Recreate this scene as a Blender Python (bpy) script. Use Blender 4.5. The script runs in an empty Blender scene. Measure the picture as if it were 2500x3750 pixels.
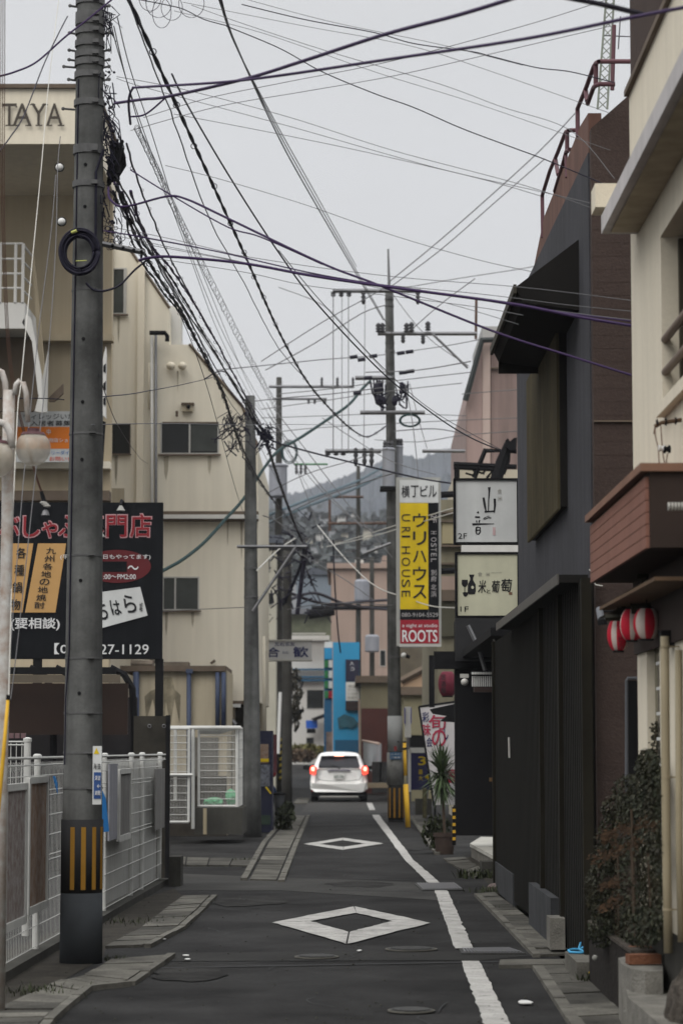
import bpy, math, random
from mathutils import Vector, Matrix
random.seed(7)
SC = bpy.context.scene
COL = SC.collection
PI = math.pi
# ------------------------------------------------------------------ camera
F = 9100.0; CU = 1250.0; CV = 1875.0; H = 1.63
TH = math.atan2(2742 - 1875, F)
CT, ST = math.cos(TH), math.sin(TH)
def ray(u, v):
    x = (u - CU) / F; zc = (CV - v) / F
    return Vector((x, CT - zc * ST, ST + zc * CT))
def P(u, v, Y):
    r = ray(u, v); t = Y / r.y
    return Vector((r.x * t, Y, H + r.z * t))
def PX(u, v, X):
    r = ray(u, v); t = X / r.x
    return Vector((X, r.y * t, H + r.z * t))
def G(u, v, z=0.0):
    r = ray(u, v); t = (z - H) / r.z
    return Vector((r.x * t, r.y * t, z))
def gz(Y):
    return 0.0 if Y < 80 else (Y - 80) * 0.0155
def gy(v):            # distance of the ground seen at row v
    return G(1250, v).y
cam_d = bpy.data.cameras.new('camera'); cam = bpy.data.objects.new('camera', cam_d); COL.objects.link(cam)
cam.location = (0, 0, H); cam.rotation_euler = (PI / 2 + TH, 0, 0)
cam_d.sensor_fit = 'VERTICAL'; cam_d.sensor_height = 36; cam_d.lens = F * 36 / 3750
cam_d.clip_start = 0.5; cam_d.clip_end = 9000
cam_d.dof.use_dof = True; cam_d.dof.focus_distance = 24; cam_d.dof.aperture_fstop = 3.2
SC.camera = cam
SC.view_settings.view_transform = 'Standard'; SC.view_settings.look = 'None'
SC.view_settings.exposure = 0.0; SC.view_settings.gamma = 1.0

# ------------------------------------------------------------------ materials
MATS = {}
def mat(name, col, rough=0.8, var=0.15, scale=3.0, streak=0.0, bump=0.0, bscale=60, metal=0.0,
        col2=None, island=0.0, spec=0.16, alpha=1.0, trans=0.0, emit=None, estr=0.0, fine=0.0, coat=0.0, wear=0.0):
    if name in MATS: return MATS[name]
    m = bpy.data.materials.new(name); m.use_nodes = True
    nt = m.node_tree; N = nt.nodes; L = nt.links
    b = N['Principled BSDF']
    b.inputs['Roughness'].default_value = rough; b.inputs['Metallic'].default_value = metal
    b.inputs['Specular IOR Level'].default_value = spec
    if coat: b.inputs['Coat Weight'].default_value = coat
    if trans: b.inputs['Transmission Weight'].default_value = trans
    if alpha < 1: b.inputs['Alpha'].default_value = alpha
    geo = N.new('ShaderNodeNewGeometry')
    c2 = col2 or tuple(c * (1 - min(0.9, var * 2.2)) for c in col)
    noi = N.new('ShaderNodeTexNoise'); noi.inputs['Scale'].default_value = scale
    noi.inputs['Detail'].default_value = 8; noi.inputs['Roughness'].default_value = 0.65
    L.new(geo.outputs['Position'], noi.inputs['Vector'])
    rmp = N.new('ShaderNodeMapRange'); rmp.inputs[1].default_value = 0.35; rmp.inputs[2].default_value = 0.7
    rmp.inputs[3].default_value = 0; rmp.inputs[4].default_value = 1 if col2 else min(1, 0.35 + var)
    L.new(noi.outputs['Fac'], rmp.inputs[0])
    mix = N.new('ShaderNodeMix'); mix.data_type = 'RGBA'
    mix.inputs[6].default_value = (*col, 1); mix.inputs[7].default_value = (*c2, 1)
    L.new(rmp.outputs[0], mix.inputs[0])
    out = mix.outputs[2]
    def mult(fac_socket, lo):
        nonlocal out
        mr = N.new('ShaderNodeMapRange'); mr.inputs[1].default_value = 0.3; mr.inputs[2].default_value = 0.75
        mr.inputs[3].default_value = 1.0; mr.inputs[4].default_value = lo
        L.new(fac_socket, mr.inputs[0])
        mm = N.new('ShaderNodeMix'); mm.data_type = 'RGBA'; mm.blend_type = 'MULTIPLY'; mm.inputs[0].default_value = 1
        L.new(out, mm.inputs[6]); L.new(mr.outputs[0], mm.inputs[7]); out = mm.outputs[2]
    if streak:
        mp = N.new('ShaderNodeMapping'); mp.inputs['Scale'].default_value = (7, 7, 0.35)
        L.new(geo.outputs['Position'], mp.inputs['Vector'])
        n2 = N.new('ShaderNodeTexNoise'); n2.inputs['Scale'].default_value = 1.0; n2.inputs['Detail'].default_value = 5
        L.new(mp.outputs[0], n2.inputs['Vector']); mult(n2.outputs['Fac'], 1 - streak)
    if fine:
        n3 = N.new('ShaderNodeTexNoise'); n3.inputs['Scale'].default_value = scale * 25; n3.inputs['Detail'].default_value = 3
        L.new(geo.outputs['Position'], n3.inputs['Vector']); mult(n3.outputs['Fac'], 1 - fine)
    if wear:
        n5 = N.new('ShaderNodeTexNoise'); n5.inputs['Scale'].default_value = 9; n5.inputs['Detail'].default_value = 9; n5.inputs['Roughness'].default_value = .75
        L.new(geo.outputs['Position'], n5.inputs['Vector'])
        m5 = N.new('ShaderNodeMapRange'); m5.inputs[1].default_value = .56; m5.inputs[2].default_value = .66; m5.inputs[3].default_value = 0; m5.inputs[4].default_value = wear
        L.new(n5.outputs['Fac'], m5.inputs[0]); x5 = N.new('ShaderNodeMix'); x5.data_type = 'RGBA'; x5.inputs[7].default_value = (.05, .048, .045, 1)
        L.new(m5.outputs[0], x5.inputs[0]); L.new(out, x5.inputs[6]); out = x5.outputs[2]
    if island:
        mult(geo.outputs['Random Per Island'], 1 - island)
    L.new(out, b.inputs['Base Color'])
    if bump:
        n4 = N.new('ShaderNodeTexNoise'); n4.inputs['Scale'].default_value = bscale; n4.inputs['Detail'].default_value = 4
        L.new(geo.outputs['Position'], n4.inputs['Vector'])
        bp = N.new('ShaderNodeBump'); bp.inputs['Strength'].default_value = bump; bp.inputs['Distance'].default_value = 0.02
        L.new(n4.outputs['Fac'], bp.inputs['Height']); L.new(bp.outputs[0], b.inputs['Normal'])
    if emit:
        b.inputs['Emission Color'].default_value = (*emit, 1); b.inputs['Emission Strength'].default_value = estr
    MATS[name] = m; return m
def sr(r, g, b):      # sRGB 0-255 albedo to linear
    f = lambda c: (c / 255) / 12.92 if c / 255 < .04045 else ((c / 255 + .055) / 1.055) ** 2.4
    return (f(r), f(g), f(b))

ASPH = mat('asphalt', (.032, .0315, .031), .85, .6, .8, fine=.35, bump=.5, bscale=90, spec=.1)
SLAB = mat('gutter concrete', (.165, .157, .135), .9, .45, 2.2, island=.45, fine=.45, bump=.4)
KERB = mat('kerb concrete', (.14, .133, .115), .9, .35, 3, fine=.3, bump=.4)
PAINT = mat('road paint', (.46, .45, .425), .8, .3, 3, fine=.35, bump=.3, wear=.75)
IRON = mat('cast iron', (.055, .055, .053), .6, .3, 12, metal=.3, fine=.3)
SOIL = mat('dirty ground', (.045, .04, .032), .95, .4, 3, fine=.4, bump=.6)
CONC = mat('pole concrete', (.145, .147, .142), .85, .45, 1.6, streak=.55, bump=.2, fine=.12)
CONCD = mat('dark concrete', (.06, .058, .05), .9, .3, 2, streak=.3, bump=.3, fine=.2)
POLED = mat('dark pole concrete', (.06, .058, .052), .9, .3, 2, streak=.3)
STEEL = mat('galvanised steel', (.17, .17, .175), .5, .2, 8, metal=.6)
RUSTY = mat('rusted iron', (.12, .07, .05), .8, .4, 9)
BLK = mat('black paint', (.010, .010, .011), .85, .2, 4, spec=.1)
CABLE = mat('cable sheath', (.010, .009, .019), .55, .1, 4)
CABLEP = mat('violet cable sheath', (.030, .013, .056), .55, .1, 4)
CABLEG = mat('green cable sheath', (.012, .036, .036), .55, .1, 4)
WIREG = mat('bare grey wire', (.12, .12, .125), .6, .1, 4)
WIREW = mat('white guy strand', (.5, .49, .45), .6, .1, 4)
COPPER = mat('brown twin wire', (.13, .075, .055), .6, .2, 6)
CREAM = mat('cream render', (.68, .62, .50), .85, .06, 1.2, streak=.12, bump=.15, fine=.06)
CREAMP = mat('cream pipe paint', (.30, .255, .17), .6, .2, 2, streak=.2)
BEIGE = mat('beige render', (.68, .63, .52), .85, .07, .7, streak=.11, bump=.1)
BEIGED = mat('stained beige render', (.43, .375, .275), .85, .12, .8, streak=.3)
TAYA = mat('tan render', (.44, .37, .26), .85, .08, .6, streak=.12)
TAN = mat('olive render', (.22, .20, .14), .85, .12, .8, streak=.25)
TRIM = mat('brown ledge', (.13, .10, .075), .8, .25, 2)
GREYW = mat('slate plaster', (.062, .062, .070), .9, .25, 1.4, streak=.3, bump=.3, fine=.2)
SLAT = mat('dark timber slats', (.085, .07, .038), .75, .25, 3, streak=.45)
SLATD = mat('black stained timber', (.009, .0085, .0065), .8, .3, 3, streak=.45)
HOOD = mat('black roof board', (.014, .013, .012), .9, .2, 3, spec=.1)
BROWN = mat('red brown ribbed wall', (.060, .042, .036), .9, .2, 1.5, fine=.25, bump=.3)
BRAIL = mat('maroon pipe paint', (.115, .055, .065), .6, .2, 4)
TILE = mat('terracotta cladding', (.24, .115, .085), .75, .15, 3, streak=.2, fine=.15)
TILEC = mat('terracotta cap', (.20, .11, .075), .75, .2, 3)
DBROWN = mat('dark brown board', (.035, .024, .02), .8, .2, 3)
WHITE = mat('white paint', (.62, .62, .60), .6, .08, 3, streak=.15)
WHITEC = mat('white coated steel', (.52, .52, .495), .5, .1, 4, streak=.2)
GLASSD = mat('dark window glass', (.014, .016, .016), .2, .1, 2, spec=.25)
GLASSG = mat('grey window glass', (.05, .055, .05), .3, .3, 2, spec=.25)
ALU = mat('aluminium frame', (.42, .41, .38), .5, .1, 4, metal=.2)
SIGNB = mat('black sign face', (.010, .011, .013), .9, .2, 3, spec=.08, streak=.3)
INKR = mat('red sign ink', (.22, .018, .025), .7, .1, 5)
INKDR = mat('dark red sign ink', (.10, .015, .018), .7, .1, 5)
INKW = mat('white sign ink', (.60, .60, .60), .7, .05, 5)
INKP = mat('pink outline ink', (.42, .25, .26), .7, .05, 5)
INKB = mat('black sign ink', (.016, .016, .018), .7, .05, 5)
INKG = mat('faded grey ink', (.25, .24, .21), .7, .05, 5)
INKN = mat('navy sign ink', (.02, .025, .09), .7, .05, 5)
OCHRE = mat('ochre sign panel', (.44, .26, .10), .7, .1, 3)
YEL = mat('yellow sign vinyl', (.60, .43, .012), .6, .15, 1.5, streak=.15)
REDV = mat('red sign vinyl', (.26, .016, .028), .6, .06, 3)
PANELW = mat('backlit white acrylic', (.54, .55, .54), .5, .15, 2, streak=.12)
PANELC = mat('cream acrylic', (.56, .55, .41), .5, .15, 2, streak=.12)
NAVY = mat('navy vinyl', (.02, .02, .075), .6, .1, 3)
YGUARD = mat('yellow plastic', (.58, .34, .03), .55, .1, 4)
BLUEP = mat('blue plastic', (.02, .13, .34), .5, .1, 4)
HOSE = mat('sky blue hose', (.06, .30, .52), .45, .1, 4)
ORANGE = mat('orange sign panel', (.62, .17, .02), .7, .05, 3)
SALMON = mat('salmon render', (.34, .255, .21), .85, .1, .6, streak=.15)
PINK = mat('pink ribbed cladding', (.30, .225, .205), .8, .12, .5, streak=.35)
PINKL = mat('pale pink cladding', (.40, .315, .28), .8, .1, .5, streak=.1)
BLUEB = mat('blue facade panel', (.03, .235, .42), .6, .12, .3)
BLUED = mat('deep blue facade panel', (.02, .10, .19), .6, .2, .4)
REDB = mat('maroon fence board', (.085, .034, .03), .85, .15, 1)
GATEG = mat('grey corrugated sheet', (.24, .25, .26), .6, .15, 2, streak=.2)
RSTEEL = mat('weathered dark steel', (.04, .036, .028), .7, .4, 2.5, streak=.3)
BRGLASS = mat('brown acrylic', (.028, .017, .013), .35, .2, 2)
LEAF = mat('dark leaf', (.028, .036, .02), .6, .3, 6, island=.5, col2=(.04, .032, .018))
LEAFR = mat('reddish leaf', (.10, .06, .035), .6, .3, 6, island=.5)
LEAFY = mat('yucca leaf', (.075, .11, .05), .5, .2, 6, island=.5)
WEED = mat('weed leaf', (.038, .046, .02), .7, .3, 6, island=.4)
STEM = mat('brown stem', (.07, .05, .035), .9, .3, 6)
BAG = mat('green refuse net', (.14, .46, .24), .6, .25, 12)
GLOBE = mat('yellowed globe', (.60, .54, .44), .3, .3, 6, spec=.5, streak=.15, alpha=.5)
CARW = mat('white car paint', (.82, .82, .80), .35, .02, 2, spec=.5, coat=.4)
CARG = mat('car glass', (.012, .013, .02), .35, .3, 2, spec=.25)
TYRE = mat('tyre rubber', (.012, .012, .012), .85, .1, 9)
LAMPR = mat('brake lamp', (.5, .02, .02), .3, .05, 4, emit=(1, .07, .04), estr=2.2)
LAMPH = mat('brake lamp core', (.8, .3, .25), .3, .05, 4, emit=(1, .36, .25), estr=3.5)
LAMPD = mat('unlit red lens', (.22, .012, .015), .3, .05, 4)
BRICK = mat('orange brick', (.21, .09, .05), .85, .3, 14, fine=.25, bump=.5)
STONE = mat('rough stone', (.10, .085, .07), .95, .5, 9, fine=.5, bump=1.0, bscale=30)
CEM = mat('pale cement', (.22, .21, .185), .9, .35, 4, fine=.3, bump=.5)
PAPER = mat('weathered posters', (.36, .34, .33), .9, .3, 11, col2=(.17, .11, .085), fine=.6)
PAPERB = mat('rust stained posters', (.30, .24, .20), .9, .3, 9, col2=(.19, .10, .05), fine=.6)
BOARDG = mat('grey board', (.20, .195, .185), .9, .2, 5, streak=.3)
SHEETW = mat('white net sheet', (.44, .44, .42), .85, .15, 3, streak=.25)
LANR = mat('red lantern paper', (.42, .012, .03), .7, .12, 10)
LANW = mat('white lantern paper', (.50, .42, .38), .7, .1, 10)
LANM = mat('faded maroon lantern', (.13, .02, .035), .7, .3, 8)
HILLM = mat('hill forest', (.05, .06, .075), .95, .35, .02, col2=(.03, .04, .045), fine=.3)
WALLF = mat('far white wall', (.55, .54, .51), .85, .08, .3, streak=.08)
ROOFF = mat('far grey roof', (.09, .10, .12), .8, .2, .3)
ROOFB = mat('far blue roof', (.08, .13, .2), .8, .2, .3)
WOODT = mat('brown timber', (.12, .075, .045), .8, .3, 3)
GREENP = mat('green paint', (.03, .16, .05), .7, .1, 3)
RUSTW = mat('rust streaked white paint', (.52, .52, .50), .6, .3, 9, col2=(.30, .22, .17), streak=.25)
TRANSF = mat('transformer grey paint', (.27, .28, .31), .6, .15, 3, streak=.2)

# ------------------------------------------------------------------ mesh builder
class MB:
    def __init__(s): s.v = []; s.f = []
    def add(s, vs, fs):
        n = len(s.v); s.v += [Vector(p) for p in vs]; s.f += [tuple(i + n for i in f) for f in fs]; return s
    def box(s, x0, x1, y0, y1, z0, z1):
        return s.add([(x0, y0, z0), (x1, y0, z0), (x1, y1, z0), (x0, y1, z0), (x0, y0, z1), (x1, y0, z1), (x1, y1, z1), (x0, y1, z1)],
                     [(3, 2, 1, 0), (4, 5, 6, 7), (0, 1, 5, 4), (1, 2, 6, 5), (2, 3, 7, 6), (3, 0, 4, 7)])
    def rbox(s, c, sz, M):     # box centred c, full sizes sz, rotation matrix M
        h = [x / 2 for x in sz]
        vs = [Vector(c) + M @ Vector((a * h[0], b * h[1], d * h[2])) for d in (-1, 1) for a, b in ((-1, -1), (1, -1), (1, 1), (-1, 1))]
        return s.add(vs, [(3, 2, 1, 0), (4, 5, 6, 7), (0, 1, 5, 4), (1, 2, 6, 5), (2, 3, 7, 6), (3, 0, 4, 7)])
    def prism(s, pts, d):      # polygon pts (3D) extruded by vector d
        n = len(pts); d = Vector(d)
        vs = [Vector(p) for p in pts] + [Vector(p) + d for p in pts]
        return s.add(vs, [tuple(range(n)), tuple(range(2 * n - 1, n - 1, -1))] + [(i, n + i, n + (i + 1) % n, (i + 1) % n) for i in range(n)])
    def tube(s, pts, r, n=6, r1=None):
        pts = [Vector(p) for p in pts]; k = len(pts); rings = []
        ref = None
        for i, p in enumerate(pts):
            t = (pts[min(i + 1, k - 1)] - pts[max(i - 1, 0)])
            if t.length < 1e-9: t = Vector((0, 0, 1))
            t.normalize()
            if ref is None: ref = Vector((0, 0, 1)) if abs(t.z) < .9 else Vector((1, 0, 0))
            a = t.cross(ref)
            if a.length < 1e-3: a = t.cross(Vector((0, 1, 0)))
            a.normalize(); b = t.cross(a); ref = b.cross(t) if False else ref
            rr = r if r1 is None else r + (r1 - r) * i / (k - 1)
            rings.append([p + (a * math.cos(2 * PI * j / n) + b * math.sin(2 * PI * j / n)) * rr for j in range(n)])
        vs = [q for ring in rings for q in ring]
        fs = [(i * n + j, i * n + (j + 1) % n, (i + 1) * n + (j + 1) % n, (i + 1) * n + j) for i in range(k - 1) for j in range(n)]
        fs += [tuple(range(n - 1, -1, -1)), tuple((k - 1) * n + j for j in range(n))]
        return s.add(vs, fs)
    def lathe(s, prof, c, n=20, axis='Z'):   # prof [(r,h)]
        vs = []; c = Vector(c)
        for r, h in prof:
            for j in range(n):
                a = 2 * PI * j / n; x, y = r * math.cos(a), r * math.sin(a)
                vs.append(c + (Vector((x, y, h)) if axis == 'Z' else Vector((x, h, y)) if axis == 'Y' else Vector((h, x, y))))
        k = len(prof)
        fs = [(i * n + j, i * n + (j + 1) % n, (i + 1) * n + (j + 1) % n, (i + 1) * n + j) for i in range(k - 1) for j in range(n)]
        fs += [tuple(range(n - 1, -1, -1)), tuple((k - 1) * n + j for j in range(n))]
        return s.add(vs, fs)
    def ball(s, c, r, n=14, sc=(1, 1, 1)):
        m = n // 2; prof = [(r * math.sin(PI * i / m) + 1e-4, -r * math.cos(PI * i / m)) for i in range(m + 1)]
        st = len(s.v); s.lathe(prof, (0, 0, 0), n)
        for i in range(st, len(s.v)): s.v[i] = Vector(c) + Vector((s.v[i].x * sc[0], s.v[i].y * sc[1], s.v[i].z * sc[2]))
        return s
    def torus(s, c, R, r, M=None, n=24, m=6, sx=1, sz=1):
        M = M or Matrix.Identity(3); pts = []
        for i in range(n + 1):
            a = 2 * PI * i / n; pts.append(Vector(c) + M @ Vector((R * sx * math.cos(a), 0, R * sz * math.sin(a))))
        return s.tube(pts, r, m)
    def rect(s, u0, v0, u1, v1, Y, d):       # upright slab facing the camera side, outline by picture position, at distance Y
        a, b, x0, x1, z0, z1 = RC(u0, v0, u1, v1, Y)
        return s.box(x0, x1, Y, Y + d, z0, z1)
def RC(u0, v0, u1, v1, Y):
    c = (v0 + v1) / 2; m = (u0 + u1) / 2
    return 0, 0, P(u0, c, Y).x, P(u1, c, Y).x, P(m, v1, Y).z, P(m, v0, Y).z
WO = {}      # object -> world origin
def link(name, mb, m, parent=None, origin=None, smooth=False):
    me = bpy.data.meshes.new(name)
    o = bpy.data.objects.new(name, me); COL.objects.link(o)
    if parent is not None: base = WO[parent.name]; o.parent = parent; org = Vector(base)
    else:
        if origin is None:
            if mb.v:
                xs = [p.x for p in mb.v]; ys = [p.y for p in mb.v]; zs = [p.z for p in mb.v]
                origin = ((min(xs) + max(xs)) / 2, (min(ys) + max(ys)) / 2, min(zs))
            else: origin = (0, 0, 0)
        org = Vector(origin); o.location = org
    WO[o.name] = org
    me.from_pydata([tuple(p - org) for p in mb.v], [], mb.f); me.update()
    for mm in (m if isinstance(m, (list, tuple)) else [m]): me.materials.append(mm)
    if smooth: me.polygons.foreach_set('use_smooth', [True] * len(me.polygons))
    return o
def struct(name, mb, m, smooth=False):
    o = link(name, mb, m, smooth=smooth); o['kind'] = 'structure'; return o
def tag(o, label, cat, group=None):
    o['label'] = label; o['category'] = cat
    if group: o['group'] = group
    return o
def thing(name, label, cat, loc, group=None):
    o = bpy.data.objects.new(name, None); COL.objects.link(o); o.location = loc; WO[o.name] = Vector(loc)
    o.empty_display_size = .2
    return tag(o, label, cat, group)
def single(name, mb, m, label, cat, group=None, smooth=False):
    return tag(link(name, mb, m, smooth=smooth), label, cat, group)
def copy_tree(o, loc, label=None, group=None):
    def rec(a, par):
        c = a.copy(); COL.objects.link(c)
        if par is not None: c.parent = par
        for ch in [x for x in bpy.data.objects if x.parent == a]: rec(ch, c)
        return c
    r = rec(o, None); r.location = loc; WO[r.name] = Vector(loc)
    if label: r['label'] = label
    if group: r['group'] = group
    return r

def cat(pts, n=8):
    out = []; m = len(pts)
    for i in range(m - 1):
        p0 = pts[max(i - 1, 0)]; p1 = pts[i]; p2 = pts[i + 1]; p3 = pts[min(i + 2, m - 1)]
        for k in range(n):
            t = k / n; out.append(.5 * ((2 * p1) + (p2 - p0) * t + (2 * p0 - 5 * p1 + 4 * p2 - p3) * t * t + (3 * p1 - p0 - 3 * p2 + p3) * t ** 3))
    out.append(pts[-1]); return out
# ------------------------------------------------------------------ lettering
_fc = {}
def glyph_mesh(s, bold, res=3):
    k = (s, bold, res)
    if k in _fc: return _fc[k]
    cu = bpy.data.curves.new('t', 'FONT'); cu.body = s; cu.size = 1; cu.offset = bold; cu.resolution_u = res
    cu.extrude = 0.0
    ob = bpy.data.objects.new('t', cu); COL.objects.link(ob)
    dg = bpy.context.evaluated_depsgraph_get(); dg.update()
    me = bpy.data.meshes.new_from_object(ob.evaluated_get(dg))
    vs = [v.co.copy() for v in me.vertices]; fs = [tuple(p.vertices) for p in me.polygons]
    bpy.data.objects.remove(ob); bpy.data.curves.remove(cu); bpy.data.meshes.remove(me)
    _fc[k] = (vs, fs); return _fc[k]
def put_text(mb, s, x0, z0, x1, z1, Y, bold=0.0, rot=0, keep=False, skew=0.0, lift=0.004):
    """flat letters filling a box in the upright plane y=Y, facing the street's near end"""
    vs, fs = glyph_mesh(s, 0.0)
    if not vs: return
    b = bold
    if b and not keep:
        for k, (dx, dz) in enumerate(((-.5, -.5), (.5, -.5), (-.5, .5), (.5, .5))):
            put_text(mb, s, x0 + (b * (dx + .5)) * (z1 - z0) * .5, z0 + (b * (dz + .5)) * (z1 - z0) * .5, x1 - (b * (.5 - dx)) * (z1 - z0) * .5, z1 - (b * (.5 - dz)) * (z1 - z0) * .5, Y, 0, rot, True, skew, lift + .0005 * (k + 1))
        return
    if rot == 90: vs = [Vector((v.y, -v.x, 0)) for v in vs]       # letters lying on their side, reading downwards
    a0 = min(v.x for v in vs); a1 = max(v.x for v in vs); b0 = min(v.y for v in vs); b1 = max(v.y for v in vs)
    sx = (x1 - x0) / max(1e-6, a1 - a0); sz = (z1 - z0) / max(1e-6, b1 - b0)
    cx, cz = (x0 + x1) / 2, (z0 + z1) / 2; ca, cb = (a0 + a1) / 2, (b0 + b1) / 2
    mb.add([(cx + (v.x - ca) * sx + (v.y - cb) * sz * skew, Y - lift, cz + (v.y - cb) * sz) for v in vs], fs)
def text_uv(mb, s, u0, v0, u1, v1, Y, **k):
    _, _, x0, x1, z0, z1 = RC(u0, v0, u1, v1, Y); put_text(mb, s, x0, z0, x1, z1, Y, **k)

# ================================================================== THE GROUND
mb = MB()
ys = [-20, 10, 30, 50, 65, 80, 100, 130, 170, 230, 320, 450]
xs = [-300, -60, -20, -8, -4, -2, 0, 2, 4, 8, 20, 60, 300]
mb.add([(x, y, gz(y)) for y in ys for x in xs],
       [(j * 13 + i, j * 13 + i + 1, (j + 1) * 13 + i + 1, (j + 1) * 13 + i) for j in range(len(ys) - 1) for i in range(12)])
struct('road', mb, ASPH)
def gpoly(mb, uv, z=0.006):
    pts = [G(u, v) for u, v in uv]
    mb.add([(p.x, p.y, z) for p in pts], [tuple(range(len(pts)))[::-1]])
def gbox(mb, uv, z0, z1):
    pts = [G(u, v) for u, v in uv]
    mb.prism([(p.x, p.y, z0) for p in pts], (0, 0, z1 - z0))
# darker newer patches and seams of asphalt
ASPH2 = mat('newer asphalt', (.025, .0245, .023), .85, .3, .8, fine=.35, bump=.5, bscale=90)
ASPH3 = mat('worn pale asphalt', (.046, .045, .042), .85, .35, .9, fine=.35, bump=.5, bscale=90)
mb = MB(); gpoly(mb, [(560, 3522), (1760, 3518), (1960, 3500), (1900, 3484), (640, 3490)], .004); gpoly(mb, [(1060, 2985), (1400, 2985), (1370, 2950), (1080, 2950)], .004)
struct('asphalt_patch', mb, ASPH2)
mb = MB(); gpoly(mb, [(640, 3262), (1030, 3262), (1640, 3300), (1600, 3235), (1040, 3215), (660, 3200)], .004)
gpoly(mb, [(1100, 2975), (1500, 2978), (1420, 2935), (1130, 2935)], .008)
struct('worn_asphalt', mb, ASPH3)
mb = MB()
for (a, b) in (((380, 3552), (1900, 3524)), ((1290, 3218), (1600, 3228)), ((640, 3180), (900, 3176)), ((1200, 3260), (1560, 3268))):
    p, q = G(*a), G(*b); mb.add([(p.x, p.y - .02, .009), (q.x, q.y - .02, .009), (q.x, q.y + .03, .009), (p.x, p.y + .03, .009)], [(0, 1, 2, 3)])
struct('asphalt_seam', mb, mat('tar seam', (.02, .02, .022), .7, .2, 3))
mb = MB()
for k in range(26):
    p = G(random.uniform(500, 1750), random.uniform(3060, 3740)); a = random.uniform(0, 6.28); L = []
    for j in range(random.randint(4, 9)): L.append(p.copy()); a += random.gauss(0, .5); p = p + Vector((math.cos(a), math.sin(a) * 1.5, 0)) * random.uniform(.06, .16)
    for a_, b_ in zip(L[:-1], L[1:]):
        d = (b_ - a_).normalized(); s = Vector((-d.y, d.x, 0)) * .004; mb.add([(q.x, q.y, .0095) for q in (a_ - s, a_ + s, b_ + s, b_ - s)], [(0, 1, 2, 3)])
struct('asphalt_crack', mb, MATS['tar seam'])
mb = MB()
for (u, v, w, l) in ((700, 3560, .35, .9), (1500, 3100, .3, 2.2), (900, 3300, .5, 1.2), (1330, 3240, .5, .8)):
    c = G(u, v); n = 18; mb.add([(c.x + w * math.cos(2 * PI * k / n) * random.uniform(.6, 1), c.y + l * math.sin(2 * PI * k / n) * random.uniform(.6, 1), .0075) for k in range(n)], [tuple(range(n))])
struct('asphalt_patch', mb, mat('scuffed asphalt', (.040, .039, .037), .85, .6, 3, fine=.6, bump=.5, bscale=90, spec=.1))
# painted lines
def ragged(mb, L, R, z=.012):
    """a painted strip between two picture-space edges with slightly worn edges"""
    n = 56; a = []; b = []
    def at(poly, t):
        k = t * (len(poly) - 1); i = min(int(k), len(poly) - 2); f = k - i
        return (poly[i][0] + (poly[i + 1][0] - poly[i][0]) * f, poly[i][1] + (poly[i + 1][1] - poly[i][1]) * f)
    for i in range(n + 1):
        p = G(*at(L, i / n)); q = G(*at(R, i / n))
        a.append((p.x + random.gauss(0, .0045), p.y, z)); b.append((q.x + random.gauss(0, .0045), q.y, z))
    mb.add(a + b, [(i, i + n + 1, i + n + 2, i + 1) for i in range(n)])
mb = MB()
ragged(mb, [(1835, 3950), (1768, 3750), (1687, 3524)], [(1960, 3950), (1864, 3750), (1754, 3524)])
ragged(mb, [(1664, 3478), (1589, 3263)], [(1732, 3478), (1637, 3263)])
ragged(mb, [(1569, 3239), (1481, 3151), (1423, 3072), (1370, 3000), (1362, 2986)], [(1613, 3239), (1513, 3151), (1453, 3072), (1397, 3000), (1388, 2986)])
ragged(mb, [(1352, 2968), (1342, 2942)], [(1374, 2968), (1362, 2942)])
struct('edge_line', mb, PAINT)
def dia(mb, outer, inner):
    o = [G(*p) for p in outer]; i = [G(*p) for p in inner]
    for k in range(4):
        n = 14; A = []; B = []
        for j in range(n + 1):
            f = .004 + .992 * j / n; p = o[k].lerp(o[(k + 1) % 4], f); q = i[k].lerp(i[(k + 1) % 4], f)
            A.append((p.x + random.gauss(0, .006), p.y + random.gauss(0, .012), .012)); B.append((q.x + random.gauss(0, .006), q.y + random.gauss(0, .012), .012))
        mb.add(A + B, [(j, j + 1, n + j + 2, n + j + 1) for j in range(n)])
mb = MB()
dia(mb, [(996, 3382), (1297, 3323), (1577, 3384), (1270, 3461)], [(1136, 3377), (1302, 3347), (1437, 3377), (1277, 3417)])
dia(mb, [(1111, 3093), (1255, 3070), (1406, 3091), (1255, 3115)], [(1170, 3093), (1255, 3079), (1338, 3092), (1255, 3104)])
struct('diamond_marking', mb, PAINT)
# gutters: rows of concrete lids
def strip(name, L, R, n, kerb=None, m=SLAB, h=.025, skip=0):
    mb = MB()
    def at(poly, t):
        k = t * (len(poly) - 1); i = min(int(k), len(poly) - 2); f = k - i
        a = G(*poly[i]); b = G(*poly[i + 1]); return a.lerp(b, f)
    for i in range(n):
        a = at(L, (i + .03) / n); b = at(R, (i + .03) / n); c = at(R, (i + .97) / n); d = at(L, (i + .97) / n)
        hh = h + random.uniform(-.006, .006)
        mb.prism([(q.x, q.y, .0) for q in (a, b, c, d)], (0, 0, hh))
    return struct(name, mb, m)
strip('gutter_left', [(-330, 3860), (-150, 3760), (0, 3703), (215, 3603), (300, 3588), (412, 3521)], [(60, 3860), (151, 3752), (205, 3703), (300, 3625), (455, 3608), (608, 3506)], 16)
strip('gutter_left', [(385, 3475), (520, 3405), (600, 3340), (672, 3288)], [(520, 3470), (650, 3400), (725, 3330), (768, 3286)], 12)
strip('gutter_left', [(915, 3226), (985, 3090), (1065, 2990)], [(1012, 3228), (1070, 3090), (1117, 2990)], 18)
strip('gutter_left', [(600, 3172), (922, 3176)], [(600, 3143), (940, 3150)], 4)
strip('gutter_right', [(1958, 3548), (2110, 3790), (2200, 3950)], [(2095, 3545), (2335, 3775), (2500, 3950)], 12)
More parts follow.
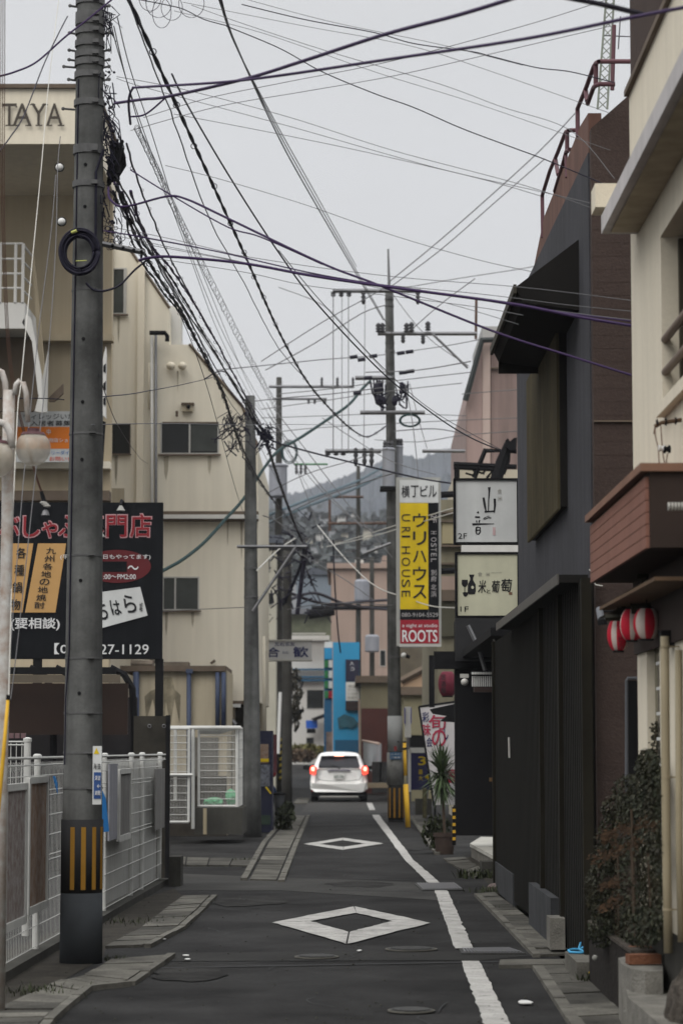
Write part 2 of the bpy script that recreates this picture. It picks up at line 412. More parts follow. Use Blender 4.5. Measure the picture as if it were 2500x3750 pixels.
strip('gutter_right', [(1742, 3280), (1850, 3390), (1960, 3505)], [(1808, 3274), (1960, 3390), (2130, 3500)], 13)
strip('gutter_right', [(1620, 3148), (1740, 3222)], [(1700, 3144), (1775, 3196)], 6)
strip('gutter_right', [(1505, 2990), (1602, 3130)], [(1545, 2990), (1640, 3118)], 16)
strip('gutter_left', [(1075, 2945), (1112, 2890)], [(1125, 2945), (1150, 2890)], 8)
def kerb(name, A, B, w=.09, h=.035):
    mb = MB()
    for (p, q) in zip([G(*a) for a in A][:-1], [G(*a) for a in A][1:]):
        n = max(1, int((q - p).length / .6))
        for i in range(n):
            a = p.lerp(q, (i + .02) / n); b = p.lerp(q, (i + .98) / n); d = (q - p).normalized(); s = Vector((d.y, -d.x, 0)) * w * B
            mb.prism([a, a + s, b + s, b], (0, 0, h + random.uniform(-.005, .005)))
    return struct(name, mb, KERB)
kerb('kerb_left', [(70, 3860), (160, 3752), (214, 3703), (308, 3628), (462, 3611), (616, 3506)], 1, .06)
kerb('kerb_left', [(526, 3472), (657, 3402), (733, 3331), (776, 3286)], 1, .06)
kerb('kerb_left', [(1018, 3232), (1076, 3092), (1122, 2990)], 1, .08)
kerb('kerb_left', [(905, 3226), (975, 3090), (1055, 2990)], -1, .08)
kerb('kerb_right', [(1948, 3550), (2100, 3790), (2190, 3950)], -1, .08)
kerb('kerb_right', [(1735, 3282), (1842, 3392), (1950, 3507)], -1, .06)
kerb('kerb_right', [(1495, 2990), (1592, 3132)], -1, .08)
mb = MB(); gbox(mb, [(1825, 3548), (2100, 3544), (2100, 3526), (1830, 3528)], 0, .03)
struct('kerb_right', mb, KERB)
# dirt verges
mb = MB()
gpoly(mb, [(-900, 3900), (-150, 3760), (0, 3700), (215, 3600), (375, 3515), (390, 3470), (520, 3400), (672, 3285), (640, 3255), (380, 3340), (-400, 3650)], .005)
gpoly(mb, [(2100, 3546), (2335, 3775), (2480, 3950), (2900, 3950), (2500, 3600), (2160, 3480), (1960, 3380), (1815, 3270), (1700, 3140), (1810, 3140), (2200, 3420)], .005)
struct('verge', mb, SOIL)
# manholes
def manhole(u0, u1, v0, v1, label, m=IRON):
    a = G((u0 + u1) / 2, v0); b = G((u0 + u1) / 2, v1); c = (a + b) / 2; r = (G(u1, (v0 + v1) / 2).x - G(u0, (v0 + v1) / 2).x) / 2
    t = thing('manhole_cover', label, 'manhole', (c.x, c.y, 0))
    link('frame', MB().lathe([(r, .008), (r, .016), (r * .9, .016), (r * .9, .008)], c, 40), KERB, t)
    m2 = MB().lathe([(r * .88, .008), (r * .88, .019), (.01, .02)], c, 40)
    for i in range(-4, 5):
        w = math.sqrt(max(0, (r * .8) ** 2 - (i * r * .18) ** 2))
        m2.box(c.x - w, c.x + w, c.y + i * r * .18 - .012, c.y + i * r * .18 + .012, .018, .024)
    link('lid', m2, m, t)
manhole(1410, 1600, 3470, 3492, 'round iron manhole cover just below the near white diamond')
manhole(1078, 1240, 3500, 3518, 'faint round manhole cover left of the tar seam, below the near diamond')
manhole(1418, 1592, 3697, 3718, 'round manhole cover at the bottom of the photo, left of the wide white line')
def grate(uv, label, n):
    pts = [G(*p) for p in uv]; c = sum(pts, Vector()) / 4
    t = thing('drain_grate', label, 'drain', (c.x, c.y, 0))
    fr = MB(); inr = [p.lerp(c, .08) for p in pts]
    fr.prism([(p.x, p.y, .004) for p in pts], (0, 0, .012)); link('frame', fr, IRON, t)
    b = MB()
    for i in range(n):
        f0, f1 = (i + .15) / n, (i + .7) / n
        q = [inr[0].lerp(inr[1], f0), inr[0].lerp(inr[1], f1), inr[3].lerp(inr[2], f1), inr[3].lerp(inr[2], f0)]
        b.prism([(p.x, p.y, .016) for p in q], (0, 0, .012))
    link('bar', b, STEEL, t)
grate([(1545, 3265), (1700, 3263), (1668, 3238), (1518, 3240)], 'steel drain grate where the white line breaks beside the dark plinth', 14)
grate([(1690, 3498), (1925, 3498), (1870, 3480), (1680, 3482)], 'long drain grate at the gap in the white line nearest the camera', 18)
# litter and pebbles on the road
for i, (u, v, w, lb) in enumerate([(588, 3446, .05, 'left of the near gutter end'), (684, 3506, .035, 'by the bright gutter lid'), (1918, 3680, .07, 'right of the near white line'), (2050, 3478, .08, 'at the foot of the small grey step'), (690, 3520, .03, 'on the asphalt beside the near seam'), (1316, 3488, .03, 'between the two seam manholes')]):
    c = G(u, v); m2 = MB(); n = 7
    ang = [2 * PI * k / n for k in range(n)]
    m2.prism([(c.x + math.cos(a) * w * random.uniform(.5, 1), c.y + math.sin(a) * w * random.uniform(1, 2), .014) for a in ang], (0, 0, .006))
    single('litter', m2, WHITE, 'small white scrap of litter ' + lb, 'litter')
m2 = MB()
for i in range(230):
    u = random.uniform(150, 2100); v = 3250 + 500 * random.random() ** .8; c = G(u, v); r = random.uniform(.003, .011)
    m2.lathe([(r, 0), (r * .9, r * .7), (.001, r)], (c.x, c.y, .006), 5)
tag(link('road_grit', m2, CONCD), 'grit and tiny pebbles scattered over the asphalt', 'grit')['kind'] = 'stuff'

# ================================================================== POLES
def pole(label, u_base, v_base, w_base, v_top, w_top=None, m=CONC, H0=None, name='utility_pole', lean=0.0, Y=None, group=None):
    if Y is None: Y = gy(v_base)
    b = P(u_base, v_base, Y); b.z = gz(Y); top = P(u_base, v_top, Y).z
    ppm = F / Y; r0 = w_base / ppm / 2; r1 = (w_top or w_base * .7) / ppm / 2
    t = thing(name, label, 'utility pole', (b.x, Y, b.z), group)
    mb = MB(); n = 8
    mb.tube([(b.x + lean * k / n, Y, b.z + (top - b.z) * k / n) for k in range(n + 1)], r0, 20, r1)
    link('shaft', mb, m, t, smooth=True)
    t['_r'] = r0
    def rad(v): z = P(u_base, v, Y).z; f = (z - b.z) / (top - b.z); return r0 + (r1 - r0) * f, z, b.x + lean * f
    return t, b, Y, rad
BANDM = mat('dull band steel', (.10, .10, .10), .6, .3, 8)
def bands(t, rad, Y, vs, hgt=.03, name='band', m=BANDM, bolt=True, out=.008):
    for v in vs:
        r, z, x = rad(v); mb = MB().lathe([(r, 0), (r + out, 0), (r + out, hgt), (r, hgt)], (x, Y, z), 20)
        if bolt: mb.box(x + r * .3, x + r * .3 + .05, Y - r - .02, Y - r + .02, z + hgt * .2, z + hgt * .8)
        link(name, mb, m, t)
# -- near pole
t1, b1, Y1, rad1 = pole('thick grey concrete utility pole at the near left, yellow and black wrap at its foot', 297, 3526, 152, -900, 84)
bands(t1, rad1, Y1, [1070, 1595, 2040, 2415, 2615, 2760, 2890], .015, out=.004)
bands(t1, rad1, Y1, [20, 72, 95, 130, 175, 215, 245, 290, 392, 560, 568, 690], .05, out=.012)
for v in (28, 127, 190, 225, 250, 297, 404):
    mb = MB(); r, z, x = rad1(v); L = .05 if v < 240 or v == 297 else .09
    mb.tube([(x - r, Y1 - .02, z), (x - r - L, Y1 - .05, z)], .009, 6); mb.ball((x - r - L, Y1 - .05, z), .016, 6)
    link('step_bolt', mb, BANDM, t1)
    if v < 300: link('step_bolt', MB().tube([(x + r, Y1 - .02, z), (x + r + .05, Y1 - .05, z)], .009, 6).ball((x + r + .05, Y1 - .05, z), .016, 6), BANDM, t1)
for v, u in ((615, 0), (768, 0), (1250, 1), (1480, 1), (1690, 1), (2130, 1), (2540, 1)):
    r, z, x = rad1(v); link('bolt_hole', MB().lathe([(.014, 0), (.014, -.006), (.001, -.007)], (x - r * .12, Y1 - r * .985, z), 10, 'Y'), BLK, t1)
r, z0, x = rad1(3268); _, z1, _ = rad1(3000)
sl = link('warning_wrap', MB().lathe([(r + .004, 0), (r + .006, z1 - z0)], (x, Y1, z0), 24), mat('black rubber wrap', (.02, .02, .021), .8, .2, 4), t1, smooth=True)
_, za, _ = rad1(3255); _, zb, _ = rad1(3027)
mb = MB()
for k in range(12):
    if k in (6, 7): continue
    a0 = 2 * PI * k / 12 + .06; pts = []
    for a in (a0, a0 + .11, a0 + .22): pts.append((x + (r + .009) * math.cos(a), Y1 + (r + .009) * math.sin(a)))
    mb.add([(p[0], p[1], za) for p in pts] + [(p[0], p[1], zb) for p in pts], [(0, 1, 4, 3), (1, 2, 5, 4)])
link('yellow_stripe', mb, mat('dull yellow stripe', (.27, .14, .018), .7, .15, 5), sl)
_, zl, _ = rad1(3330); mb = MB().lathe([(t1['_r'] + .004, 0), (r + .0045, z0 - .001)], (b1.x, Y1, 0.0), 24)
link('foot_coating', mb, mat('grey foot coating', (.038, .042, .046), .85, .2, 4), t1, smooth=True)
# earth wire along the pole
mb = MB(); pts = []
for v in (300, 900, 1300, 1800, 2100, 2380, 2560, 2800): r, z, xx = rad1(v); pts.append((xx - r * .72 - (.02 if v > 2500 else 0), Y1 - r * .74, z))
mb.tube(pts, .006, 5); link('earth_wire', mb, CABLE, t1)
mb = MB(); pts = []
for v in (560, 640, 760, 880): r, z, xx = rad1(v); pts.append((xx + r * (.6 if v > 560 else 1.1), Y1 - r * .9, z))
mb.tube(pts, .011, 6); link('down_cable', mb, CABLE, t1)
# sign plates on the pole
_, _, x0, x1, z0, z1 = RC(340, 2732, 373, 2946, Y1 - .2)
sg = thing('pole_plate', 'narrow white and blue tsunami height plate strapped to the near pole', 'sign', (x0, Y1 - .2, z0))
link('plate', MB().box(x0, x1, Y1 - .2, Y1 - .195, z0, z1), PANELW, sg)
mb = MB().rect(344, 2828, 371, 2925, Y1 - .205, .003); link('blue_panel', mb, mat('plate blue', (.03, .07, .2), .6, .1, 4), sg)
mb = MB(); text_uv(mb, '海', 343, 2795, 355, 2817, Y1 - .204, bold=.02); text_uv(mb, '抜', 358, 2795, 370, 2817, Y1 - .204, bold=.02); link('lettering', mb, INKB, sg)
mb = MB(); text_uv(mb, '津波', 348, 2840, 369, 2858, Y1 - .207, bold=.02); text_uv(mb, '避難', 348, 2895, 369, 2912, Y1 - .207, bold=.02)
text_uv(mb, '←', 356, 2872, 370, 2886, Y1 - .207, bold=.03); link('lettering', mb, INKW, sg)
a = P(344, 2761, Y1 - .203); b_ = P(364, 2761, Y1 - .203); c_ = P(354, 2738, Y1 - .203)
link('warning_triangle', MB().add([a, b_, c_], [(0, 1, 2)]), YEL, sg)
# coil of spare cable on the pole
c = P(292, 922, Y1 - .2); mb = MB()
for i in range(26):
    R = .135 + random.uniform(-.026, .024); off = Vector((random.uniform(-.008, .008), random.uniform(-.02, .03), random.uniform(-.012, .012)))
    mb.torus(c + off, R, .0085, n=32, m=6, sz=1.14)
ct = thing('cable_coil', 'round coil of spare black cable hung on the near pole', 'cable coil', c)
link('loops', mb, CABLE, ct, smooth=True)
m2 = MB(); p0 = c + Vector((-.01, -.03, .155)); m2.tube([p0 + Vector((-.05, 0, -.01)), p0 + Vector((-.01, -.01, .004))], .012, 6); link('yellow_tag', m2, mat('faded yellow tag', (.4, .42, .12), .6, .1, 3), ct)
m2 = MB().tube([P(278, 956, Y1 - .25), P(318, 954, Y1 - .25)], .004, 4); link('tie', m2, MATS['faded yellow tag'], ct)
# white egg insulators on the guy wires
for (u, v, lb) in ((219, 613, 'upper'), (227, 812, 'lower')):
    p = P(u, v, Y1 - .1); t = thing('guy_insulator', 'white egg-shaped guy insulator left of the near pole, the %s of two' % lb, 'insulator', p)
    link('body', MB().ball(p, .032, 14, (1, 1, .95)), WHITE, t, smooth=True); link('groove', MB().torus(p, .033, .006, Matrix.Rotation(.5, 3, 'Y'), 16, 5), BLK, t)
# steel arm
p, q = P(375, 893, Y1 - .1), P(530, 925, Y1 - .1)
tb = thing('pole_bracket', 'short galvanised steel arm sticking out right of the near pole', 'bracket', p)
link('channel', MB().tube([p, q], .022, 4), STEEL, tb)
for f in (.25, .5, .75, .93): link('bolt', MB().ball(p.lerp(q, f) + Vector((0, -.02, .0)), .014, 6), BLK, tb)
# black splice bundle hanging by the pole
random.seed(11)
mb = MB()
oc = P(425, 590, Y1 + .05)
for i in range(46):
    a = oc + Vector((random.uniform(-.05, .06), random.uniform(-.05, .05), random.uniform(.02, .17)))
    b_ = oc + Vector((random.uniform(-.07, .03), random.uniform(-.05, .05), random.uniform(-.2, -.04)))
    m_ = (a + b_) / 2 + Vector((random.uniform(-.05, .05), 0, 0)); mb.tube([a, m_, b_], random.uniform(.008, .016), 5)
tag(link('splice_bundle', mb, BLK), 'dense black clump of spliced cables just right of the near pole', 'cable bundle')
# small clamps and loops down the right side of the pole
mb = MB()
for i in range(95):
    v = random.choice([random.uniform(215, 500), random.uniform(560, 830), random.uniform(380, 560), random.uniform(10, 100)]); uu = 365 + random.random() ** 1.6 * (55 if v < 600 else 80)
    a = P(uu, v, Y1 + random.uniform(-.1, .1)); mid = a + Vector((random.uniform(-.03, .08), 0, -random.uniform(.02, .09)))
    e = a + Vector((random.uniform(-.02, .11), 0, -random.uniform(.06, .26))); mb.tube([a, mid, e], random.uniform(.002, .0055), 4)
for i in range(22):
    a = P(random.uniform(370, 425), random.uniform(225, 850), Y1); mb.ball(a, random.uniform(.008, .018), 6)
for i in range(20):
    a = P(random.uniform(385, 450), random.uniform(835, 905), Y1); mb.torus(a, random.uniform(.01, .035), .003, n=10, m=4)
o = tag(link('drop_wire_tangle', mb, CABLE), 'fine tangle of drop wires and clamps down the right side of the near pole', 'wire tangle'); o['kind'] = 'stuff'
# -- guy guards (yellow)
def guard(label, pts, Y, r0, r1):
    p = [P(u, v, Y) for u, v in pts]; t = thing('guy_guard', label, 'guy guard', p[-1])
    link('sleeve', MB().tube(p, r0, 10, r1), YGUARD, t, smooth=True)
    d = (p[0] - p[1]).normalized(); link('cap', MB().tube([p[0], p[0] + d * .03], r0 * 1.15, 8), BLK, t)
    return t
guard('yellow sleeve on the guy wire at the left edge of the photo', [(30, 2563), (14, 2760), (-6, 2960), (-60, 3500)], 15.0, .010, .017)
g2 = guard('yellow sleeve on the guy wire right of the far striped pole', [(1480, 2720), (1484, 2840)], gy(3030), .035, .04)
link('lower_sleeve', MB().tube([P(1485, 2872, gy(3030)), P(1493, 3032, gy(3030))], .055, 10), YGUARD, g2, smooth=True)
link('strap', MB().tube([P(1479, 2738, gy(3030)), P(1479.6, 2745, gy(3030))], .055, 10), BLK, g2, smooth=True)
# -- second pole
t2, b2, Y2, rad2 = pole('plain grey concrete pole in front of the beige building corner', 924, 3066, 68, 1450, 36, lean=-.07)
bands(t2, rad2, Y2, [2010, 2085, 2190], .03)
mb = MB(); r, z, x = rad2(2005)
mb.tube([(x - .25, Y2 - .2, z), (x + 1.05, Y2 - .2, z)], .03, 4); link('cross_arm', mb, STEEL, t2)
mb = MB(); a = P(925, 2238, Y2 - .2); b_ = P(1085, 2000, Y2 - .2); mb.tube([a, b_], .028, 8)
link('brace', mb, STEEL, t2)
# -- cross arm hardware helper
def arm(t, u0, u1, v, Y, r=.045, v1=None, name='cross_arm', m=STEEL, dy=-.25):
    return link(name, MB().tube([P(u0, v, Y + dy), P(u1, v if v1 is None else v1, Y + dy)], r, 4), m, t)
INSM = mat('dark porcelain', (.05, .05, .055), .4, .2, 6)
def insul(t, u, v, Y, h, up=True, r=.055):
    p = P(u, v, Y - .25); s = 1 if up else -1; mb = MB()
    mb.lathe([(r * .4, 0), (r, .1 * h * s), (r * .5, .25 * h * s), (r, .4 * h * s), (r * .5, .55 * h * s), (r * .95, .7 * h * s), (r * .4, h * s)], p, 8)
    link('insulator', mb, INSM, t, smooth=True)
# -- third pole (right, middle of the street)
t3, b3, Y3, rad3 = pole('tall grey pole right of the street carrying cross arms and two grey transformers', 1449, 3010, 54, 1052, 30, lean=-.13)
Y3 = Y3
def c3(v): return rad3(v)[2]
_, zt, xt = rad3(1052); link('top_rod', MB().tube([(xt, Y3, zt), (xt - .02, Y3, P(1421, 912, Y3).z)], .035, 8, .02), STEEL, t3)
arm(t3, 1218, 1540, 1065, Y3, .05); arm(t3, 1382, 1745, 1222, Y3, .045); arm(t3, 1318, 1555, 1511, Y3, .05); arm(t3, 1190, 1395, 1652, Y3, .05)
arm(t3, 1300, 1440, 1384, Y3, .05); arm(t3, 1545, 1702, 1652, Y3, .04); link('rod', MB().tube([P(1743, 1092, Y3), P(1741, 1242, Y3)], .035, 6), RUSTY, t3)
link('brace', MB().tube([P(1582, 1222, Y3 - .3), P(1712, 1348, Y3 - .3)], .03, 6), STEEL, t3)
link('brace', MB().tube([P(1430, 1990, Y3 - .3), P(1330, 2028, Y3 - .3)], .04, 6), STEEL, t3)
for u in (1220, 1249, 1277): insul(t3, u, 1068, Y3, .12, False, .07)
for u in (1330, 1529): insul(t3, u, 1070, Y3, .28, False, .06)
for u, v in ((1488, 1218), (1506, 1215), (1566, 1212), (1400, 1218), (1385, 1218)): insul(t3, u, v, Y3, .22, True, .075)
for u, v in ((1475, 1225), (1548, 1228)): insul(t3, u, v, Y3, .2, False, .06)
for u in (1200, 1230, 1256): insul(t3, u, 1652, Y3, .1, False, .08)
for u in (1302, 1334, 1360): insul(t3, u, 1640, Y3, .42, False, .06)
bands(t3, rad3, Y3, [1100, 1125, 1230, 1260, 1290, 1500, 1900, 2410, 2720], .05)
for (uc, w, v0, v1) in ((1422, 46, 1640, 1790), (1460, 30, 1632, 1782)):
    a = P(uc, v1, Y3 - .35 if uc < 1440 else Y3 + .2); h = P(uc, v0, a.y).z - a.z; r = w / (F / Y3) / 2
    mb = MB().lathe([(r * .8, 0), (r, .04), (r, h * .93), (r * 1.12, h * .94), (r * 1.12, h * .97), (r * .9, h)], a, 18)
    tr = link('transformer', mb, TRANSF, t3, smooth=False)
    mb = MB()
    for k in range(3): mb.lathe([(.03, 0), (.05, .03), (.03, .07), (.045, .1), (.02, .16)], a + Vector(((k - 1) * r * .6, 0, h)), 8)
    link('bushing', mb, INSM, tr)
link('bracket', MB().rect(1392, 1780, 1478, 1792, Y3 - .5, .6), BLK, t3)
random.seed(3); mb = MB()
for i in range(20):
    sd_ = random.choice([-1, -1, 1]); a = P(1430 + sd_ * random.uniform(15, 75), random.uniform(1388, 1420), Y3 - .3); e = P(1432 + sd_ * random.uniform(5, 30), random.uniform(1430, 1500), Y3 - .3); low = (a + e) / 2 + Vector((sd_ * random.uniform(0, .12), 0, -random.uniform(.1, .35)))
    mb.tube(cat([a, low, e], 5), random.uniform(.012, .022), 5)
for i in range(9): a = P(random.uniform(1360, 1490), random.uniform(1400, 1480), Y3 - .3); mb.ball(a, random.uniform(.05, .09), 8, (1, 1, 1.6))
link('jumper_cables', mb, CABLE, t3)
mb = MB()
for i in range(3): mb.torus(P(1500, 1540, Y3 - .3), .21 + i * .012, .018, n=24, m=5, sz=.6)
link('cable_loop', mb, CABLEG, t3)
r, z0, x = rad3(2752); _, z1, _ = rad3(2622); link('white_sleeve', MB().lathe([(r + .01, 0), (r + .01, z1 - z0)], (x, Y3, z0), 20), mat('pale grey sleeve', (.33, .34, .34), .7, .1, 3), t3, smooth=True)
r, z0, x = rad3(2875); _, z1, _ = rad3(2756); link('notice_wrap', MB().lathe([(r + .03, 0), (r + .03, z1 - z0)], (x, Y3, z0), 20), mat('grey notice', (.21, .21, .2), .7, .3, 9), t3, smooth=True)
link('blue_notice', MB().rect(1427, 2755, 1468, 2781, Y3 - r - .05, .01), mat('plate blue2', (.03, .10, .2), .6, .1, 4), t3)
mb = MB(); text_uv(mb, '止まれ', 1430, 2758, 1465, 2765, Y3 - r - .052, bold=.03); text_uv(mb, '二輪車', 1430, 2770, 1465, 2777, Y3 - r - .052, bold=.03); link('lettering', mb, INKW, t3)
link('red_mark', MB().rect(1442, 2733, 1452, 2750, Y3 - r - .06, .01), mat('faded red mark', (.25, .05, .05), .7, .1, 4), t3)
r, z0, x = rad3(3002); _, z1, _ = rad3(2882)
wr = link('warning_wrap', MB().lathe([(r + .012, 0), (r + .014, z1 - z0)], (x, Y3, z0), 20), MATS['black rubber wrap'], t3, smooth=True)
mb = MB()
for k in range(10):
    a0 = 2 * PI * k / 10; pts = [(x + (r + .02) * math.cos(a), Y3 + (r + .02) * math.sin(a)) for a in (a0, a0 + .12, a0 + .24)]
    mb.add([(p[0], p[1], z0 + .05) for p in pts] + [(p[0], p[1], z1 - .02) for p in pts], [(0, 1, 4, 3), (1, 2, 5, 4)])
link('yellow_stripe', mb, MATS['dull yellow stripe'], wr)
# -- further poles on the left of the street
t4, b4, Y4, rad4 = pole('tall far pole left of the street with a pale transformer and two cross arms', 1018, 2925, 40, 1382, 20, m=POLED)
arm(t4, 984, 1296, 1416, Y4, .05); arm(t4, 1000, 1196, 1461, Y4, .04)
for u in (1178, 1235, 1292): insul(t4, u, 1414, Y4, .3)
for u in (1130, 1152, 1190): insul(t4, u, 1463, Y4, .15, False)
a = P(1018, 1822, Y4 - .5); h = P(1018, 1700, Y4 - .5).z - a.z
link('transformer', MB().lathe([(.25, 0), (.3, .05), (.3, h * .92), (.34, h * .93), (.34, h * .97), (.28, h)], a, 18), TRANSF, t4)
arm(t4, 1075, 1200, 1700, Y4, .03, name='cross_arm', m=GREENP)
for u in (1085, 1102, 1118): insul(t4, u, 1702, Y4, .32, False)
mb = MB()
for k, (R_) in enumerate((.22, .26)): mb.torus(P(1060, 1655, Y4 - .4), R_, .022, n=20, m=5, sz=1.5)
link('cable_loop', mb, CABLEG, t4)
r, z0, x = rad4(2860); _, z1, _ = rad4(2700)
wr = link('warning_wrap', MB().lathe([(r + .02, 0), (r + .02, z1 - z0)], (x + .25, Y4 - .3, z0), 16), BLK, t4, smooth=True)
mb = MB()
for k in range(7):
    z = z0 + (z1 - z0) * (k + .2) / 7; mb.add([(x + .25 - r - .02, Y4 - .35 - r, z), (x + .25 + r, Y4 - .35 - r, z + .22), (x + .25 + r, Y4 - .35 - r, z + .32), (x + .25 - r - .02, Y4 - .35 - r, z + .1)], [(0, 1, 2, 3)])
link('yellow_stripe', mb, mat('faded yellow stripe', (.28, .22, .03), .7, .2, 4), wr)
for (u0, v0, u1, v1, lb) in ((1026, 2535, 1018, 2760, 'left'), (1048, 2535, 1043, 2770, 'right')):
    single('guy_guard', MB().tube([P(u0, v0, Y4 - 3), P(u1, v1, Y4 - 3)], .05, 8), WHITE, 'tall pale guy sleeve before the far left poles, %s of two' % lb, 'guy guard')
t5, b5, Y5, rad5 = pole('dark pole behind the white hanging restaurant sign', 1050, 2890, 40, 1980, 30, m=POLED, Y=70)
arm(t5, 900, 1120, 2008, 69, .06); link('brace', MB().tube([P(1120, 2000, 69), P(1088, 2250, 69)], .07, 6), CABLE, t5)
t6, b6, Y6, rad6 = pole('slim far pole before the salmon building with a pale transformer', 1312, 2760, 24, 1705, 14, m=POLED, Y=100)
arm(t6, 1200, 1425, 1917, Y6, .05, m=RUSTY); arm(t6, 1205, 1330, 1820, Y6, .05, m=RUSTY); link('rod', MB().tube([P(1207, 1815, Y6), P(1207, 1945, Y6)], .06, 6), RUSTY, t6)
a = P(1325, 2200, Y6 - .6); h = P(1325, 2122, Y6 - .6).z - a.z
link('transformer', MB().lathe([(.28, 0), (.3, .05), (.3, h * .9), (.22, h)], a, 16), TRANSF, t6)
arm(t6, 1140, 1425, 2226, Y6, .09, m=BLK)
t7, b7, Y7, rad7 = pole('darker slim pole just right of the one before the salmon building', 1362, 2760, 22, 2040, 16, m=POLED, Y=95)
a = P(1362, 2388, Y7 - .6); h = P(1362, 2325, Y7 - .6).z - a.z
link('transformer', MB().lathe([(.24, 0), (.27, .05), (.27, h * .9), (.2, h)], a, 16), TRANSF, t7)

# ================================================================== LEFT: FENCE AND FRONTAGE
fa, fb = -2.775, .0203
def FX(Y): return fa + fb * Y
def FY(u): return fa / ((u - 1250) / F - fb)
def FP(u, v, off=0.0):
    Y = FY(u); p = P(u, v, Y); return Vector((p.x + off, Y, p.z))
Z_TOP = 1.56
ft = thing('mesh_fence', 'white welded mesh fence with capped posts behind the near pole', 'fence', (FX(16), 16, 0))
posts = [16.3, 19.7, 24.3, 26.8, 27.95, 30.1]
for y in posts:
    mb = MB().lathe([(.026, .0), (.026, Z_TOP), (.036, Z_TOP), (.036, Z_TOP + .018), (.02, Z_TOP + .03)], (FX(y) - .02, y, 0), 12)
    link('post', mb, WHITEC, ft, smooth=False)
for (y0, y1) in zip(posts[:-1], posts[1:]):
    mb = MB(); n = int((y1 - y0) / .078)
    for i in range(n + 1):
        y = y0 + (y1 - y0) * i / n; x = FX(y)
        mb.tube([(x, y, .1), (x, y, Z_TOP - .1), (x + .045, y, Z_TOP - .03)], .0017, 4)
    k = 0
    for z in [.1, .26, .42, .58, .74, .78, .94, 1.1, 1.26, 1.3, 1.42]:
        mb.tube([(FX(y0) + .004, y0, z), (FX(y1) + .004, y1, z)], .004, 4)
    mb.tube([(FX(y0) + .04, y0, Z_TOP), (FX(y1) + .04, y1, Z_TOP)], .012, 6); mb.tube([(FX(y0) + .045, y0, Z_TOP - .055), (FX(y1) + .045, y1, Z_TOP - .055)], .006, 4)
    link('mesh_panel', mb, WHITEC, ft)
mb = MB()
for y0, y1 in ((24.3, 30.1),):
    mb.add([(FX(y0) - .06, y0, .1), (FX(y1) - .06, y1, .08), (FX(y1) - .06, y1, 1.5), (FX(y0) - .06, y0, 1.5), (FX(y0) - .075, y0, .1), (FX(y1) - .075, y1, .08), (FX(y1) - .075, y1, 1.5), (FX(y0) - .075, y0, 1.5)],
           [(0, 1, 2, 3), (7, 6, 5, 4), (0, 4, 5, 1), (3, 2, 6, 7), (1, 5, 6, 2), (0, 3, 7, 4)])
link('backing_sheet', mb, SHEETW, ft)
mb = MB().prism([(FX(16) - .08, 16, 0), (FX(16) + .07, 16, 0), (FX(30.4) + .07, 30.4, 0), (FX(30.4) - .08, 30.4, 0)], (0, 0, .07)); link('base_kerb', mb, CONCD, ft)
def fboard(u0, u1, v0, v1, label, face, frame=True, off=.03, cat='notice board'):
    y0, y1 = FY(u0), FY(u1); um = (u0 + u1) / 2; ym = FY(um); zt = P(um, v0, ym).z; zb = P(um, v1, ym).z
    t = thing('notice_board', label, cat, (FX(ym) + off, ym, zb))
    def pan(a, b, za, zb_, o0, o1):
        return MB().prism([(FX(a) + o0, a, za), (FX(a) + o1, a, za), (FX(b) + o1, b, za), (FX(b) + o0, b, za)], (0, 0, zb_ - za))
    link('panel', pan(y0, y1, zb, zt, off, off + .015), face, t)
    if frame:
        w = .045
        for a, b, za, zc in ((y0 - .02, y0 + w, zb - .02, zt + .02), (y1 - w, y1 + .02, zb - .02, zt + .02), (y0, y1, zb - .03, zb + .03), (y0, y1, zt - .02, zt + .03)):
            link('frame', pan(a, b, za, zc, off - .002, off + .03), WHITEC, t)
    return t
fboard(4, 82, 2885, 3385, 'pale framed board of peeling posters, nearest the left edge', PAPER)
fboard(90, 160, 2858, 3325, 'rust-stained framed poster board, second on the near mesh fence', PAPERB)
fboard(390, 420, 2797, 3075, 'plain lavender-grey sheet tied to the fence right of the near pole', mat('lavender sheet', (.30, .30, .33), .9, .15, 4, streak=.2), False)
fboard(424, 466, 2826, 3066, 'grey framed board on the white fence, left of its middle posts', BOARDG, True)
fboard(560, 594, 2815, 3035, 'grey board at the far end of the white fence', BOARDG, False)
# latches on the fence doors
# perpendicular white fence further in
pf = thing('low_fence', 'white railing behind the mesh fence at the far left with one stout post', 'fence', (P(102, 3000, 22).x, 22, 0))
p = P(102, 2704, 22); link('post', MB().lathe([(.032, 0), (.032, p.z - .03), (.038, p.z - .03), (.038, p.z), (.01, p.z + .01)], (p.x, 22, 0), 14), WHITEC, pf)
mb = MB(); xa = P(-80, 2720, 22).x
for z in (P(0, 2716, 22).z, P(0, 2728, 22).z, .9, .5, .15): mb.tube([(xa, 22, z), (p.x, 22, z)], .008, 6)
for i in range(9): x = xa + (p.x - xa) * i / 9; mb.tube([(x, 22, .1), (x, 22, P(0, 2720, 22).z)], .004, 4)
link('rails', mb, WHITEC, pf)
for i in range(3):
    a = P(42 + i * 22, 2694, 24); single('paper_lamp', MB().box(a.x - .022, a.x + .022, 24, 24.04, a.z - .025, a.z + .025), mat('faded pink shade', (.16, .10, .105), .8, .2, 5),
        'small faded pink shade hanging above the white railing, in a row of three', 'lamp shade', 'row of small pink shades behind the railing')
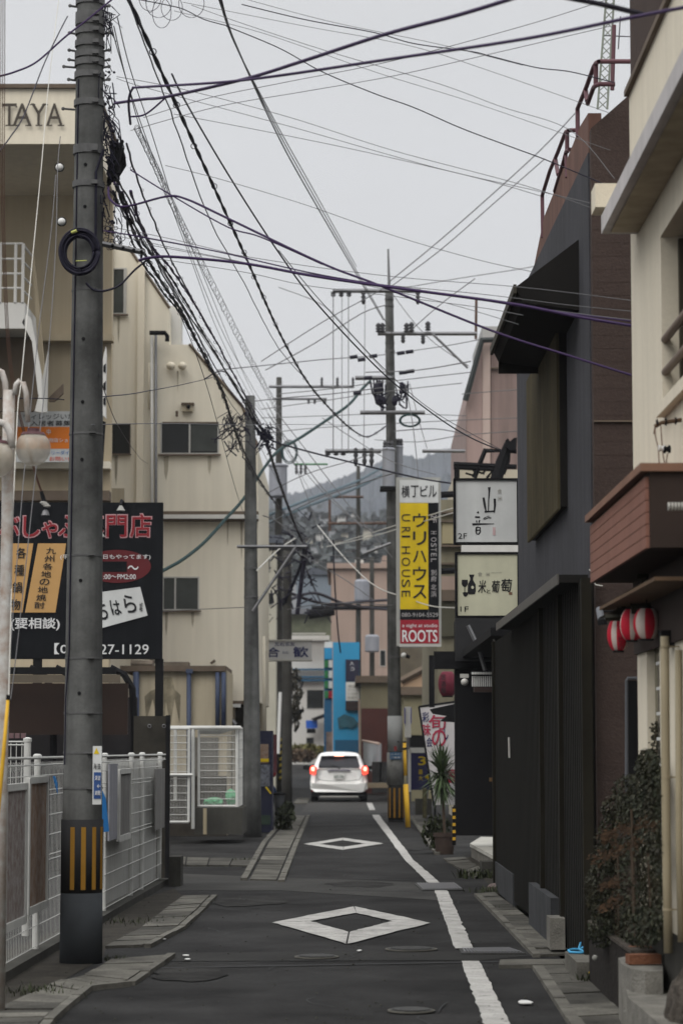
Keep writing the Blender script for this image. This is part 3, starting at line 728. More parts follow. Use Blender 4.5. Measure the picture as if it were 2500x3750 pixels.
# blue plastic bag tied to fence
mb = MB(); pts = [(372, 2890), (377, 2900), (388, 2925), (400, 3045), (376, 3048), (370, 2960)]
mb.prism([P(u, v, 20.5) for u, v in pts], (0, .03, 0)); single('blue_sheet', mb, BLUEP, 'crumpled blue plastic strip hanging from the fence beside the near pole', 'plastic sheet')
mb = MB(); mb.prism([P(u, v, 20.0) for u, v in [(194, 2842), (203, 2842), (211, 2868), (212, 2910)]], (0, .02, 0)); single('blue_sheet', mb, BLUEP, 'small blue plastic scrap on the fence left of the near pole', 'plastic sheet')

# shelter behind the fence
sh = thing('bike_shelter', 'dark arched shelter with a brown acrylic roof below the black sign', 'shelter', (P(250, 3000, 32).x, 32, 0))
mb = MB()
for off in (-280, -95, 0, 200):
    base = [(455 + off - 205, 2445), (205 + off, 2445), (255 + off, 2470), (285 + off, 2520), (292 + off, 2640), (292 + off, 3150)]
    pts = [P(u, v, 32 + (0 if off == 0 else .6)) for u, v in base[1:]]; mb2 = MB(); mb2.tube(pts, .05, 6)
    link('arch_rib', mb2, BLK, sh)
xa, xb = P(-700, 2445, 31.9).x, P(425, 2445, 31.9).x
z0 = P(200, 2452, 31.9).z; link('top_beam', MB().box(xa, xb, 31.85, 31.95, z0 - .06, z0 + .03), BLK, sh)
mb = MB().box(xa, P(470, 2500, 32.3).x, 32.3, 32.33, P(0, 2690, 32).z, P(0, 2500, 32).z); link('acrylic_side', mb, BRGLASS, sh)
mb = MB().box(xa, P(440, 2500, 32.3).x, 32.32, 32.36, P(0, 2498, 32).z, P(0, 2468, 32).z); link('fascia', mb, mat('dull tan strip', (.12, .10, .075), .8, .2, 3), sh)
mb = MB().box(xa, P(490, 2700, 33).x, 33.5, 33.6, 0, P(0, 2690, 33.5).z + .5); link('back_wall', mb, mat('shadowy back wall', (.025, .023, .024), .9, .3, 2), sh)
# bluish car roof behind fence
# rust-dark steel panel
st = thing('steel_screen', 'weathered dark steel screen standing at the end of the white fence', 'screen', (P(555, 3230, 30.7).x, 30.7, 0))
link('sheet', MB().rect(488, 2622, 612, 3236, 30.7, .03), RSTEEL, st); link('edge_post', MB().rect(606, 2619, 621, 3240, 30.66, .08), BLK, st)
mb = MB()
for u in (548, 601): mb.torus(P(u, 2659, 30.68), .02, .006, n=12, m=5)
link('grommet', mb, STEEL, st)
single('concrete_block', MB().rect(620, 3138, 662, 3252, 29.8, .5), CONCD, 'dark concrete stub at the foot of the steel screen', 'concrete block')

# black restaurant sign
YS = 34.0
bs = thing('restaurant_sign', 'large black restaurant sign board with red outlined characters and ochre panels', 'sign', (P(300, 2413, YS).x, YS, 0))
link('board', MB().rect(-330, 1840, 595, 2413, YS, .12), SIGNB, bs); mb = MB()
for u0, u1 in ((566, 595), (117, 148), (-300, -270)): link('post', MB().rect(u0, 2413, u1, 3230, YS + .02, .1), BLK, bs)
BW = 0.012
out = MB(); inn = MB()
chars = [('し', -310, 0), ('ゃ', -190, 0), ('ぶ', -105, 20)]
R1 = [('し', -300, -215, 1892, 1970), ('ゃ', -195, -130, 1905, 1970), ('ぶ', -10, 74, 1888, 1966), ('し', 86, 147, 1890, 1968), ('ゃ', 155, 212, 1908, 1970), ('ぶ', 215, 290, 1888, 1966), ('専', 300, 380, 1885, 1968), ('門', 390, 466, 1886, 1968), ('店', 477, 555, 1882, 1968)]
for ch, u0, u1, v0, v1 in R1:
    text_uv(out, ch, u0 - 3, v0 - 3, u1 + 3, v1 + 3, YS, bold=.13, lift=.004)
    text_uv(inn, ch, u0 + 1, v0 + 1, u1 - 1, v1 - 1, YS, bold=.05, lift=.008)
link('lettering_outline', out, INKP, bs); link('lettering', inn, INKR, bs)
for pts in ([(36, 1990), (123, 1990), (83, 2243), (0, 2243)], [(140, 1990), (243, 1990), (204, 2243), (93, 2243)]):
    m2 = MB(); m2.prism([P(u, v, YS - .006) for u, v in pts], (0, .005, 0)); link('ochre_panel', m2, OCHRE, bs)
tx = MB()
for i, ch in enumerate('各種鍋物'):
    uc = 79 - i * 7; vc = 2025 + i * 63; text_uv(tx, ch, uc - 18, vc - 20, uc + 18, vc + 20, YS - .012, bold=.05)
for i, ch in enumerate('九州各地の地焼酎'):
    uc = 188 - i * 6; vc = 2017 + i * 28.5; text_uv(tx, ch, uc - 18, vc - 12, uc + 18, vc + 12, YS - .012, bold=.05)
link('lettering', tx, INKB, bs)
el = MB(); c = P(430, 2074, YS); n = 40
vs = [(c.x + 124 / (F / YS) * math.cos(2 * PI * k / n), YS - .004, c.z + 61 / (F / YS) * math.sin(2 * PI * k / n)) for k in range(n)]; el.add(vs, [tuple(range(n))]); link('red_oval', el, INKDR, bs)
link('covered_patch', MB().rect(300, 2056, 465, 2094, YS - .008, .003), SIGNB, bs)
tx = MB()
text_uv(tx, '(平日・日・祝日もやってます)', 222, 2030, 552, 2050, YS - .008, bold=.03)
text_uv(tx, '～', 468, 2071, 508, 2087, YS - .008, bold=.05); text_uv(tx, 'AM11:00～PM2:00', 322, 2103, 498, 2121, YS - .008, bold=.02)
text_uv(tx, '(要相談)', 40, 2262, 220, 2309, YS - .008, bold=.055); text_uv(tx, '【0977】', 200, 2355, 362, 2396, YS - .008, bold=.03); text_uv(tx, '27-1129', 368, 2360, 545, 2396, YS - .008, bold=.02)
link('lettering', tx, INKW, bs)
m2 = MB(); m2.prism([P(u, v, YS - .02) for u, v in [(280, 2180), (514, 2149), (541, 2254), (300, 2320)]], (0, .01, 0))
cd = link('name_card', m2, PANELW, bs)
tx = MB()
for ch, uc, vc, s in (('い', 315, 2255, 30), ('ち', 372, 2240, 36), ('は', 424, 2228, 30), ('ら', 476, 2215, 36)):
    text_uv(tx, ch, uc - s * .6, vc - s, uc + s * .6, vc + s * .8, YS - .024, bold=.05, skew=-.25)
text_uv(tx, '本店', 511, 2205, 523, 2240, YS - .024, bold=.02)
link('lettering', tx, INKB, cd)
# flood lamps of that sign
for (u, v, lb) in ((443, 1862, 'above the characters at the top edge of the black sign'), (370, 1958, 'just right of the near pole in front of the black sign')):
    p = P(u, v, YS - .4); t = thing('sign_lamp', 'small pale flood lamp ' + lb, 'lamp', p)
    link('shade', MB().lathe([(.02, .04), (.03, .02), (.06, -.03), (.055, -.035)], p, 14), mat('dull lamp shade', (.26, .26, .24), .6, .2, 5), t); link('stem', MB().tube([p + Vector((0, 0, .05)), p + Vector((0, .1, .12)), p + Vector((0, .4, .12))], .02, 6), BLK, t)
# insulator hanging on the twin wire
p = P(168, 1856, 17.5); t = thing('shackle_insulator', 'ribbed porcelain insulator at the lower end of the brown twin wires', 'insulator', p)
mb = MB()
for k in range(3): mb.lathe([(.01, 0), (.026, .006), (.026, .014), (.01, .02)], p + Vector((-.015 + k * .012, 0, .02 - k * .012)), 12)
link('discs', mb, ALU, t); link('cup', MB().lathe([(.03, -.06), (.02, -.03), (.008, -.02)], p, 12), STEEL, t); link('boot', MB().tube([P(152, 1800, 17.5), P(166, 1848, 17.5)], .012, 8, .018), BLK, t)

# white lamp post at the far left with globe lamps
YL = 15.6
lp = thing('lamp_post', 'white rust-stained lamp post with arched arms at the left edge', 'street lamp', (P(10, 2750, YL).x, YL, 0))
mb = MB(); pts = [P(34, 1430, YL), P(28, 1900, YL), P(17, 2400, YL), P(8, 2750, YL)]; q = pts[-1]; pts.append(Vector((q.x, YL, 0)))
mb.tube(pts, .037, 14, .040); link('column', mb, RUSTW, lp, smooth=True)
mb = MB(); mb.tube([P(56, 1445, YL - .03), P(60, 1408, YL - .03), P(72, 1394, YL - .03), P(86, 1402, YL - .03), P(97, 1440, YL - .03), P(103, 1545, YL - .03)], .017, 12); link('arm', mb, RUSTW, lp, smooth=True)
mb = MB(); mb.tube([P(-26, 1380, YL), P(-8, 1352, YL), P(8, 1362, YL), P(20, 1400, YL), P(25, 1500, YL)], .019, 12); link('arm', mb, RUSTW, lp, smooth=True)
mb = MB(); mb.tube([P(-60, 1580, YL - .15), P(-20, 1540, YL - .15), P(20, 1552, YL - .15), P(40, 1590, YL - .15), P(44, 1640, YL - .15)], .024, 12); link('arm', mb, RUSTW, lp, smooth=True)
def globe(u, v, Y, r, label):
    p = P(u, v, Y); t = thing('globe_lamp', label, 'globe lamp', p, 'round lamps on the white post')
    link('bowl', MB().ball(p, r, 26, (1, 1, 1.0)), GLOBE, t, smooth=True); link('cap', MB().lathe([(r * .72, r * .74), (r * .62, r * .9), (r * .36, r * .93), (r * .34, r * 1.13), (r * .2, r * 1.15)], p, 22), mat('maroon lamp cap', (.10, .045, .05), .6, .3, 8), t)
globe(122, 1642, YL - .03, .112, 'yellowed glass globe lamp hanging beside the near pole')
globe(-20, 1680, YL - .15, .125, 'whitish globe lamp cut by the left edge of the photo')
# ================================================================== LEFT: TAYA BUILDING
YA = 46.0
tb = thing('tan_building', 'tan building at the upper left with TAYA on its parapet and an outside stair', 'building', (P(200, 2700, YA).x, YA, 0))
xr = P(407, 1500, YA).x
zt = P(300, 520, 42).z
link('wall', MB().box(-16, xr, YA, YA + .3, 0, zt + .6), TAYA, tb); link('rear_block', MB().box(-16, -5.3, YA + .301, YA + 8, 0, zt + .5), TAYA, tb)
pb = MB(); z0 = P(200, 527, 42).z; z1 = P(200, 325, 42).z; xp = P(345, 430, 42).x
pb.box(-16, xp, 42, YA + .6, z0, z1)
pr = link('parapet', pb, CREAM, tb); link('cap', MB().box(-16, xp + .05, 41.93, YA, z1, z1 + .07), TRIM, pr)
tx = MB()
for ch, u0, u1 in (('A', -205, -120), ('T', -110, -65), ('S', -55, -10), ('T', 10, 64), ('A', 50, 118), ('Y', 116, 172), ('A', 172, 232)):
    if ch == 'S': continue
    if u0 < -60: continue
    _, _, x0, x1, zz0, zz1 = RC(u0, 382, u1, 463, 42)
    put_text(tx, ch, x0, zz0, x1, zz1, 42, bold=.012, lift=.06); 
    mb = tx
for (u0, u1, vv) in ((22, 52, 460), (52, 74, 460), (95, 118, 460), (133, 158, 460), (172, 194, 460), (214, 238, 460), (12, 16, 392), (60, 66, 392), (112, 132, 384), (156, 178, 384)):
    _, _, x0, x1, zz0, zz1 = RC(u0, vv, u1, vv + 5, 42); tx.add([(x0, 41.94, zz0), (x1, 41.94, zz0), (x1, 41.94, zz1), (x0, 41.94, zz1)], [(0, 1, 2, 3)])
link('lettering', tx, mat('bronze letters', (.06, .05, .04), .6, .1, 4), pr)
z = P(300, 1258, YA).z; link('storey_ledge', MB().box(-16, xr + .05, YA - .35, YA, z, z + .12), TAYA, tb)
z = P(300, 1712, YA).z; link('storey_ledge', MB().box(-16, xr + .02, YA - .3, YA, z - .05, z + .08), BEIGE, tb)
z = P(300, 1824, YA).z; link('storey_ledge', MB().box(-16, xr + .02, YA - .4, YA, z - .08, z + .1), TRIM, tb)
z = P(300, 1720, YA - 1).z
# outside stair landing
YB = 43.5
zl0, zl1 = P(60, 1203, YB).z, P(60, 1108, YB).z
xl = P(92, 1150, YB).x
st_ = link('stair_landing', MB().box(-9, xl, YB, YA - .3, zl0, zl1), WALLF, tb)
lr = MB(); ztop = P(60, 892, YB).z
for x in [P(u, 1000, YB).x for u in (85, 58, 2, -60, -120)]: lr.tube([(x, YB, zl1), (x, YB, ztop)], .03, 6)
for v in (892, 948, 1002, 1055): z = P(60, v, YB).z; lr.tube([(-9, YB, z), (P(85, v, YB).x, YB, z)], .02, 6)
lr.tube([P(85, 895, YB), P(116, 935, YB + .8)], .022, 6); lr.tube([P(88, 960, YB), P(116, 990, YB + .8)], .018, 6); lr.tube([P(88, 1015, YB), P(116, 1045, YB + .8)], .018, 6); lr.tube([P(88, 1065, YB), P(116, 1095, YB + .8)], .018, 6)
link('stair_railing', lr, WALLF, tb)
link('stair_stringer', MB().prism([P(u, v, YB) for u, v in [(82, 1180), (98, 1150), (114, 1165), (132, 1260), (152, 1370), (157, 1500), (140, 1440), (118, 1250)]], (0, .12, 0)), WALLF, tb)
link('stair_stringer', MB().prism([P(u, v, YB + .9) for u, v in [(118, 930), (124, 930), (160, 1300), (166, 1420), (150, 1440), (140, 1290)]], (0, .1, 0)), TAYA, tb)
link('stair_stringer', MB().prism([P(u, v, YB + .3) for u, v in [(177, 1285), (172, 1510), (152, 1510), (128, 1506), (150, 1420), (165, 1340)]], (0, .1, 0)), WALLF, tb)
link('stair_underside_and_shade', MB().prism([P(u, v, YB + .95) for u, v in [(-300, 1200), (118, 1200), (150, 1420), (130, 1500), (120, 1506), (-300, 1506)]], (0, .1, 0)), mat('stair shade brown', (.11, .085, .06), .85, .2, 2), tb)  # upright brown sheet painted as the shade of the stairs below the landing
link('stair_underside_and_shade', MB().prism([P(u, v, YB + 1.2) for u, v in [(180, 1455), (232, 1405), (232, 1440), (200, 1470), (180, 1470)]], (0, .1, 0)), TRIM, tb)
link('stair_stringer', MB().prism([P(u, v, YB - 1) for u, v in [(352, 1420), (388, 1268), (390, 1300), (387, 1470), (388, 1530), (378, 1520), (352, 1640)]], (0, .15, 0)), WALLF, tb)
mb = MB()
for v in (1340, 1405, 1460): mb.prism([P(u, v + dv, YB - 1.02) for u, dv in [(379, 0), (388, -10), (388, 25), (379, 20)]], (0, .02, 0))
mb.prism([P(u, v, YB - 1.02) for u, v in [(372, 1540), (388, 1545), (378, 1700), (366, 1800)]], (0, .02, 0))
link('stair_gap', mb, BLK, tb)
# real estate banner
YR = 45.3
rs = thing('banner_sign', 'white and orange letting banner between the globe lamp and the near pole', 'sign', (P(170, 1690, YR).x, YR, P(170, 1690, YR).z))
link('panel', MB().rect(60, 1506, 300, 1692, YR, .05), PANELW, rs); link('orange_panel', MB().rect(60, 1563, 300, 1643, YR - .006, .005), ORANGE, rs)
tx = MB(); text_uv(tx, 'ヴィレッジいたみ', 88, 1514, 300, 1536, YR, bold=.01, lift=.008); text_uv(tx, '入居者募集中', 112, 1540, 290, 1560, YR, bold=.03, lift=.008); link('lettering', tx, INKB, rs)
tx = MB(); text_uv(tx, '中', 172, 1571, 187, 1592, YR - .008, bold=.04); text_uv(tx, '別府店ショップ', 160, 1604, 290, 1620, YR - .008, bold=.03); link('lettering', tx, INKW, rs)
tx = MB(); text_uv(tx, 'フリーダイヤル', 172, 1650, 290, 1666, YR, bold=.03, lift=.008); link('lettering', tx, mat('blue sign ink', (.05, .15, .4), .7, .05, 4), rs)
tx = MB(); text_uv(tx, 'お問い合せ', 182, 1672, 290, 1688, YR, bold=.03, lift=.008); link('lettering', tx, mat('red orange ink', (.6, .1, .06), .7, .05, 4), rs)

# ================================================================== LEFT: BEIGE BUILDING
YC = 50.0
bb = thing('beige_building', 'beige rendered building with a slanted upper edge behind the second pole', 'building', (P(700, 2700, YC).x, YC, 0))
pts = [(388, 880), (470, 905), (500, 940), (620, 1130), (620, 1262), (694, 1262), (888, 1490), (945, 1640), (945, 2568), (835, 2568), (835, 2980), (388, 3060)]
link('wall', MB().prism([P(u, v, YC) for u, v in pts], (0, 7.5, 0)), BEIGE, bb)
Xc = P(945, 2000, YC).x
mb = MB().rect(620, 1120, 664, 1262, YC + .6, .5); link('roof_box', mb, WALLF, bb)
def window(par, u0, v0, u1, v1, Y, fm=ALU, gm=GLASSD, split=None, sill=True, depth=.03, fw=5):
    """frame, glass and sill proud of a facade facing the camera"""
    fr = MB(); _, _, x0, x1, z0, z1 = RC(u0, v0, u1, v1, Y); w = fw * Y / F
    g = link('window', MB().box(x0 + w, x1 - w, Y - .012, Y + .01, z0 + w, z1 - w), gm, par)
    for b in ((x0, x1, z1 - w, z1), (x0, x1, z0, z0 + w), (x0, x0 + w, z0 + w, z1 - w), (x1 - w, x1, z0 + w, z1 - w)): fr.box(b[0], b[1], Y - depth, Y, b[2], b[3])
    if split:
        for s in split: xm = x0 + (x1 - x0) * s; fr.box(xm - w * .6, xm + w * .6, Y - depth * 1.2, Y - .013, z0 + w, z1 - w)
    link('frame', fr, fm, g)
    if sill: link('sill', MB().box(x0 - w * 1.5, x1 + w * 1.5, Y - .09, Y - depth - .001, z0 - w * 1.2, z0), TRIM, g)
    return g
window(bb, 412, 982, 464, 1152, YC, gm=GLASSG, split=(.86,))
window(bb, 408, 1552, 479, 1664, YC, fm=TRIM, fw=3)
w_ = window(bb, 588, 1548, 802, 1664, YC, split=(.5,)); link('pane', MB().rect(700, 1556, 794, 1652, YC - .02, .006), GLASSG, w_)
window(bb, 595, 2112, 730, 2236, YC, gm=GLASSG, split=(.35,))
link('blocked_opening', MB().rect(410, 1788, 456, 1842, YC - .02, .02), BEIGED, bb)
for (u0, u1, v0, v1, m_) in ((500, 525, 960, 2500, CREAM), (388, 408, 890, 2600, CREAM)): link('pilaster', MB().rect(u0, v0, u1, v1, YC - .12, .12), m_, bb)
def pipe(par, pts, Y, r, m, name='downpipe', n=10): return link(name, MB().tube([P(u, v, Y) for u, v in pts], r, n), m, par, smooth=True)
pipe(bb, [(556, 1230), (556, 2420)], YC - .15, .035, ALU); pipe(bb, [(571, 1228), (571, 2430)], YC - .15, .03, STEEL)
pipe(bb, [(548, 1330), (546, 1500)], YC - .12, .02, CREAM)
mb = MB(); mb.tube([P(548, 1219, YC - .3), P(605, 1219, YC - .3), P(613, 1232, YC - .3), P(613, 1250, YC - .3)], .05, 6); link('pipe_elbow', mb, BLK, bb)
for u in (626, 668):
    a = P(u, 1340, YC - .14); link('vent_cowl', MB().ball(a, .09, 14, (1, 1.2, .9)), CREAM, bb, smooth=True)
a = P(688, 1485, YC - .1); vb = link('vent_box', MB().rect(668, 1480, 706, 1506, YC - .12, .12), BEIGED, bb); link('nozzle', MB().ball(P(690, 1490, YC - .15), .04, 8), BLK, vb)
link('vent_lid', MB().rect(664, 1474, 710, 1481, YC - .16, .16), TRIM, bb)
link('nozzle', MB().tube([P(648, 1505, YC - .1), P(648, 1525, YC - .1)], .03, 6), TRIM, bb)
for v0, v1, m_ in ((1872, 1884, TRIM), (1884, 1899, WALLF), (1899, 1906, TRIM)):
    link('storey_ledge', MB().rect(596, v0, 946, v1, YC - (.3 if m_ is WALLF else .24), .24 if m_ is not WALLF else .3), m_, bb)
link('cable_conduit', MB().rect(595, 1545, 800, 1550, YC - .05, .04), TRIM, bb)
link('soffit_box', MB().rect(828, 2566, 946, 2578, YC - .2, .3), TRIM, bb)
pipe(bb, [(960, 2330), (964, 2700)], YC + 3, .07, CREAM)
for (u0, u1, v0, v1) in ((600, 618, 1668, 1760), (760, 775, 1668, 1740), (420, 432, 1668, 1780), (604, 616, 2240, 2330), (700, 712, 2240, 2300), (648, 655, 1358, 1440), (880, 890, 1910, 2050), (830, 838, 1910, 2000), (430, 440, 1156, 1260)):
    link('stain', MB().prism([P(u0, v0, YC - .006), P(u1, v0, YC - .006), P(u1 - 2, v1 * .6 + v0 * .4, YC - .006), P((u0 + u1) / 2, v1, YC - .006), P(u0 + 2, v1 * .7 + v0 * .3, YC - .006)], (0, .003, 0)), mat('water stain', (.50, .45, .35), .9, .3, 2, streak=.5), bb)
# slant edge coping
link('coping', MB().tube([P(470, 903, YC - .02), P(622, 1128, YC - .02)], .03, 4), TRIM, bb); link('coping', MB().tube([P(694, 1260, YC - .02), P(888, 1488, YC - .02), P(944, 1636, YC - .02)], .03, 4), TRIM, bb)
link('cable_plug', MB().tube([P(772, 2430, YC - .1), P(788, 2418, YC - .1)], .03, 6), TRIM, bb)
# annex
YN = 47.0
an = thing('annex', 'low stained beige annex with a brown flat roof and navy downpipes', 'annex', (P(650, 2900, YN).x, YN, 0))
link('wall', MB().rect(505, 2455, 830, 3062, YN, 2.6), BEIGED, an)
rf = MB().rect(440, 2438, 826, 2458, YN - .15, 2.8); link('roof', rf, TRIM, an)
link('roof_clutter', MB().rect(600, 2424, 690, 2438, YN, .6).rect(500, 2418, 560, 2438, YN, .4).tube([P(480, 2430, YN), P(560, 2432, YN)], .07, 8), mat('rusty roof clutter', (.17, .14, .11), .8, .4, 4), an)
NAVYP = mat('navy drainpipe', (.05, .065, .11), .5, .2, 4)
for u in (692, 797, 819): pipe(an, [(u, 2462), (u, 2660 if u > 700 else 2990)], YN - .1, .045, NAVYP)
pipe(an, [(499, 2460), (499, 2980)], YN - .1, .06, NAVYP)
link('hopper', MB().rect(681, 2450, 706, 2466, YN - .16, .15), NAVYP, an)
STAIN = mat('algae stain', (.31, .27, .19), .9, .4, 3, streak=.5)
mb = MB(); mb.prism([P(u, v, YN - .004) for u, v in [(536, 2640), (530, 2550), (552, 2530), (588, 2518), (592, 2480), (630, 2480), (640, 2525), (662, 2545), (658, 2650), (640, 2560), (625, 2655), (608, 2570), (598, 2700), (575, 2640), (560, 2560)]], (0, .002, 0)); link('stain', mb, STAIN, an)
link('dark_base', MB().rect(504, 2842, 831, 3062, YN - .03, .035), mat('dark base boards', (.05, .043, .034), .9, .4, 3, streak=.4), an); link('doorway', MB().rect(700, 2700, 800, 2841, YN - .02, .018), mat('grey slatted door', (.16, .15, .13), .8, .3, 3, streak=.4), an)
# dark carport mouth under the right of the beige building
cp = thing('carport', 'dark recess with a white lamp tube under the corner of the beige building', 'carport', (P(890, 3000, YC + 2).x, YC + 2, 0))
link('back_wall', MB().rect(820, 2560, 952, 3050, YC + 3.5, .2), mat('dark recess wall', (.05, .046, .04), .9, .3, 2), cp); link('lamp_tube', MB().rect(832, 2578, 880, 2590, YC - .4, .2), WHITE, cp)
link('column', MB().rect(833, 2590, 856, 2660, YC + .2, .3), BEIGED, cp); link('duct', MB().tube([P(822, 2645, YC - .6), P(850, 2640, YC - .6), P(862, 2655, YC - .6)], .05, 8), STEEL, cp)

# ================================================================== REFUSE CAGE
YG = 43.2
cg = thing('refuse_cage', 'white mesh refuse cage on a dark concrete base beside the second pole', 'refuse cage', (P(750, 2965, YG).x, YG, 0))
def fr_mesh(par, u0, v0, u1, v1, Y, nv, nh, name='mesh_door'):
    _, _, x0, x1, z0, z1 = RC(u0, v0, u1, v1, Y); mb = MB()
    for a, b in (((x0, z0), (x1, z0)), ((x1, z0), (x1, z1)), ((x1, z1), (x0, z1)), ((x0, z1), (x0, z0))): mb.tube([(a[0], Y, a[1]), (b[0], Y, b[1])], .024, 6)
    for i in range(1, nv): x = x0 + (x1 - x0) * i / nv; mb.tube([(x, Y, z0), (x, Y, z1)], .0032, 4)
    for i in range(1, nh): z = z0 + (z1 - z0) * i / nh; mb.tube([(x0, Y - .01, z), (x1, Y - .01, z)], .0065, 4)
    return link(name, mb, WHITEC, par)
fr_mesh(cg, 728, 2668, 868, 2952, YG, 26, 11)
fr_mesh(cg, 560, 2668, 692, 3010, YG - .3, 24, 13)
mb = MB()
for u, v1, d in ((707, 3035, -.1), (642, 2930, -.1), (868, 2955, 0)): a = P(u, 2664, YG + d); b_ = P(u, v1, YG + d); link('post', MB().tube([a, b_], .03, 8), WHITEC, cg)
a, b_ = P(560, 2665, YG - .1), P(882, 2665, YG - .1)
mb = MB().tube([a, b_], .035, 8).tube([P(878, 2668, YG), P(884, 2668, YG + 1.6)], .03, 6).tube([P(560, 2838, YG - .35), P(705, 2838, YG - .35)], .03, 4); link('top_rail', mb, WHITEC, cg)
mb = MB(); mb.box(P(880, 2700, YG).x, P(880, 2700, YG).x + .01, YG, YG + 1.5, P(0, 2952, YG).z, P(0, 2670, YG).z)
mesh_side = MB(); xs_ = P(876, 2800, YG).x
for i in range(16): y = YG + i * .1; mesh_side.tube([(xs_, y, P(0, 2952, YG).z), (xs_, y, P(0, 2668, YG).z)], .003, 4)
for i in range(9): z = P(0, 2952 - i * 35, YG).z; mesh_side.tube([(xs_, YG, z), (xs_, YG + 1.5, z)], .006, 4)
link('side_mesh', mesh_side, WHITEC, cg)
link('net_cover', MB().prism([P(u, v, YG + .05) for u, v in [(728, 2670), (868, 2670), (800, 2690), (728, 2688)]], (0, .02, 0)), SHEETW, cg)
link('base', MB().rect(712, 2958, 888, 3056, YG - .1, 1.9), CONCD, cg); link('short_post', MB().tube([P(751, 2960, YG - .25), P(751, 3055, YG - .25)], .032, 8), CREAMP, cg)
for (uc, vc, rx, rz, lb) in ((782, 2938, .17, .085, 'flat green bag of rubbish on the left in the white cage'), (846, 2920, .095, .14, 'upright green bag of rubbish at the right in the white cage')):
    c = P(uc, vc, YG + .45); mb = MB().ball(c, 1, 18, (rx, .16, rz))
    for i, v in enumerate(mb.v):
        d = v - c; k = 1 + .16 * math.sin(d.x * 60 + d.z * 40) * math.cos(d.z * 70 + d.y * 50); mb.v[i] = c + d * k
    single('refuse_bag', mb, BAG, lb, 'refuse bag')
# navy vending machine, bin, clutter right of the second pole
YV = 49.0
vm = thing('vending_machine', 'navy vending machine partly hidden behind the second pole', 'vending machine', (P(972, 3050, YV).x, YV, 0))
link('cabinet', MB().rect(884, 2676, 997, 3050, YV, .8), mat('navy cabinet', (.018, .02, .04), .5, .15, 3), vm); link('poster', MB().rect(952, 2725, 983, 2795, YV - .02, .02), PAPERB, vm)
link('poster', MB().rect(953, 2778, 984, 2790, YV - .03, .01), YEL, vm); link('display', MB().rect(955, 2800, 988, 2880, YV - .02, .02), mat('dim white panel', (.16, .17, .2), .5, .5, 20), vm); 
link('delivery_flap', MB().rect(954, 2985, 990, 3020, YV - .02, .02), mat('dark green flap', (.03, .05, .035), .6, .2, 4), vm)
link('label_strip', MB().prism([P(u, v, YV - .03) for u, v in [(971, 2883), (977, 2881), (994, 2905), (990, 2908)]], (0, .01, 0)), YEL, vm)
c = G(1022, 3010); bt = thing('rubbish_bin', 'grey conical bin beside the navy vending machine', 'bin', (c.x, c.y, 0))
link('drum', MB().lathe([(.07, 0), (.13, .62), (.125, .63)], c, 16), mat('dull grey plastic', (.10, .105, .115), .6, .3, 5), bt, smooth=True); link('rim', MB().lathe([(.13, .6), (.15, .6), (.15, .64), (.1, .66)], c, 16), BLK, bt)
c = G(990, 2995); mb = MB().ball(c + Vector((0, 0, .55)), 1, 14, (.16, .15, .24)); single('tarp_bundle', mb, mat('navy tarp', (.02, .04, .10), .6, .3, 6), 'dark navy tarp bundle on the front of the vending machine', 'tarp')
# pink banner pole and tail light of something parked
single('nobori_banner', MB().rect(998, 2690, 1014, 2830, 55, .03), mat('faded red banner', (.2, .08, .09), .8, .3, 6), 'narrow faded red banner between vending machine and far poles', 'banner')
mb = MB().ball(P(1001, 2835, 56), .07, 8); o = single('reflector', mb, LAMPD, 'small red reflector beside the navy vending machine', 'reflector')
# hanging sign 合歓
YH = 60.0
hs = thing('hanging_sign', 'long white hanging sign with two large navy characters', 'sign', (P(1058, 2418, YH).x, YH, P(1058, 2418, YH).z))
link('box', MB().rect(973, 2346, 1141, 2415, YH, .4), mat('grey white acrylic', (.42, .42, .42), .6, .08, 3), hs); link('frame', MB().rect(971, 2414, 1143, 2420, YH - .03, .45).rect(971, 2342, 1143, 2347, YH - .03, .45), ALU, hs)
tx = MB(); text_uv(tx, '合', 976, 2370, 1024, 2407, YH, bold=.06, lift=.01); text_uv(tx, '歓', 1073, 2368, 1129, 2407, YH, bold=.06, lift=.01); text_uv(tx, '五右五友', 1005, 2352, 1080, 2366, YH, bold=.04, lift=.01)
text_uv(tx, 'ねむ', 1034, 2385, 1058, 2394, YH, bold=.03, lift=.01); link('lettering', tx, INKN, hs)
pipe_ = single('sign_pole', MB().tube([P(966, 2260, YH + .2), P(965, 2700, YH + .2)], .07, 8), CREAM, 'cream pipe left of the long white hanging sign', 'pipe', smooth=True)

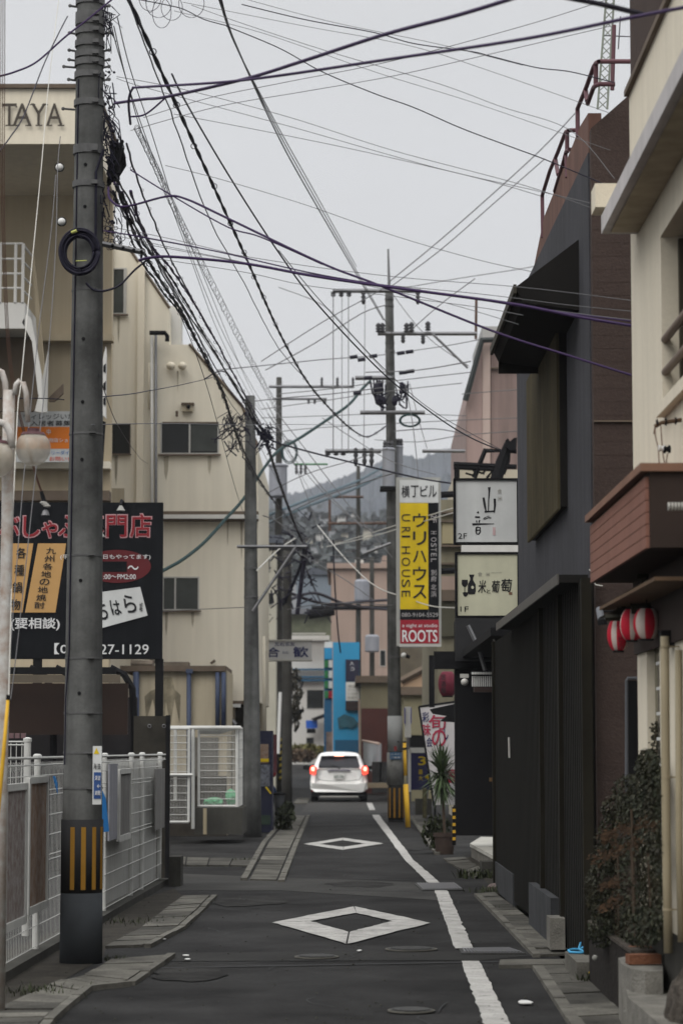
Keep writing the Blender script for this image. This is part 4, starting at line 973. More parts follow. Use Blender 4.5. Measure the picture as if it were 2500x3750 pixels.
# left far houses
def house(name, label, u0, v0, u1, v1, Y, m, depth=8, roof=None, cat='building', wins=(), rm=ROOFF, group=None, over=.2):
    _, _, x0, x1, z0, z1 = RC(u0, v0, u1, v1, Y); zb = gz(Y) - 1
    t = thing(name, label, cat, ((x0 + x1) / 2, Y, gz(Y)), group)
    link('wall', MB().box(x0, x1, Y, Y + depth, min(zb, z0), z1), m, t)
    if roof == 'gable':
        h = (x1 - x0) * .22; mb = MB().prism([(x0 - over, Y - over, z1), (x1 + over, Y - over, z1), ((x0 + x1) / 2, Y - over, z1 + h)], (0, depth + 2 * over, 0)); link('roof', mb, rm, t)
    elif roof == 'hip':
        h = min(depth, x1 - x0) * .25; ov = over
        mb = MB().add([(x0 - ov, Y - ov, z1), (x1 + ov, Y - ov, z1), (x1 + ov, Y + depth + ov, z1), (x0 - ov, Y + depth + ov, z1), (x0 + (x1 - x0) * .3, Y + depth / 2, z1 + h), (x0 + (x1 - x0) * .7, Y + depth / 2, z1 + h)],
                      [(0, 1, 5, 4), (1, 2, 5), (2, 3, 4, 5), (3, 0, 4), (3, 2, 1, 0)]); link('roof', mb, rm, t)
    elif roof == 'flat': link('roof', MB().box(x0 - over, x1 + over, Y - over, Y + depth, z1, z1 + .25), rm, t)
    for w in wins: window(t, *w, Y, sill=False, fw=2)
    return t
house('shop_house', 'dim brown house behind the long hanging sign on the left', 946, 2240, 1004, 2700, 88, mat('dim brown wall', (.10, .085, .07), .9, .3, .5), 5, 'flat', over=.15)
house('town_house', 'cream upper storey between second pole and dark poles', 940, 1990, 1010, 2240, 80, mat('cream far wall', (.42, .40, .33), .85, .2, .5), 10, 'flat', wins=((955, 2040, 990, 2090), (960, 2170, 1000, 2215)))
house('blue_grey_house', 'blue grey house wall under dark roofs beyond the long hanging sign', 1085, 2105, 1210, 2290, 165, mat('blue grey wall', (.17, .20, .23), .85, .15, .3), 10, 'gable', rm=ROOFF)
house('dark_roof_house', 'low house with a dark tiled roof left of the salmon building', 1040, 2250, 1215, 2330, 150, mat('olive hedge wall', (.17, .18, .12), .9, .4, .6), 12, 'hip', rm=mat('dark tiled roof', (.04, .04, .045), .8, .2, 1), over=.6)
wb = house('white_building', 'white building with balconies at the bend of the street', 1068, 2345, 1192, 2772, 132, WALLF, 14, 'flat', wins=((1122, 2525, 1186, 2596), (1120, 2700, 1150, 2735)), rm=WALLF)
mb = MB()
for v in (2448, 2476, 2488): mb.rect(1072, v, 1192, v + 6, 131.6, .3)
link('balcony_rail', mb, BLUED, wb); link('roof_fence', MB().rect(1070, 2318, 1192, 2322, 131, .2).rect(1070, 2340, 1192, 2345, 131, .2), WALLF, wb)
mb = MB()
for i in range(14): mb.rect(1072 + i * 8.8, 2320, 1073.5 + i * 8.8, 2342, 131, .1)
link('roof_fence', mb, WALLF, wb)
link('blue_sign', MB().rect(1120, 2638, 1162, 2667, 131, .15), mat('bright blue sign', (.02, .10, .45), .5, .1, 2), wb); link('awning', MB().prism([P(u, v, 130.5) for u, v in [(1138, 2632), (1190, 2612), (1192, 2625), (1150, 2640)]], (0, 1.2, 0)), BLK, wb)
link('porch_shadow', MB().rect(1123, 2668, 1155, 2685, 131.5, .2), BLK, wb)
single('white_box', MB().rect(1136, 2728, 1188, 2768, 125, 1), WALLF, 'white cabinet at the foot of the white building', 'cabinet')
# vertical sign tower
vt = thing('sign_tower', 'narrow tower sign with stacked green, white and red squares left of the blue facade', 'sign', (P(1200, 2760, 103).x, 103, gz(103)))
link('column', MB().rect(1186, 2372, 1216, 2775, 103, .6), BLUED, vt)
for v, (ma, mb_) in ((2418, (GREENP, WALLF)), (2456, (GREENP, WALLF)), (2494, (GREENP, WALLF)), (2530, (GREENP, REDV))):
    link('square', MB().rect(1188, v, 1201, v + 26, 102.9, .08), ma, vt); link('square', MB().rect(1203, v, 1216, v + 26, 102.9, .08), mb_, vt)
link('header', MB().rect(1188, 2373, 1216, 2414, 102.9, .08), BLUEB, vt); link('white_cap', MB().rect(1188, 2350, 1217, 2372, 103, .5), WALLF, vt)
single('shop_goods', MB().rect(1193, 2680, 1216, 2755, 101, .3), mat('mixed shop goods', (.24, .17, .14), .9, .5, 2.5), 'pale stack of goods at the foot of the tower sign', 'goods')
# blue building
bl = house('blue_building', 'bright blue shop facade behind the car with dark and white posters', 1219, 2352, 1316, 2775, 98, BLUEB, 8)
link('poster', MB().rect(1265, 2415, 1315, 2495, 97.9, .08), mat('dark poster', (.02, .02, .04), .6, .3, 2), bl); link('poster', MB().rect(1266, 2498, 1315, 2566, 97.9, .08), WALLF, bl)
link('shutter_box', MB().rect(1265, 2568, 1315, 2602, 97.85, .1), mat('dark brown panel', (.04, .03, .03), .8, .3, 1), bl); link('lower_panel', MB().rect(1226, 2710, 1314, 2775, 97.9, .08), BLUED, bl)
link('logo_blob', MB().prism([P(u, v, 97.93) for u, v in [(1235, 2630), (1260, 2615), (1295, 2628), (1312, 2650), (1290, 2668), (1262, 2662), (1240, 2668)]], (0, .03, 0)), mat('dull green brown paint', (.045, .13, .17), .8, .4, 1), bl)
tx = MB(); 
for i in range(4): text_uv(tx, ['麺', 'ラーメン', 'らーめん屋', '営業中'][i], 1272, 2508 + i * 14, 1309, 2517 + i * 14, 97.88, bold=.02)
link('lettering', tx, INKG, bl)
tx = MB(); text_uv(tx, '入', 1280, 2422, 1296, 2436, 97.88, bold=.02); text_uv(tx, 'コ', 1282, 2444, 1296, 2456, 97.88, bold=.02); link('lettering', tx, INKW, bl)
pipe_ = single('facade_pipe', MB().tube([P(1316, 2560, 97.5), P(1318, 2800, 97.5)], .06, 6), SALMON, 'thin pinkish pipe at the right edge of the blue facade', 'pipe')
# salmon building
sb = house('salmon_building', 'tall salmon pink building beyond the transformers', 1212, 2082, 1440, 2640, 118, SALMON, 12, 'flat', wins=((1390, 2380, 1412, 2440),), rm=SALMON)
link('upper_block', MB().rect(1400, 2035, 1470, 2085, 118, 8), SALMON, sb); link('roof_clutter', MB().rect(1222, 2062, 1262, 2082, 119, 1).rect(1300, 2050, 1330, 2082, 119, 1), WALLF, sb)
tw = house('tan_wall_house', 'flat tan house front between the blue facade and the striped pole', 1322, 2500, 1440, 2600, 92, mat('tan wall', (.19, .17, .11), .85, .2, .6), 6, 'flat', rm=TRIM)
rw = house('maroon_wall', 'maroon boarded wall right of the blue facade', 1322, 2594, 1432, 2860, 86, REDB, .5, None, 'wall')
gt = thing('sheet_gate', 'pale grey corrugated gate standing open before the maroon wall', 'gate', (P(1360, 2850, 80).x, 80, gz(80)))
mb = MB(); a0 = P(1328, 2712, 84); a1 = P(1390, 2724, 76); a2 = P(1390, 2862, 76); a3 = P(1330, 2790, 84); mb.prism([a0, a1, a2, a3], (.05, 0, 0)); link('sheet', mb, GATEG, gt)
link('top_rail', MB().tube([a0, a1], .04, 6), SALMON, gt)
mb = MB()
for i in range(1, 9): mb.tube([a0.lerp(a1, i / 9), a3.lerp(a2, i / 9)], .03, 4)
link('rib', mb, GATEG, gt)
single('low_wall', MB().rect(1345, 2868, 1425, 2885, 74, .4), mat('tan kerb', (.2, .16, .11), .9, .2, 2), 'low tan wall between the car and the striped pole', 'wall')
mb = MB().rect(1362, 2790, 1425, 2905, 76, .6); single('dark_shrub_bed', mb, mat('dark bed', (.03, .03, .03), .9, .4, 3), 'dark raised bed right of the white car', 'planter')
# leafy things at bend
def shrub(label, u, v, Y, rx, rz, n, m=WEED, name='shrub', sz=.12, cat='shrub'):
    c = P(u, v, Y); t = thing(name, label, cat, (c.x, Y, c.z - rz)); mb = MB()
    for i in range(n):
        a = random.uniform(0, 2 * PI); e = random.uniform(-1, 1); r = random.random() ** .4
        p = c + Vector((rx * r * math.cos(a) * math.sqrt(1 - e * e), rx * .7 * r * math.sin(a) * math.sqrt(1 - e * e), rz * r * e))
        M = Matrix.Rotation(random.uniform(0, 6.28), 3, 'Z') @ Matrix.Rotation(random.uniform(-1.3, 1.3), 3, 'X'); s = sz * random.uniform(.5, 1.3)
        mb.add([p + M @ Vector((-s * .3, 0, 0)), p + M @ Vector((0, -s * .2, s * .5)), p + M @ Vector((s * .3, 0, 0)), p + M @ Vector((0, s * .1, -s * .5))], [(0, 1, 2, 3)])
    link('foliage', mb, m, t); mb = MB()
    for k in range(4): mb.tube([(c.x + random.uniform(-.1, .1) * rx, Y, c.z - rz), (c.x + random.uniform(-.5, .5) * rx, Y, c.z + rz * .3)], .02 * rx + .004, 4)
    link('stem', mb, STEM, t); return t
shrub('yellow green hedge at the foot of the white building', 1125, 2752, 122, 1.0, .35, 700, mat('olive leaf', (.14, .13, .04), .7, .3, 2, island=.5), sz=.3)
shrub('rusty toned hedge beside the white cabinet left of the car', 1095, 2768, 115, .8, .3, 500, mat('rust leaf', (.12, .08, .05), .7, .3, 2, island=.5), sz=.25)
shrub('dark creeper on the corner above the far striped pole', 1080, 2560, 100, .35, 1.3, 350, mat('grey brown leaf', (.08, .07, .05), .7, .3, 2, island=.5), sz=.25)
shrub('low weeds at the foot of the rubbish bin', 1042, 3000, 50, .2, .28, 300, WEED, sz=.12)
shrub('thin green tuft behind the vending machine', 1052, 2965, 55, .15, .2, 200, WEED, sz=.12)

# ================================================================== RIGHT: SIGNS
def lit_sign(name, label, u0, v0, u1, v1, Y, face):
    _, _, x0, x1, z0, z1 = RC(u0, v0, u1, v1, Y); t = thing(name, label, 'sign', ((x0 + x1) / 2, Y, z0)); w = .022
    link('panel', MB().box(x0 + w, x1 - w, Y - .01, Y + .1, z0 + w, z1 - w), face, t); fr = MB()
    for a in ((x0, x1, z1 - w, z1), (x0, x1, z0, z0 + w), (x0, x0 + w, z0 + w, z1 - w), (x1 - w, x1, z0 + w, z1 - w)): fr.box(a[0], a[1], Y - .03, Y + .12, a[2], a[3])
    link('frame', fr, BLK, t); return t
YQ = 27.2
s2 = lit_sign('hanging_sign', 'square white sign with brush characters and 2F, the upper of two', 1660, 1752, 1898, 1993, YQ, PANELW)
tx = MB(); Yq = YQ - .01
# 山 in three brush strokes, の, 音
def brush(mb, pts, r, Y):      # flat tapered stroke
    P3 = [P(u, v, Y - .004) for u, v in pts]; n = len(P3); L = []; R = []
    for i, p in enumerate(P3):
        d = P3[min(i + 1, n - 1)] - P3[max(i - 1, 0)]; s = Vector((-d.z, 0, d.x)).normalized(); w = r[i] * Y / F; L.append(p + s * w); R.append(p - s * w)
    mb.add(L + R, [(i, i + 1, n + i + 1, n + i) for i in range(n - 1)])
brush(tx, [(1790, 1784), (1790, 1800), (1788, 1830), (1787, 1870)], [5, 3, 2.2, 2], Yq); brush(tx, [(1769, 1822), (1773, 1845), (1778, 1873)], [4, 4.5, 2.5], Yq)
brush(tx, [(1773, 1874), (1790, 1873), (1806, 1872)], [3, 2.5, 3], Yq); brush(tx, [(1810, 1826), (1811, 1850), (1808, 1877)], [4.5, 4, 2.5], Yq)
brush(tx, [(1789, 1889), (1771, 1897), (1768, 1900), (1776, 1901), (1792, 1893), (1797, 1896), (1790, 1899)], [1, 1.4, 1.6, 1.4, 1.2, 1.6, 1], Yq)
brush(tx, [(1747, 1874), (1751, 1879)], [4, 3], Yq); brush(tx, [(1738, 1893), (1756, 1894)], [3, 3], Yq); brush(tx, [(1743, 1906), (1745, 1914)], [2.5, 2], Yq); brush(tx, [(1755, 1904), (1752, 1914)], [2.5, 2], Yq)
brush(tx, [(1728, 1920), (1760, 1919), (1808, 1918)], [4, 3, 1], Yq)
brush(tx, [(1743, 1930), (1742, 1945), (1744, 1955), (1751, 1956), (1757, 1948), (1757, 1932), (1744, 1930)], [2.5, 2.8, 2.5, 2.2, 2.5, 2.5, 2.2], Yq); brush(tx, [(1743, 1942), (1756, 1941)], [2, 2], Yq)
text_uv(tx, '2F', 1676, 1953, 1708, 1973, YQ, bold=0.0, lift=.015); link('lettering', tx, INKB, s2)
tx = MB(); text_uv(tx, '食', 1820, 1791, 1836, 1810, YQ, lift=.015); text_uv(tx, '米', 1820, 1818, 1838, 1834, YQ, lift=.015); link('faint_lettering', tx, INKG, s2)
tx = MB(); text_uv(tx, '山音', 1803, 1930, 1813, 1960, YQ, lift=.015); link('seal', MB().rect(1803, 1931, 1813, 1960, YQ - .014, .002), mat('pale pink seal', (.5, .36, .36), .8, .2, 30), s2)
s1 = lit_sign('hanging_sign', 'square cream sign with wine glass, sake bottle and 1F, the lower of two', 1666, 2022, 1900, 2262, YQ, PANELC)
g = MB()
def disc(mb, u, v, ru, rv, Y, a0=0, a1=2 * PI, n=18):
    c = P(u, v, Y); k = Y / F; mb.add([(c.x + ru * k * math.cos(a0 + (a1 - a0) * i / n), Y - .004, c.z + rv * k * math.sin(a0 + (a1 - a0) * i / n)) for i in range(n)], [tuple(range(n))])
def flat(mb, pts, Y): mb.add([P(u, v, Y - .004) for u, v in pts], [tuple(range(len(pts)))[::-1]])
flat(g, [(1690, 2123), (1711, 2123), (1712, 2138), (1706, 2148), (1702, 2150), (1702, 2168), (1709, 2171), (1691, 2171), (1699, 2168), (1699, 2150), (1694, 2147), (1689, 2138)], Yq)
flat(g, [(1716, 2104), (1736, 2104), (1731, 2116), (1731, 2124), (1740, 2140), (1741, 2165), (1737, 2176), (1715, 2176), (1711, 2165), (1712, 2140), (1720, 2124), (1720, 2116)], Yq)
flat(g, [(1693, 2170), (1715, 2168), (1712, 2178), (1707, 2184), (1700, 2185), (1695, 2179)], Yq)
link('glass_and_bottle_emblem', g, INKB, s1); hb = MB(); disc(hb, 1729, 2151, 5, 6, Yq - .004); link('heart_mark', hb, PANELC, s1)
tx = MB(); text_uv(tx, '米', 1750, 2124, 1778, 2172, YQ, bold=.03, lift=.015, skew=.1); text_uv(tx, 'と', 1780, 2158, 1795, 2173, YQ, bold=.01, lift=.015); text_uv(tx, '葡', 1798, 2126, 1827, 2170, YQ, bold=.03, lift=.015, skew=.1)
text_uv(tx, '萄', 1832, 2120, 1872, 2168, YQ, bold=.035, lift=.015, skew=.1); text_uv(tx, '1F', 1684, 2221, 1714, 2240, YQ, lift=.015); link('lettering', tx, INKB, s1)
tx = MB(); text_uv(tx, '食', 1748, 2095, 1764, 2111, YQ, lift=.015); text_uv(tx, '米', 1776, 2096, 1793, 2111, YQ, lift=.015); text_uv(tx, 'kome to budo', 1798, 2094, 1836, 2099, YQ, lift=.015); link('faint_lettering', tx, INKG, s1)
link('seal', MB().rect(1862, 2168, 1874, 2178, YQ - .014, .002), mat('brown seal', (.2, .12, .08), .8, .3, 30), s1)
# tall yellow hostel sign
YU = 49.0
us = thing('tower_sign', 'tall vertical hostel sign in white, yellow and red beside the striped pole', 'sign', (P(1533, 2370, YU).x, YU, P(1533, 2370, YU).z))
link('case', MB().rect(1451, 1748, 1614, 2366, YU, .35), mat('grey sign case', (.30, .30, .28), .6, .1, 2), us)
link('white_panel', MB().rect(1463, 1758, 1604, 1841, YU - .02, .02), PANELW, us); link('yellow_panel', MB().rect(1464, 1842, 1567, 2231, YU - .02, .02), YEL, us)
link('black_panel', MB().rect(1568, 1842, 1605, 2268, YU - .02, .02), SIGNB, us); link('phone_panel', MB().rect(1464, 2232, 1567.5, 2268, YU - .02, .02), SIGNB, us); link('red_panel', MB().rect(1465, 2270, 1606, 2356, YU - .02, .02), REDV, us)
link('lower_lip', MB().rect(1460, 2358, 1614, 2368, YU - .06, .06), ALU, us)
tx = MB()
for ch, u0, u1, v0, v1 in (('横', 1469, 1499, 1778, 1822), ('丁', 1503, 1532, 1778, 1821), ('ビ', 1538, 1566, 1778, 1818), ('ル', 1568, 1598, 1778, 1821)): text_uv(tx, ch, u0, v0, u1, v1, YU - .02, bold=.03, lift=.01)
for ch, v0, v1 in (('ウ', 1880, 1930), ('リ', 1946, 1996), ('ハ', 2016, 2059), ('ウ', 2075, 2126), ('ス', 2142, 2192)): text_uv(tx, ch, 1511, v0, 1560, v1, YU - .02, bold=.045, lift=.01)
for ch, v0, v1 in (('U', 1883, 1909), ('R', 1930, 1952), ('I', 1961, 1968), ('H', 2001, 2028), ('O', 2042, 2073), ('U', 2086, 2112), ('S', 2122, 2151), ('E', 2163, 2186)): text_uv(tx, ch, 1470, v0, 1501, v1, YU - .02, rot=90, lift=.01)
link('lettering', tx, INKB, us)
tx = MB()
for ch, v0, v1 in (('2', 1884, 1897), ('F', 1901, 1914), ('H', 1946, 1956), ('O', 1968, 1984), ('S', 1989, 2003), ('T', 2007, 2019), ('E', 2026, 2038), ('L', 2046, 2058)): text_uv(tx, ch, 1577, v0, 1597, v1, YU - .02, rot=90, bold=.01, lift=.01)
for ch, v0, v1 in (('別', 2087, 2107), ('府', 2110, 2130), ('北', 2140, 2160), ('浜', 2164, 2186)): text_uv(tx, ch, 1577, v0, 1597, v1, YU - .02, bold=.02, lift=.01)
text_uv(tx, '080-9104-5529', 1470, 2244, 1603, 2259, YU - .02, bold=0, lift=.01); link('lettering', tx, mat('dull white ink', (.35, .33, .33), .7, .05, 5), us)
tx = MB(); text_uv(tx, 'ROOTS', 1472, 2307, 1600, 2351, YU - .02, bold=.05, lift=.01); text_uv(tx, 'a night at studio', 1472, 2284, 1600, 2301, YU - .02, bold=0, lift=.01); link('lettering', tx, INKW, us)
mb = MB()
for v in (1812, 2092): mb.tube([P(1614, v, YU + .15), P(1668, v - 3, YU + .15)], .07, 6)
link('bracket', mb, BLK, us)

# ================================================================== RIGHT: OLIVE BUILDING, PINK TOWER
ob = thing('olive_building', 'narrow olive building between the tall hostel sign and the two square signs', 'building', (P(1660, 2700, 52).x, 52, 0))
link('wall', MB().rect(1600, 1830, 2000, 2680, 52, 10), TAN, ob)
for v in (1872, 1905, 1995, 2060): link('storey_ledge', MB().rect(1598, v, 1700, v + 7, 51.85, .15), TRIM, ob)
link('panel', MB().rect(1616, 2110, 1665, 2160, 51.9, .1), SALMON, ob); link('panel', MB().rect(1616, 2160, 1668, 2200, 51.8, .2), TRIM, ob)
link('white_band', MB().rect(1688, 1990, 2000, 2030, 51.8, .2), WALLF, ob); link('panel', MB().rect(1618, 1905, 1668, 1990, 51.9, .1), mat('ochre render', (.30, .26, .16), .85, .2, .6), ob)
link('panel', MB().rect(1612, 2205, 1670, 2330, 51.9, .1), mat('dim olive panel', (.09, .085, .06), .9, .2, .6), ob)
pk = thing('pink_tower', 'pink ribbed building with a slanted left roof edge behind the slate building', 'building', (P(1800, 2600, 64).x, 64, 0))
pts = [(1706, 1480), (1765, 1247), (1980, 1240), (1980, 2500), (1706, 2500)]
link('wall', MB().prism([P(u, v, 64) for u, v in pts], (0, 9, 0)), PINK, pk); link('corner_strip', MB().prism([P(u, v, 63.9) for u, v in [(1766, 1258), (1794, 1256), (1794, 2400), (1766, 2400)]], (0, .1, 0)), PINKL, pk)
link('left_face', MB().prism([P(u, v, 63.92) for u, v in [(1709, 1482), (1765, 1260), (1765, 2400), (1709, 2400)]], (0, .08, 0)), mat('greyed pink cladding', (.30, .22, .2), .8, .12, .5, streak=.2), pk)
mb = MB(); mb.tube([P(1703, 1466, 63.7), P(1764, 1246, 63.7), P(1985, 1238, 63.7)], .09, 6); link('roof_trim', mb, mat('dark trim', (.035, .04, .04), .7, .2, 3), pk)
mb = MB()
for i in range(26): u = 1800 + i * 6.2; mb.tube([P(u, 1262, 63.98), P(u, 2200, 63.98)], .035, 4)
link('rib', mb, PINK, pk); link('band', MB().rect(1796, 1345, 1960, 1350, 63.85, .1), TRIM, pk)
link('parapet', MB().rect(1765, 1195, 1990, 1243, 66, 5), mat('pale grey wall', (.33, .33, .32), .8, .1, .6), pk)
# rooftop bits
rt = thing('roof_frame', 'tangle of dark roof struts above the upper square sign', 'roof structure', (P(1760, 1750, 45).x, 45, P(1760, 1750, 45).z))
mb = MB().tube([P(1862, 1625, 45), P(1835, 1690, 45), P(1815, 1760, 45)], .085, 7, .12); mb.tube([P(1660, 1700, 45), P(1890, 1710, 45)], .05, 6).tube([P(1660, 1712, 45), P(1850, 1722, 45)], .04, 6).tube([P(1735, 1750, 45), P(1775, 1650, 45), P(1890, 1652, 45)], .05, 4).tube([P(1672, 1700, 45), P(1672, 1760, 45)], .05, 4).tube([P(1860, 1625, 45), P(1858, 1690, 45), P(1840, 1735, 45)], .05, 6)
for i in range(18):
    a = P(random.uniform(1730, 1830), random.uniform(1700, 1755), 45); e = a + Vector((random.uniform(-.2, .2), 0, random.uniform(-.2, .2))); mb.tube([a, e], .018, 4)
link('strut', mb, BLK, rt); link('claw', MB().prism([P(u, v, 44.8) for u, v in [(1850, 1612), (1858, 1604), (1866, 1616), (1880, 1604), (1892, 1602), (1890, 1640), (1868, 1650), (1852, 1636)]], (0, .15, 0)), BLK, rt)
house('low_roof_house', 'cream gabled roof end between the pink tower and the square signs', 1672, 1720, 1900, 2100, 58, mat('pale ochre wall', (.42, .38, .3), .85, .1, .6), 5, None)

# ================================================================== RIGHT: SLATE BUILDING
XW = 1.86
sl = thing('slate_building', 'dark slate plaster building with black timber slats and projecting hood', 'building', (XW, 22, 0))
yn = PX(2160, 1500, XW).y; yf = PX(1892, 1500, XW).y
zt = PX(2150, 562, XW).z; zt2 = PX(1945, 985, XW).z
link('wall', MB().prism([(XW, yn, 0), (XW, yn, zt), (XW, yf - 1.6, zt2), (XW, yf, zt2 - .05), (XW, yf, 0)], (4, 0, 0)), GREYW, sl)
XB = 1.78; za = PX(1939, 1970, XB).z; yA = PX(2042, 1859, XB).y; yB = PX(1930, 1970, XB).y
bay = link('slatted_bay', MB().box(XB + .02, XW, yA, yB, za, 5.15), HOOD, sl)
mb = MB(); n = 40
for i in range(n):
    y = yA + (yB - yA) * (i + .5) / n; mb.box(XB - .004, XB + .022, y - .02, y + .02, za - .02, 5.15)
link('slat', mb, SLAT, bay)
# hood
e0 = PX(1885, 1045, 1.36); e1 = PX(1800, 1285, 1.36); w0 = PX(2070, 880, 1.74)
ynh, yfh = e0.y, e1.y; ze = (e0.z + e1.z) / 2; zw = w0.z
hd = link('hood', MB().prism([(1.36, ynh, ze), (XW, ynh, zw + .05), (XW, ynh, ze - .18), (1.42, ynh, ze - .12)], (0, yfh - ynh, 0)), HOOD, sl)
link('hood_edge', MB().box(1.345, 1.37, ynh - .02, yfh + .02, ze - .05, ze + .02), mat('hood trim', (.05, .045, .035), .7, .2, 3), hd)
link('hood_edge', MB().box(1.42, XW, yfh + .001, yfh + .03, ze - .22, ze - .02), HOOD, hd)
# lower canopy
c0 = PX(1820, 2285, 1.64); c1 = PX(2045, 2104, 1.64); zc = (c0.z + c1.z) / 2
cn = link('canopy', MB().box(1.64, XW + .02, c1.y, c0.y, zc - .06, zc), HOOD, sl); link('canopy_edge', MB().box(1.625, 1.639, c1.y, c0.y, zc - .075, zc + .006), mat('dull metal drip edge', (.09, .085, .078), .6, .2, 3), cn)
XL = 1.80; yl0, yl1 = yn + .25, PX(1815, 2600, XL).y
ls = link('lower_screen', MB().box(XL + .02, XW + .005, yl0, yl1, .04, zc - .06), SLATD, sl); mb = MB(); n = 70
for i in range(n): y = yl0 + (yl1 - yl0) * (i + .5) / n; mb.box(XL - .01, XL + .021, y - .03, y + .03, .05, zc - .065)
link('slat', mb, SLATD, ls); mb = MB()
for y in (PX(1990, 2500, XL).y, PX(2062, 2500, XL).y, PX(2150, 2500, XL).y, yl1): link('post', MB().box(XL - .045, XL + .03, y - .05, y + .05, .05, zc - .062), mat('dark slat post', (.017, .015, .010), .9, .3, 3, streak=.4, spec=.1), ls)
link('end_wall', MB().box(XL, XW + 3, yn - .02, yn + .24, .3, zc - .06), SLATD, sl)
mb = MB(); mb.tube([P(2035, 2350, 18), P(2042, 2390, 18)], .003, 4)
PLM = mat('plinth concrete', (.052, .054, .058), .9, .3, 3, streak=.3, bump=.3)
for (ua, ub, va, vb, lb) in ((1836, 1904, 3151, 3319, 'far'), (1934, 2016, 3222, 3470, 'near')):
    A = G(ub, vb); B = P(ua, va, 30)
    z = PX(ub, 3290 if lb == 'near' else 3202, A.x).z; y1 = PX(ua, va, A.x).y
    A.x = min(A.x, 1.775)
    link('plinth', MB().box(A.x, XW + .4, A.y, y1, 0, z), PLM, sl)
A = G(2014, 3472); stp = MB().box(A.x, A.x + .35, A.y - .02 - .35, A.y - .03, 0, .26)
single('stone_step', MB().rect(2013, 3362, 2068, 3478, 20.0, .35), CEM, 'small pale grey step between the near plinth and the black block', 'step')
single('black_block', MB().rect(2069, 3322, 2150, 3452, 20.9, .5), BLK, 'black box-shaped base beside the small grey step', 'block')
# brown building frontal wall with slanted top
bn = thing('brown_building', 'red brown ribbed building with maroon pipe railings on its roof edge', 'building', (2.2, yn, 0))
ybn = yn - .12
def BX(u, v): p = P(u, v, ybn); return p
pts = [BX(2157, 470), BX(2330, 215), BX(2330, 3400), BX(2157, 3480)]
pts = [Vector((XW + .012, ybn, p.z)) if i in (0, 3) else Vector((4.5, ybn, p.z + (1.3 if i == 1 else 0))) for i, p in enumerate(pts)]
pts[1].z = pts[0].z + (4.5 - XW) * (470 - 215) / 173 ; pts[1].z = min(pts[1].z, 8.6); pts[2].z = 0; pts[3].z = 0
link('wall', MB().prism(pts, (0, .12, 0)), BROWN, bn)
mb = MB()
for i in range(60):
    z = .2 + i * .1
    if z < zt + .1: mb.box(XW + .013, 2.35, ybn - .0015, ybn, z, z + .006)
link('rib', mb, BROWN, bn); z = P(2230, 1546, ybn).z; link('flashing', MB().box(XW + .012, 2.4, ybn - .02, ybn, z, z + .012), TRIM, bn)
# roof fascia above the slate wall and rails
zf = PX(2111, 480, XW).z
fz0 = zt + .003
link('fascia', MB().prism([(XW + .01, yn + .05, fz0), (XW + .01, yn + .05, PX(2185, 316, XW).z), (XW + .01, PX(2118, 459, XW).y, zf), (XW + .01, PX(1986, 796, XW).y, PX(1986, 796, XW).z), (XW + .01, PX(1948, 985, XW).y, PX(1948, 985, XW).z)], (.1, 0, 0)), mat('red brown fascia', (.16, .085, .065), .8, .2, 2, streak=.35), bn)
rl = MB(); rr = .018
def XP(u, v, x=XW + .01): return PX(u, v, x)
rl.tube([XP(1984, 716), XP(2012, 625), XP(2040, 560), XP(2066, 492), XP(2072, 482), XP(2080, 478), P(2082, 477, XP(2075, 482).y) + Vector((.02, 0, 0)), P(2112, 477, XP(2075, 482).y)], rr, 8)
rl.tube([XP(1984, 716), XP(1986, 870)], rr, 8); rl.tube([XP(2075, 486), XP(2075, 560)], rr, 8); rl.tube([XP(2032, 580), XP(2042, 640)], rr, 8)
rl.tube([XP(2030, 700), XP(2060, 600), XP(2072, 555), XP(2082, 548), P(2112, 548, XP(2078, 550).y)], rr, 8); rl.tube([XP(2070, 560), XP(2074, 650)], rr * .8, 8)
link('railing', rl, BRAIL, bn)
rl = MB(); rl.tube([XP(2113, 398), XP(2145, 320), XP(2172, 245), XP(2182, 230), XP(2190, 226), P(2196, 225, XP(2185, 228).y), P(2306, 225, XP(2185, 228).y)], rr, 8)
rl.tube([XP(2113, 398), XP(2114, 500)], rr, 8); rl.tube([XP(2142, 325), XP(2148, 370)], rr, 8); rl.tube([XP(2180, 232), XP(2180, 310)], rr, 8)
rl.tube([XP(2150, 380), XP(2172, 320), XP(2182, 312), P(2194, 308, XP(2184, 310).y), P(2250, 308, XP(2184, 310).y)], rr, 8)
link('railing', rl, BRAIL, bn)
0 and link('terrace_wall', MB().prism([P(u, v, yn + 1.2) for u, v in [(2113, 475), (2310, 475), (2310, 1100), (2113, 900)]], (0, .2, 0)), BROWN, bn)
single('roof_pole', MB().tube([P(2240, 330, 21), P(2247, 92, 21)], .018, 8), BRAIL, 'maroon roof pole with a thin bar, left of the lattice mast', 'pole')
# lattice mast
lm = thing('lattice_mast', 'thin pale lattice mast rising at the upper right', 'mast', P(2200, 330, 30))
A = [P(2186, 400, 30), P(2222, 400, 30)]; B = [P(2222, -60, 30), P(2250, -60, 30)]; mb = MB()
for a, b_ in zip(A, B): mb.tube([a, b_], .014, 5)
for i in range(14): mb.tube([A[0].lerp(B[0], i / 14), A[1].lerp(B[1], (i + 1) / 14)], .006, 4); mb.tube([A[1].lerp(B[1], i / 14), A[0].lerp(B[0], (i + 1) / 14)], .006, 4)
link('frame', mb, mat('greenish galvanised', (.22, .24, .2), .6, .2, 4), lm)
link('antenna_bar', MB().tube([P(2210, 130, 30), P(2306, 134, 30)], .008, 4).tube([P(2270, 60, 30), P(2262, 180, 30)], .008, 4), STEEL, lm)

